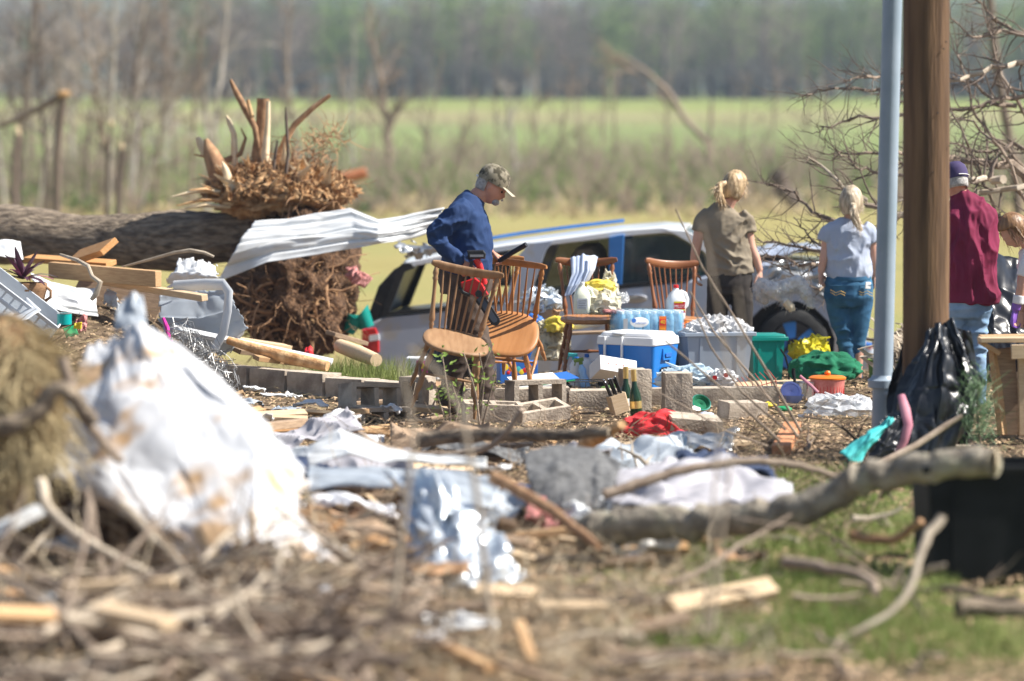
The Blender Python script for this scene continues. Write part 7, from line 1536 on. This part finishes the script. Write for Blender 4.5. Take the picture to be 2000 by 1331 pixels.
# scattered debris: labels built from look and neighbour
MARK = [(60, 800, 'the straw mound'), (330, 880, 'the white metal sheet'), (620, 1160, 'the brown gutter'), (880, 1030, 'the silver insulation'), (770, 880, 'the white flashing'), (1110, 930, 'the dark roofing panel'), (1380, 940, 'the grey fabric'), (1500, 1010, 'the thick log'), (1900, 1050, 'the black tub'), (1400, 1170, 'the broken pale plank'), (1270, 850, 'the red cloth'), (1640, 800, 'the clear plastic sheeting'), (720, 790, 'the cinder block stack'), (550, 750, 'the foundation wall'), (560, 1300, 'the thick pale limb'), (170, 1270, 'the long pale branch'), (330, 1160, 'the pale sawn timbers'), (60, 1120, 'the foot of the straw mound'), (450, 1240, 'the forked pale branch'), (60, 1310, 'the lowest pale branch'), (720, 1250, 'the end of the gutter'), (1650, 1240, 'the pale forked twig'), (1000, 1290, 'the bare dirt strip')]
def near(px, py): return min(MARK, key=lambda q: (q[0] - px) ** 2 + (q[1] - py) ** 2)[2]
rg = random.Random(99); used = set()
def uniq(l):
    return l
for k in range(205):                                                    # sticks
    px, py = (rg.uniform(-30, 760), rg.uniform(980, 1335)) if k < 80 else (rg.uniform(500, 2000), rg.uniform(860, 1320))
    if k >= 150: px, py = rg.uniform(-30, 800), rg.uniform(1090, 1335)
    if 110 < px < 690 and py < 1130: py = 1130 + (py - 980) * .9
    L = rg.uniform(.35, 1.15) * (1 if k < 80 or k >= 150 else .65); r = rg.uniform(.006, .020) if k < 150 else rg.uniform(.011, .03); p = G(px, py, rg.uniform(.01, .25 if k < 80 else .10)); a = rg.uniform(0, 6.28); d = V((math.cos(a), .5 * math.sin(a), rg.gauss(0, .3 if k < 80 else .12)))
    mn = rg.choice(['twig', 'twig_pale', 'twig_dark', 'twig']); col = {'twig': 'grey brown', 'twig_pale': 'pale', 'twig_dark': 'dark'}[mn]; sz = 'long' if L > .75 else 'short'; th_ = 'thick' if r > .014 else 'thin'
    m = MB(); P = wander(p - d * L * .5, d, L, 7, .13, rg); m.tube(P, taper(r, r * .4, 7), 7)
    for j in range(3): q = P[rg.randint(2, 6)]; m.tube(wander(q, d + V((rg.gauss(0, .7), rg.gauss(0, .5), rg.gauss(0, .6))), L * .3, 4, .15, rg), taper(r * .5, r * .15, 4), 5)
    single(m, 'branch', mn, f'{sz} {th_} {col} stick lying near {near(px, py)}', 'branch', f'{sz} {th_} {col} sticks near {near(px, py)}')
for k in range(150):                                                    # boards and chunks
    px, py = rg.uniform(0, 1350), rg.uniform(850, 1325)
    if 70 < k < 97: px, py = rg.uniform(420, 900), rg.uniform(765, 860)
    if k >= 97: px, py = rg.uniform(600, 1320), rg.uniform(850, 1090)
    L = rg.uniform(.14, .5); w_ = rg.uniform(.03, .10); p = G(px, py, rg.uniform(.02, .08)); a = rg.gauss(0, .7); d = V((math.cos(a), math.sin(a) * .7, rg.gauss(0, .12))).normalized()
    mn = rg.choice(['lumber', 'lumber_pale', 'old_board', 'old_board', 'torn_wood']); col = {'lumber': 'tan', 'lumber_pale': 'pale', 'old_board': 'weathered brown', 'torn_wood': 'torn orange'}[mn]; sz = 'long' if L > .34 else 'short'
    lb = f'{sz} {col} piece of broken board near {near(px, py)}'; board('board_piece', p - d * L / 2, p + d * L / 2, w_, rg.uniform(.015, .035), mn, lb, 'board', f'{sz} {col} board pieces near {near(px, py)}', rg.uniform(-25, 25))
for k in range(48):                                                    # scraps of metal, paper, plastic
    px, py = rg.uniform(100, 1500), rg.uniform(870, 1300)
    if k > 34: px, py = rg.uniform(430, 900), rg.uniform(760, 850)
    p = G(px, py, .04); s = rg.uniform(.05, .13); mn = rg.choice(['white_metal', 'paper_white', 'bag_white', 'blue_grey_metal', 'cardboard', 'cloth_navy']); col = {'white_metal': 'white metal', 'paper_white': 'white paper', 'bag_white': 'white plastic', 'blue_grey_metal': 'grey metal', 'cardboard': 'brown card', 'cloth_navy': 'navy cloth'}[mn]
    m = MB().patch([[p + V((s * (i - 1) + rg.gauss(0, .02), s * .8 * (j - 1), .03 + rg.gauss(0, .02))) for i in range(3)] for j in range(3)], 14, 14, crease(k, .03, 2.5)); single(m, 'scrap', mn, f'crumpled {col} scrap near {near(px, py)}', 'scrap', f'{col} scraps near {near(px, py)}', thick=.003)
# thin stems standing in front of the goods
STEM = [([(1322, 410), (1370, 520), (1440, 630), (1500, 730), (1562, 845)], 19.3, 4.5), ([(1350, 600), (1390, 680), (1450, 765), (1530, 842)], 19.3, 4), ([(1300, 665), (1380, 735), (1450, 795), (1528, 858)], 18.6, 5), ([(1345, 570), (1400, 650), (1470, 740), (1560, 855)], 19.8, 4), ([(1250, 742), (1330, 790), (1420, 838), (1500, 870)], 18.9, 4), ([(1400, 640), (1460, 735), (1520, 800), (1556, 850)], 19.0, 3.5)]
t = thing('bare_shrub', 'spray of bare slanting stems growing in front of the bins', 'shrub', G(1560, 862)); rg = random.Random(44)
for pp, Y, r in STEM:
    P = [at(*q, Y) for q in pp]; MB().tube([p + V((rg.gauss(0, .008), 0, rg.gauss(0, .008))) for p in P], taper(r * .35 / S(Y), r * .65 / S(Y), len(P) - 1), 6).build('stem', 'twig', t, world=True)
t = thing('blurred_weed', 'pale dry weed stalks standing close in front of the storage bins', 'weed', G(1400, 1240))
for pp, Y, r in [([(1375, 1240), (1400, 900), (1420, 700), (1385, 500), (1368, 430)], 11.6, 4), ([(1390, 1240), (1430, 860), (1450, 640), (1440, 560)], 11.5, 4)]: MB().tube([at(*q, Y) for q in pp], taper(r / S(Y), .3 * r / S(Y), len(pp) - 1), 6).build('stalk', 'twig_pale', t, world=True)
t = thing('blurred_weed', 'dry weed stalks standing close in front of the capped man', 'weed', G(800, 1240))
for pp, Y, r in [([(760, 1240), (790, 1000), (810, 850), (780, 700)], 11.6, 7), ([(960, 1240), (930, 960), (900, 800), (850, 720), (800, 680)], 11.4, 7)]: MB().tube([at(*q, Y) for q in pp], taper(r / S(Y), .4 * r / S(Y), len(pp) - 1), 6).build('stalk', 'twig_pale', t, world=True)
# leafy saplings
def sapling(px, base, Y, stems, label, nl, seed):
    rg = random.Random(seed); t = thing('leafy_sapling', label, 'sapling', at(px, base, Y)); lv = MB()
    for pp in stems:
        P = [at(*q, Y) for q in pp]; MB().tube([p + V((rg.gauss(0, .006), rg.gauss(0, .02), 0)) for p in P], taper(.008, .003, len(P) - 1), 6).build('stem', 'twig', t, world=True)
        for k in range(nl):
            u = rg.uniform(.25, 1) * (len(P) - 1); a = min(int(u), len(P) - 2); p = P[a].lerp(P[a + 1], u - a) + V((rg.gauss(0, .035), rg.gauss(0, .04), rg.gauss(0, .02))); d = V((rg.gauss(0, 1), rg.gauss(0, 1), rg.uniform(-.2, 1))).normalized(); s = rg.uniform(.012, .026); e = d.orthogonal().normalized() * s * .45
            lv.add([p, p + d * s + e, p + d * s * 2.1, p + d * s - e, p + d * s + V((0, 0, -.004))], [(0, 1, 4), (1, 2, 4), (2, 3, 4), (3, 0, 4)])
    lv.build('leaves', 'leaf_spring', t, world=True, smooth=False); return t
sapling(942, 860, 21.3, [[(940, 860), (938, 780), (945, 720), (960, 670)], [(941, 850), (930, 770), (915, 715), (905, 690)], [(942, 840), (960, 760), (968, 720)], [(940, 820), (945, 740), (935, 690)]], 'leafy sapling with several stems in front of the capped man', 14, 3)
sapling(870, 850, 21.2, [[(880, 850), (860, 790), (850, 760)], [(880, 850), (875, 780), (868, 730), (866, 690)], [(885, 850), (895, 790), (880, 750)]], 'low leafy shoots in front of the upright cinder block', 26, 4)
# ================================================================== GROUND COVER
rg = random.Random(123)
def scatter(n, fn, name, mname, label, cat):
    m = MB()
    for k in range(n): fn(m)
    return tag(m.build(name, mname, smooth=False), label, cat, kind='stuff')
def gp(x0, x1, y0, y1):
    Y = rg.uniform(y0, y1); x = (rg.uniform(x0, x1) - CX) / F * Y; return V((x, Y, gz(x, Y) - .01 + .02 * nz((x, Y, 0), 3.1)))
def chip(m):
    p = gp(-60, 2060, 11.2, 27); s = rg.uniform(.008, .034); a = rg.uniform(0, 6.28); d = V((math.cos(a), math.sin(a), rg.gauss(0, .3))) * s; e = V((-d.y, d.x, 0)) * .4; p.z += .008
    m.add([p - d, p + e, p + d, p - e, p + V((0, 0, s * .5))], [(0, 1, 4), (1, 2, 4), (2, 3, 4), (3, 0, 4)])
def straw(m):
    p = gp(-60, 2060, 11.2, 27); a = rg.uniform(0, 6.28); L = rg.uniform(.04, .2); d = V((math.cos(a), math.sin(a), rg.uniform(-.05, .35))) * L; p.z += .006; m.add([p, p + V((0, 0, .005)), p + d], [(0, 1, 2)])
def blade(m, x0=1150, x1=2060, y0=11.8, y1=18.5, h=.08):
    p = gp(x0, x1, y0, y1)
    if nz((p.x * 1.1, p.y * .8, 5), 1) < -.12: return
    a = rg.uniform(0, 6.28); hh = h * rg.uniform(.4, 1.2); w_ = V((math.cos(a), math.sin(a), 0)) * .004; b_ = V((rg.gauss(0, .35), rg.gauss(0, .35), 1)) * hh; m.add([p - w_, p + w_, p + b_], [(0, 1, 2)])
scatter(22000, chip, 'wood_chips', 'chips', 'wood chips and splinters strewn over the dirt', 'litter')
scatter(16000, straw, 'straw_litter', 'dry_blade', 'dry straw and stems littering the ground', 'litter')
scatter(30000, blade, 'grass', 'grass_blade', 'short green grass beside the thick log', 'grass')
def tuft(m):
    Y = rg.uniform(24.2, 25.2); x = (rg.uniform(610, 800) - CX) / F * Y; p = V((x, Y, gz(x, Y))); a = rg.uniform(0, 6.28); hh = .22 * rg.uniform(.4, 1.1); w_ = V((math.cos(a), math.sin(a), 0)) * .005; m.add([p - w_, p + w_, p + V((rg.gauss(0, .3), rg.gauss(0, .3), 1)) * hh], [(0, 1, 2)])
scatter(1300, tuft, 'grass_tuft', 'grass_blade', 'tuft of green grass behind the foundation wall', 'grass')
mat('tangle_brown', (.17, .12, .08), (.32, .24, .165), 8, .95)
mat('tangle_pale', (.36, .29, .20), (.52, .44, .32), 8, .95)
def tangle(x0, x1, y0, y1, hmax, Lr, rr_):
    def f(m):
        px, py = rg.uniform(x0, x1), rg.uniform(y0, y1)
        if 110 < px < 680 and py < 1135: return
        p = G0(px, py); p.z += rg.random() ** 2 * hmax; L = rg.uniform(*Lr); a = rg.uniform(0, 6.28); r = rg.uniform(*rr_)
        P = wander(p, (math.cos(a), math.sin(a) * .7, rg.gauss(.1, .45)), L, 4, .22, rg); m.tube(P, taper(r, r * .35, 4), 3, cap=False)
    return f
def G0(px, py):
    d = ray(px, py); t_ = -CAMZ / d.z; return V((d.x * t_, d.y * t_, 0))
scatter(1100, tangle(-40, 640, 900, 1340, .30, (.15, .6), (.002, .0065)), 'twig_tangle', 'tangle_brown', 'tangle of thin brown twigs over the heap below the white sheet', 'twigs')
scatter(800, tangle(-40, 700, 900, 1340, .28, (.15, .6), (.002, .006)), 'pale_twig_tangle', 'tangle_pale', 'tangle of thin pale twigs over the heap below the white sheet', 'twigs')
scatter(2600, tangle(500, 1500, 1050, 1340, .12, (.06, .26), (.001, .0035)), 'dead_weeds', 'tangle_pale', 'dead pale weeds matted in front of the gutter and grass', 'weeds')
scatter(2600, tangle(500, 1700, 840, 1080, .10, (.08, .3), (.0015, .005)), 'twig_litter', 'tangle_brown', 'brown twig litter among the boards and sheets', 'twigs')
scatter(900, tangle(-20, 260, 780, 1000, .5, (.2, .55), (.002, .005)), 'grey_brush', 'tangle_brown', 'loose grey brown brush around the straw mound', 'twigs')
# ================================================================== AIR
hz = MB().box((0, 790, 36), (2400, 1840, 90)); me = bpy.data.meshes.new('haze'); me.from_pydata(hz.v, [], hz.f)
hm_ = bpy.data.materials.new('haze'); hm_.use_nodes = True; N = hm_.node_tree.nodes; N.remove(N['Principled BSDF']); pv = N.new('ShaderNodeVolumePrincipled')
pv.inputs['Color'].default_value = (.66, .80, 1, 1); pv.inputs['Density'].default_value = .00045; pv.inputs['Anisotropy'].default_value = .2
hm_.node_tree.links.new(pv.outputs[0], N['Material Output'].inputs['Volume']); me.materials.append(hm_)
o = bpy.data.objects.new('haze', me); COL.objects.link(o); o['kind'] = 'stuff'
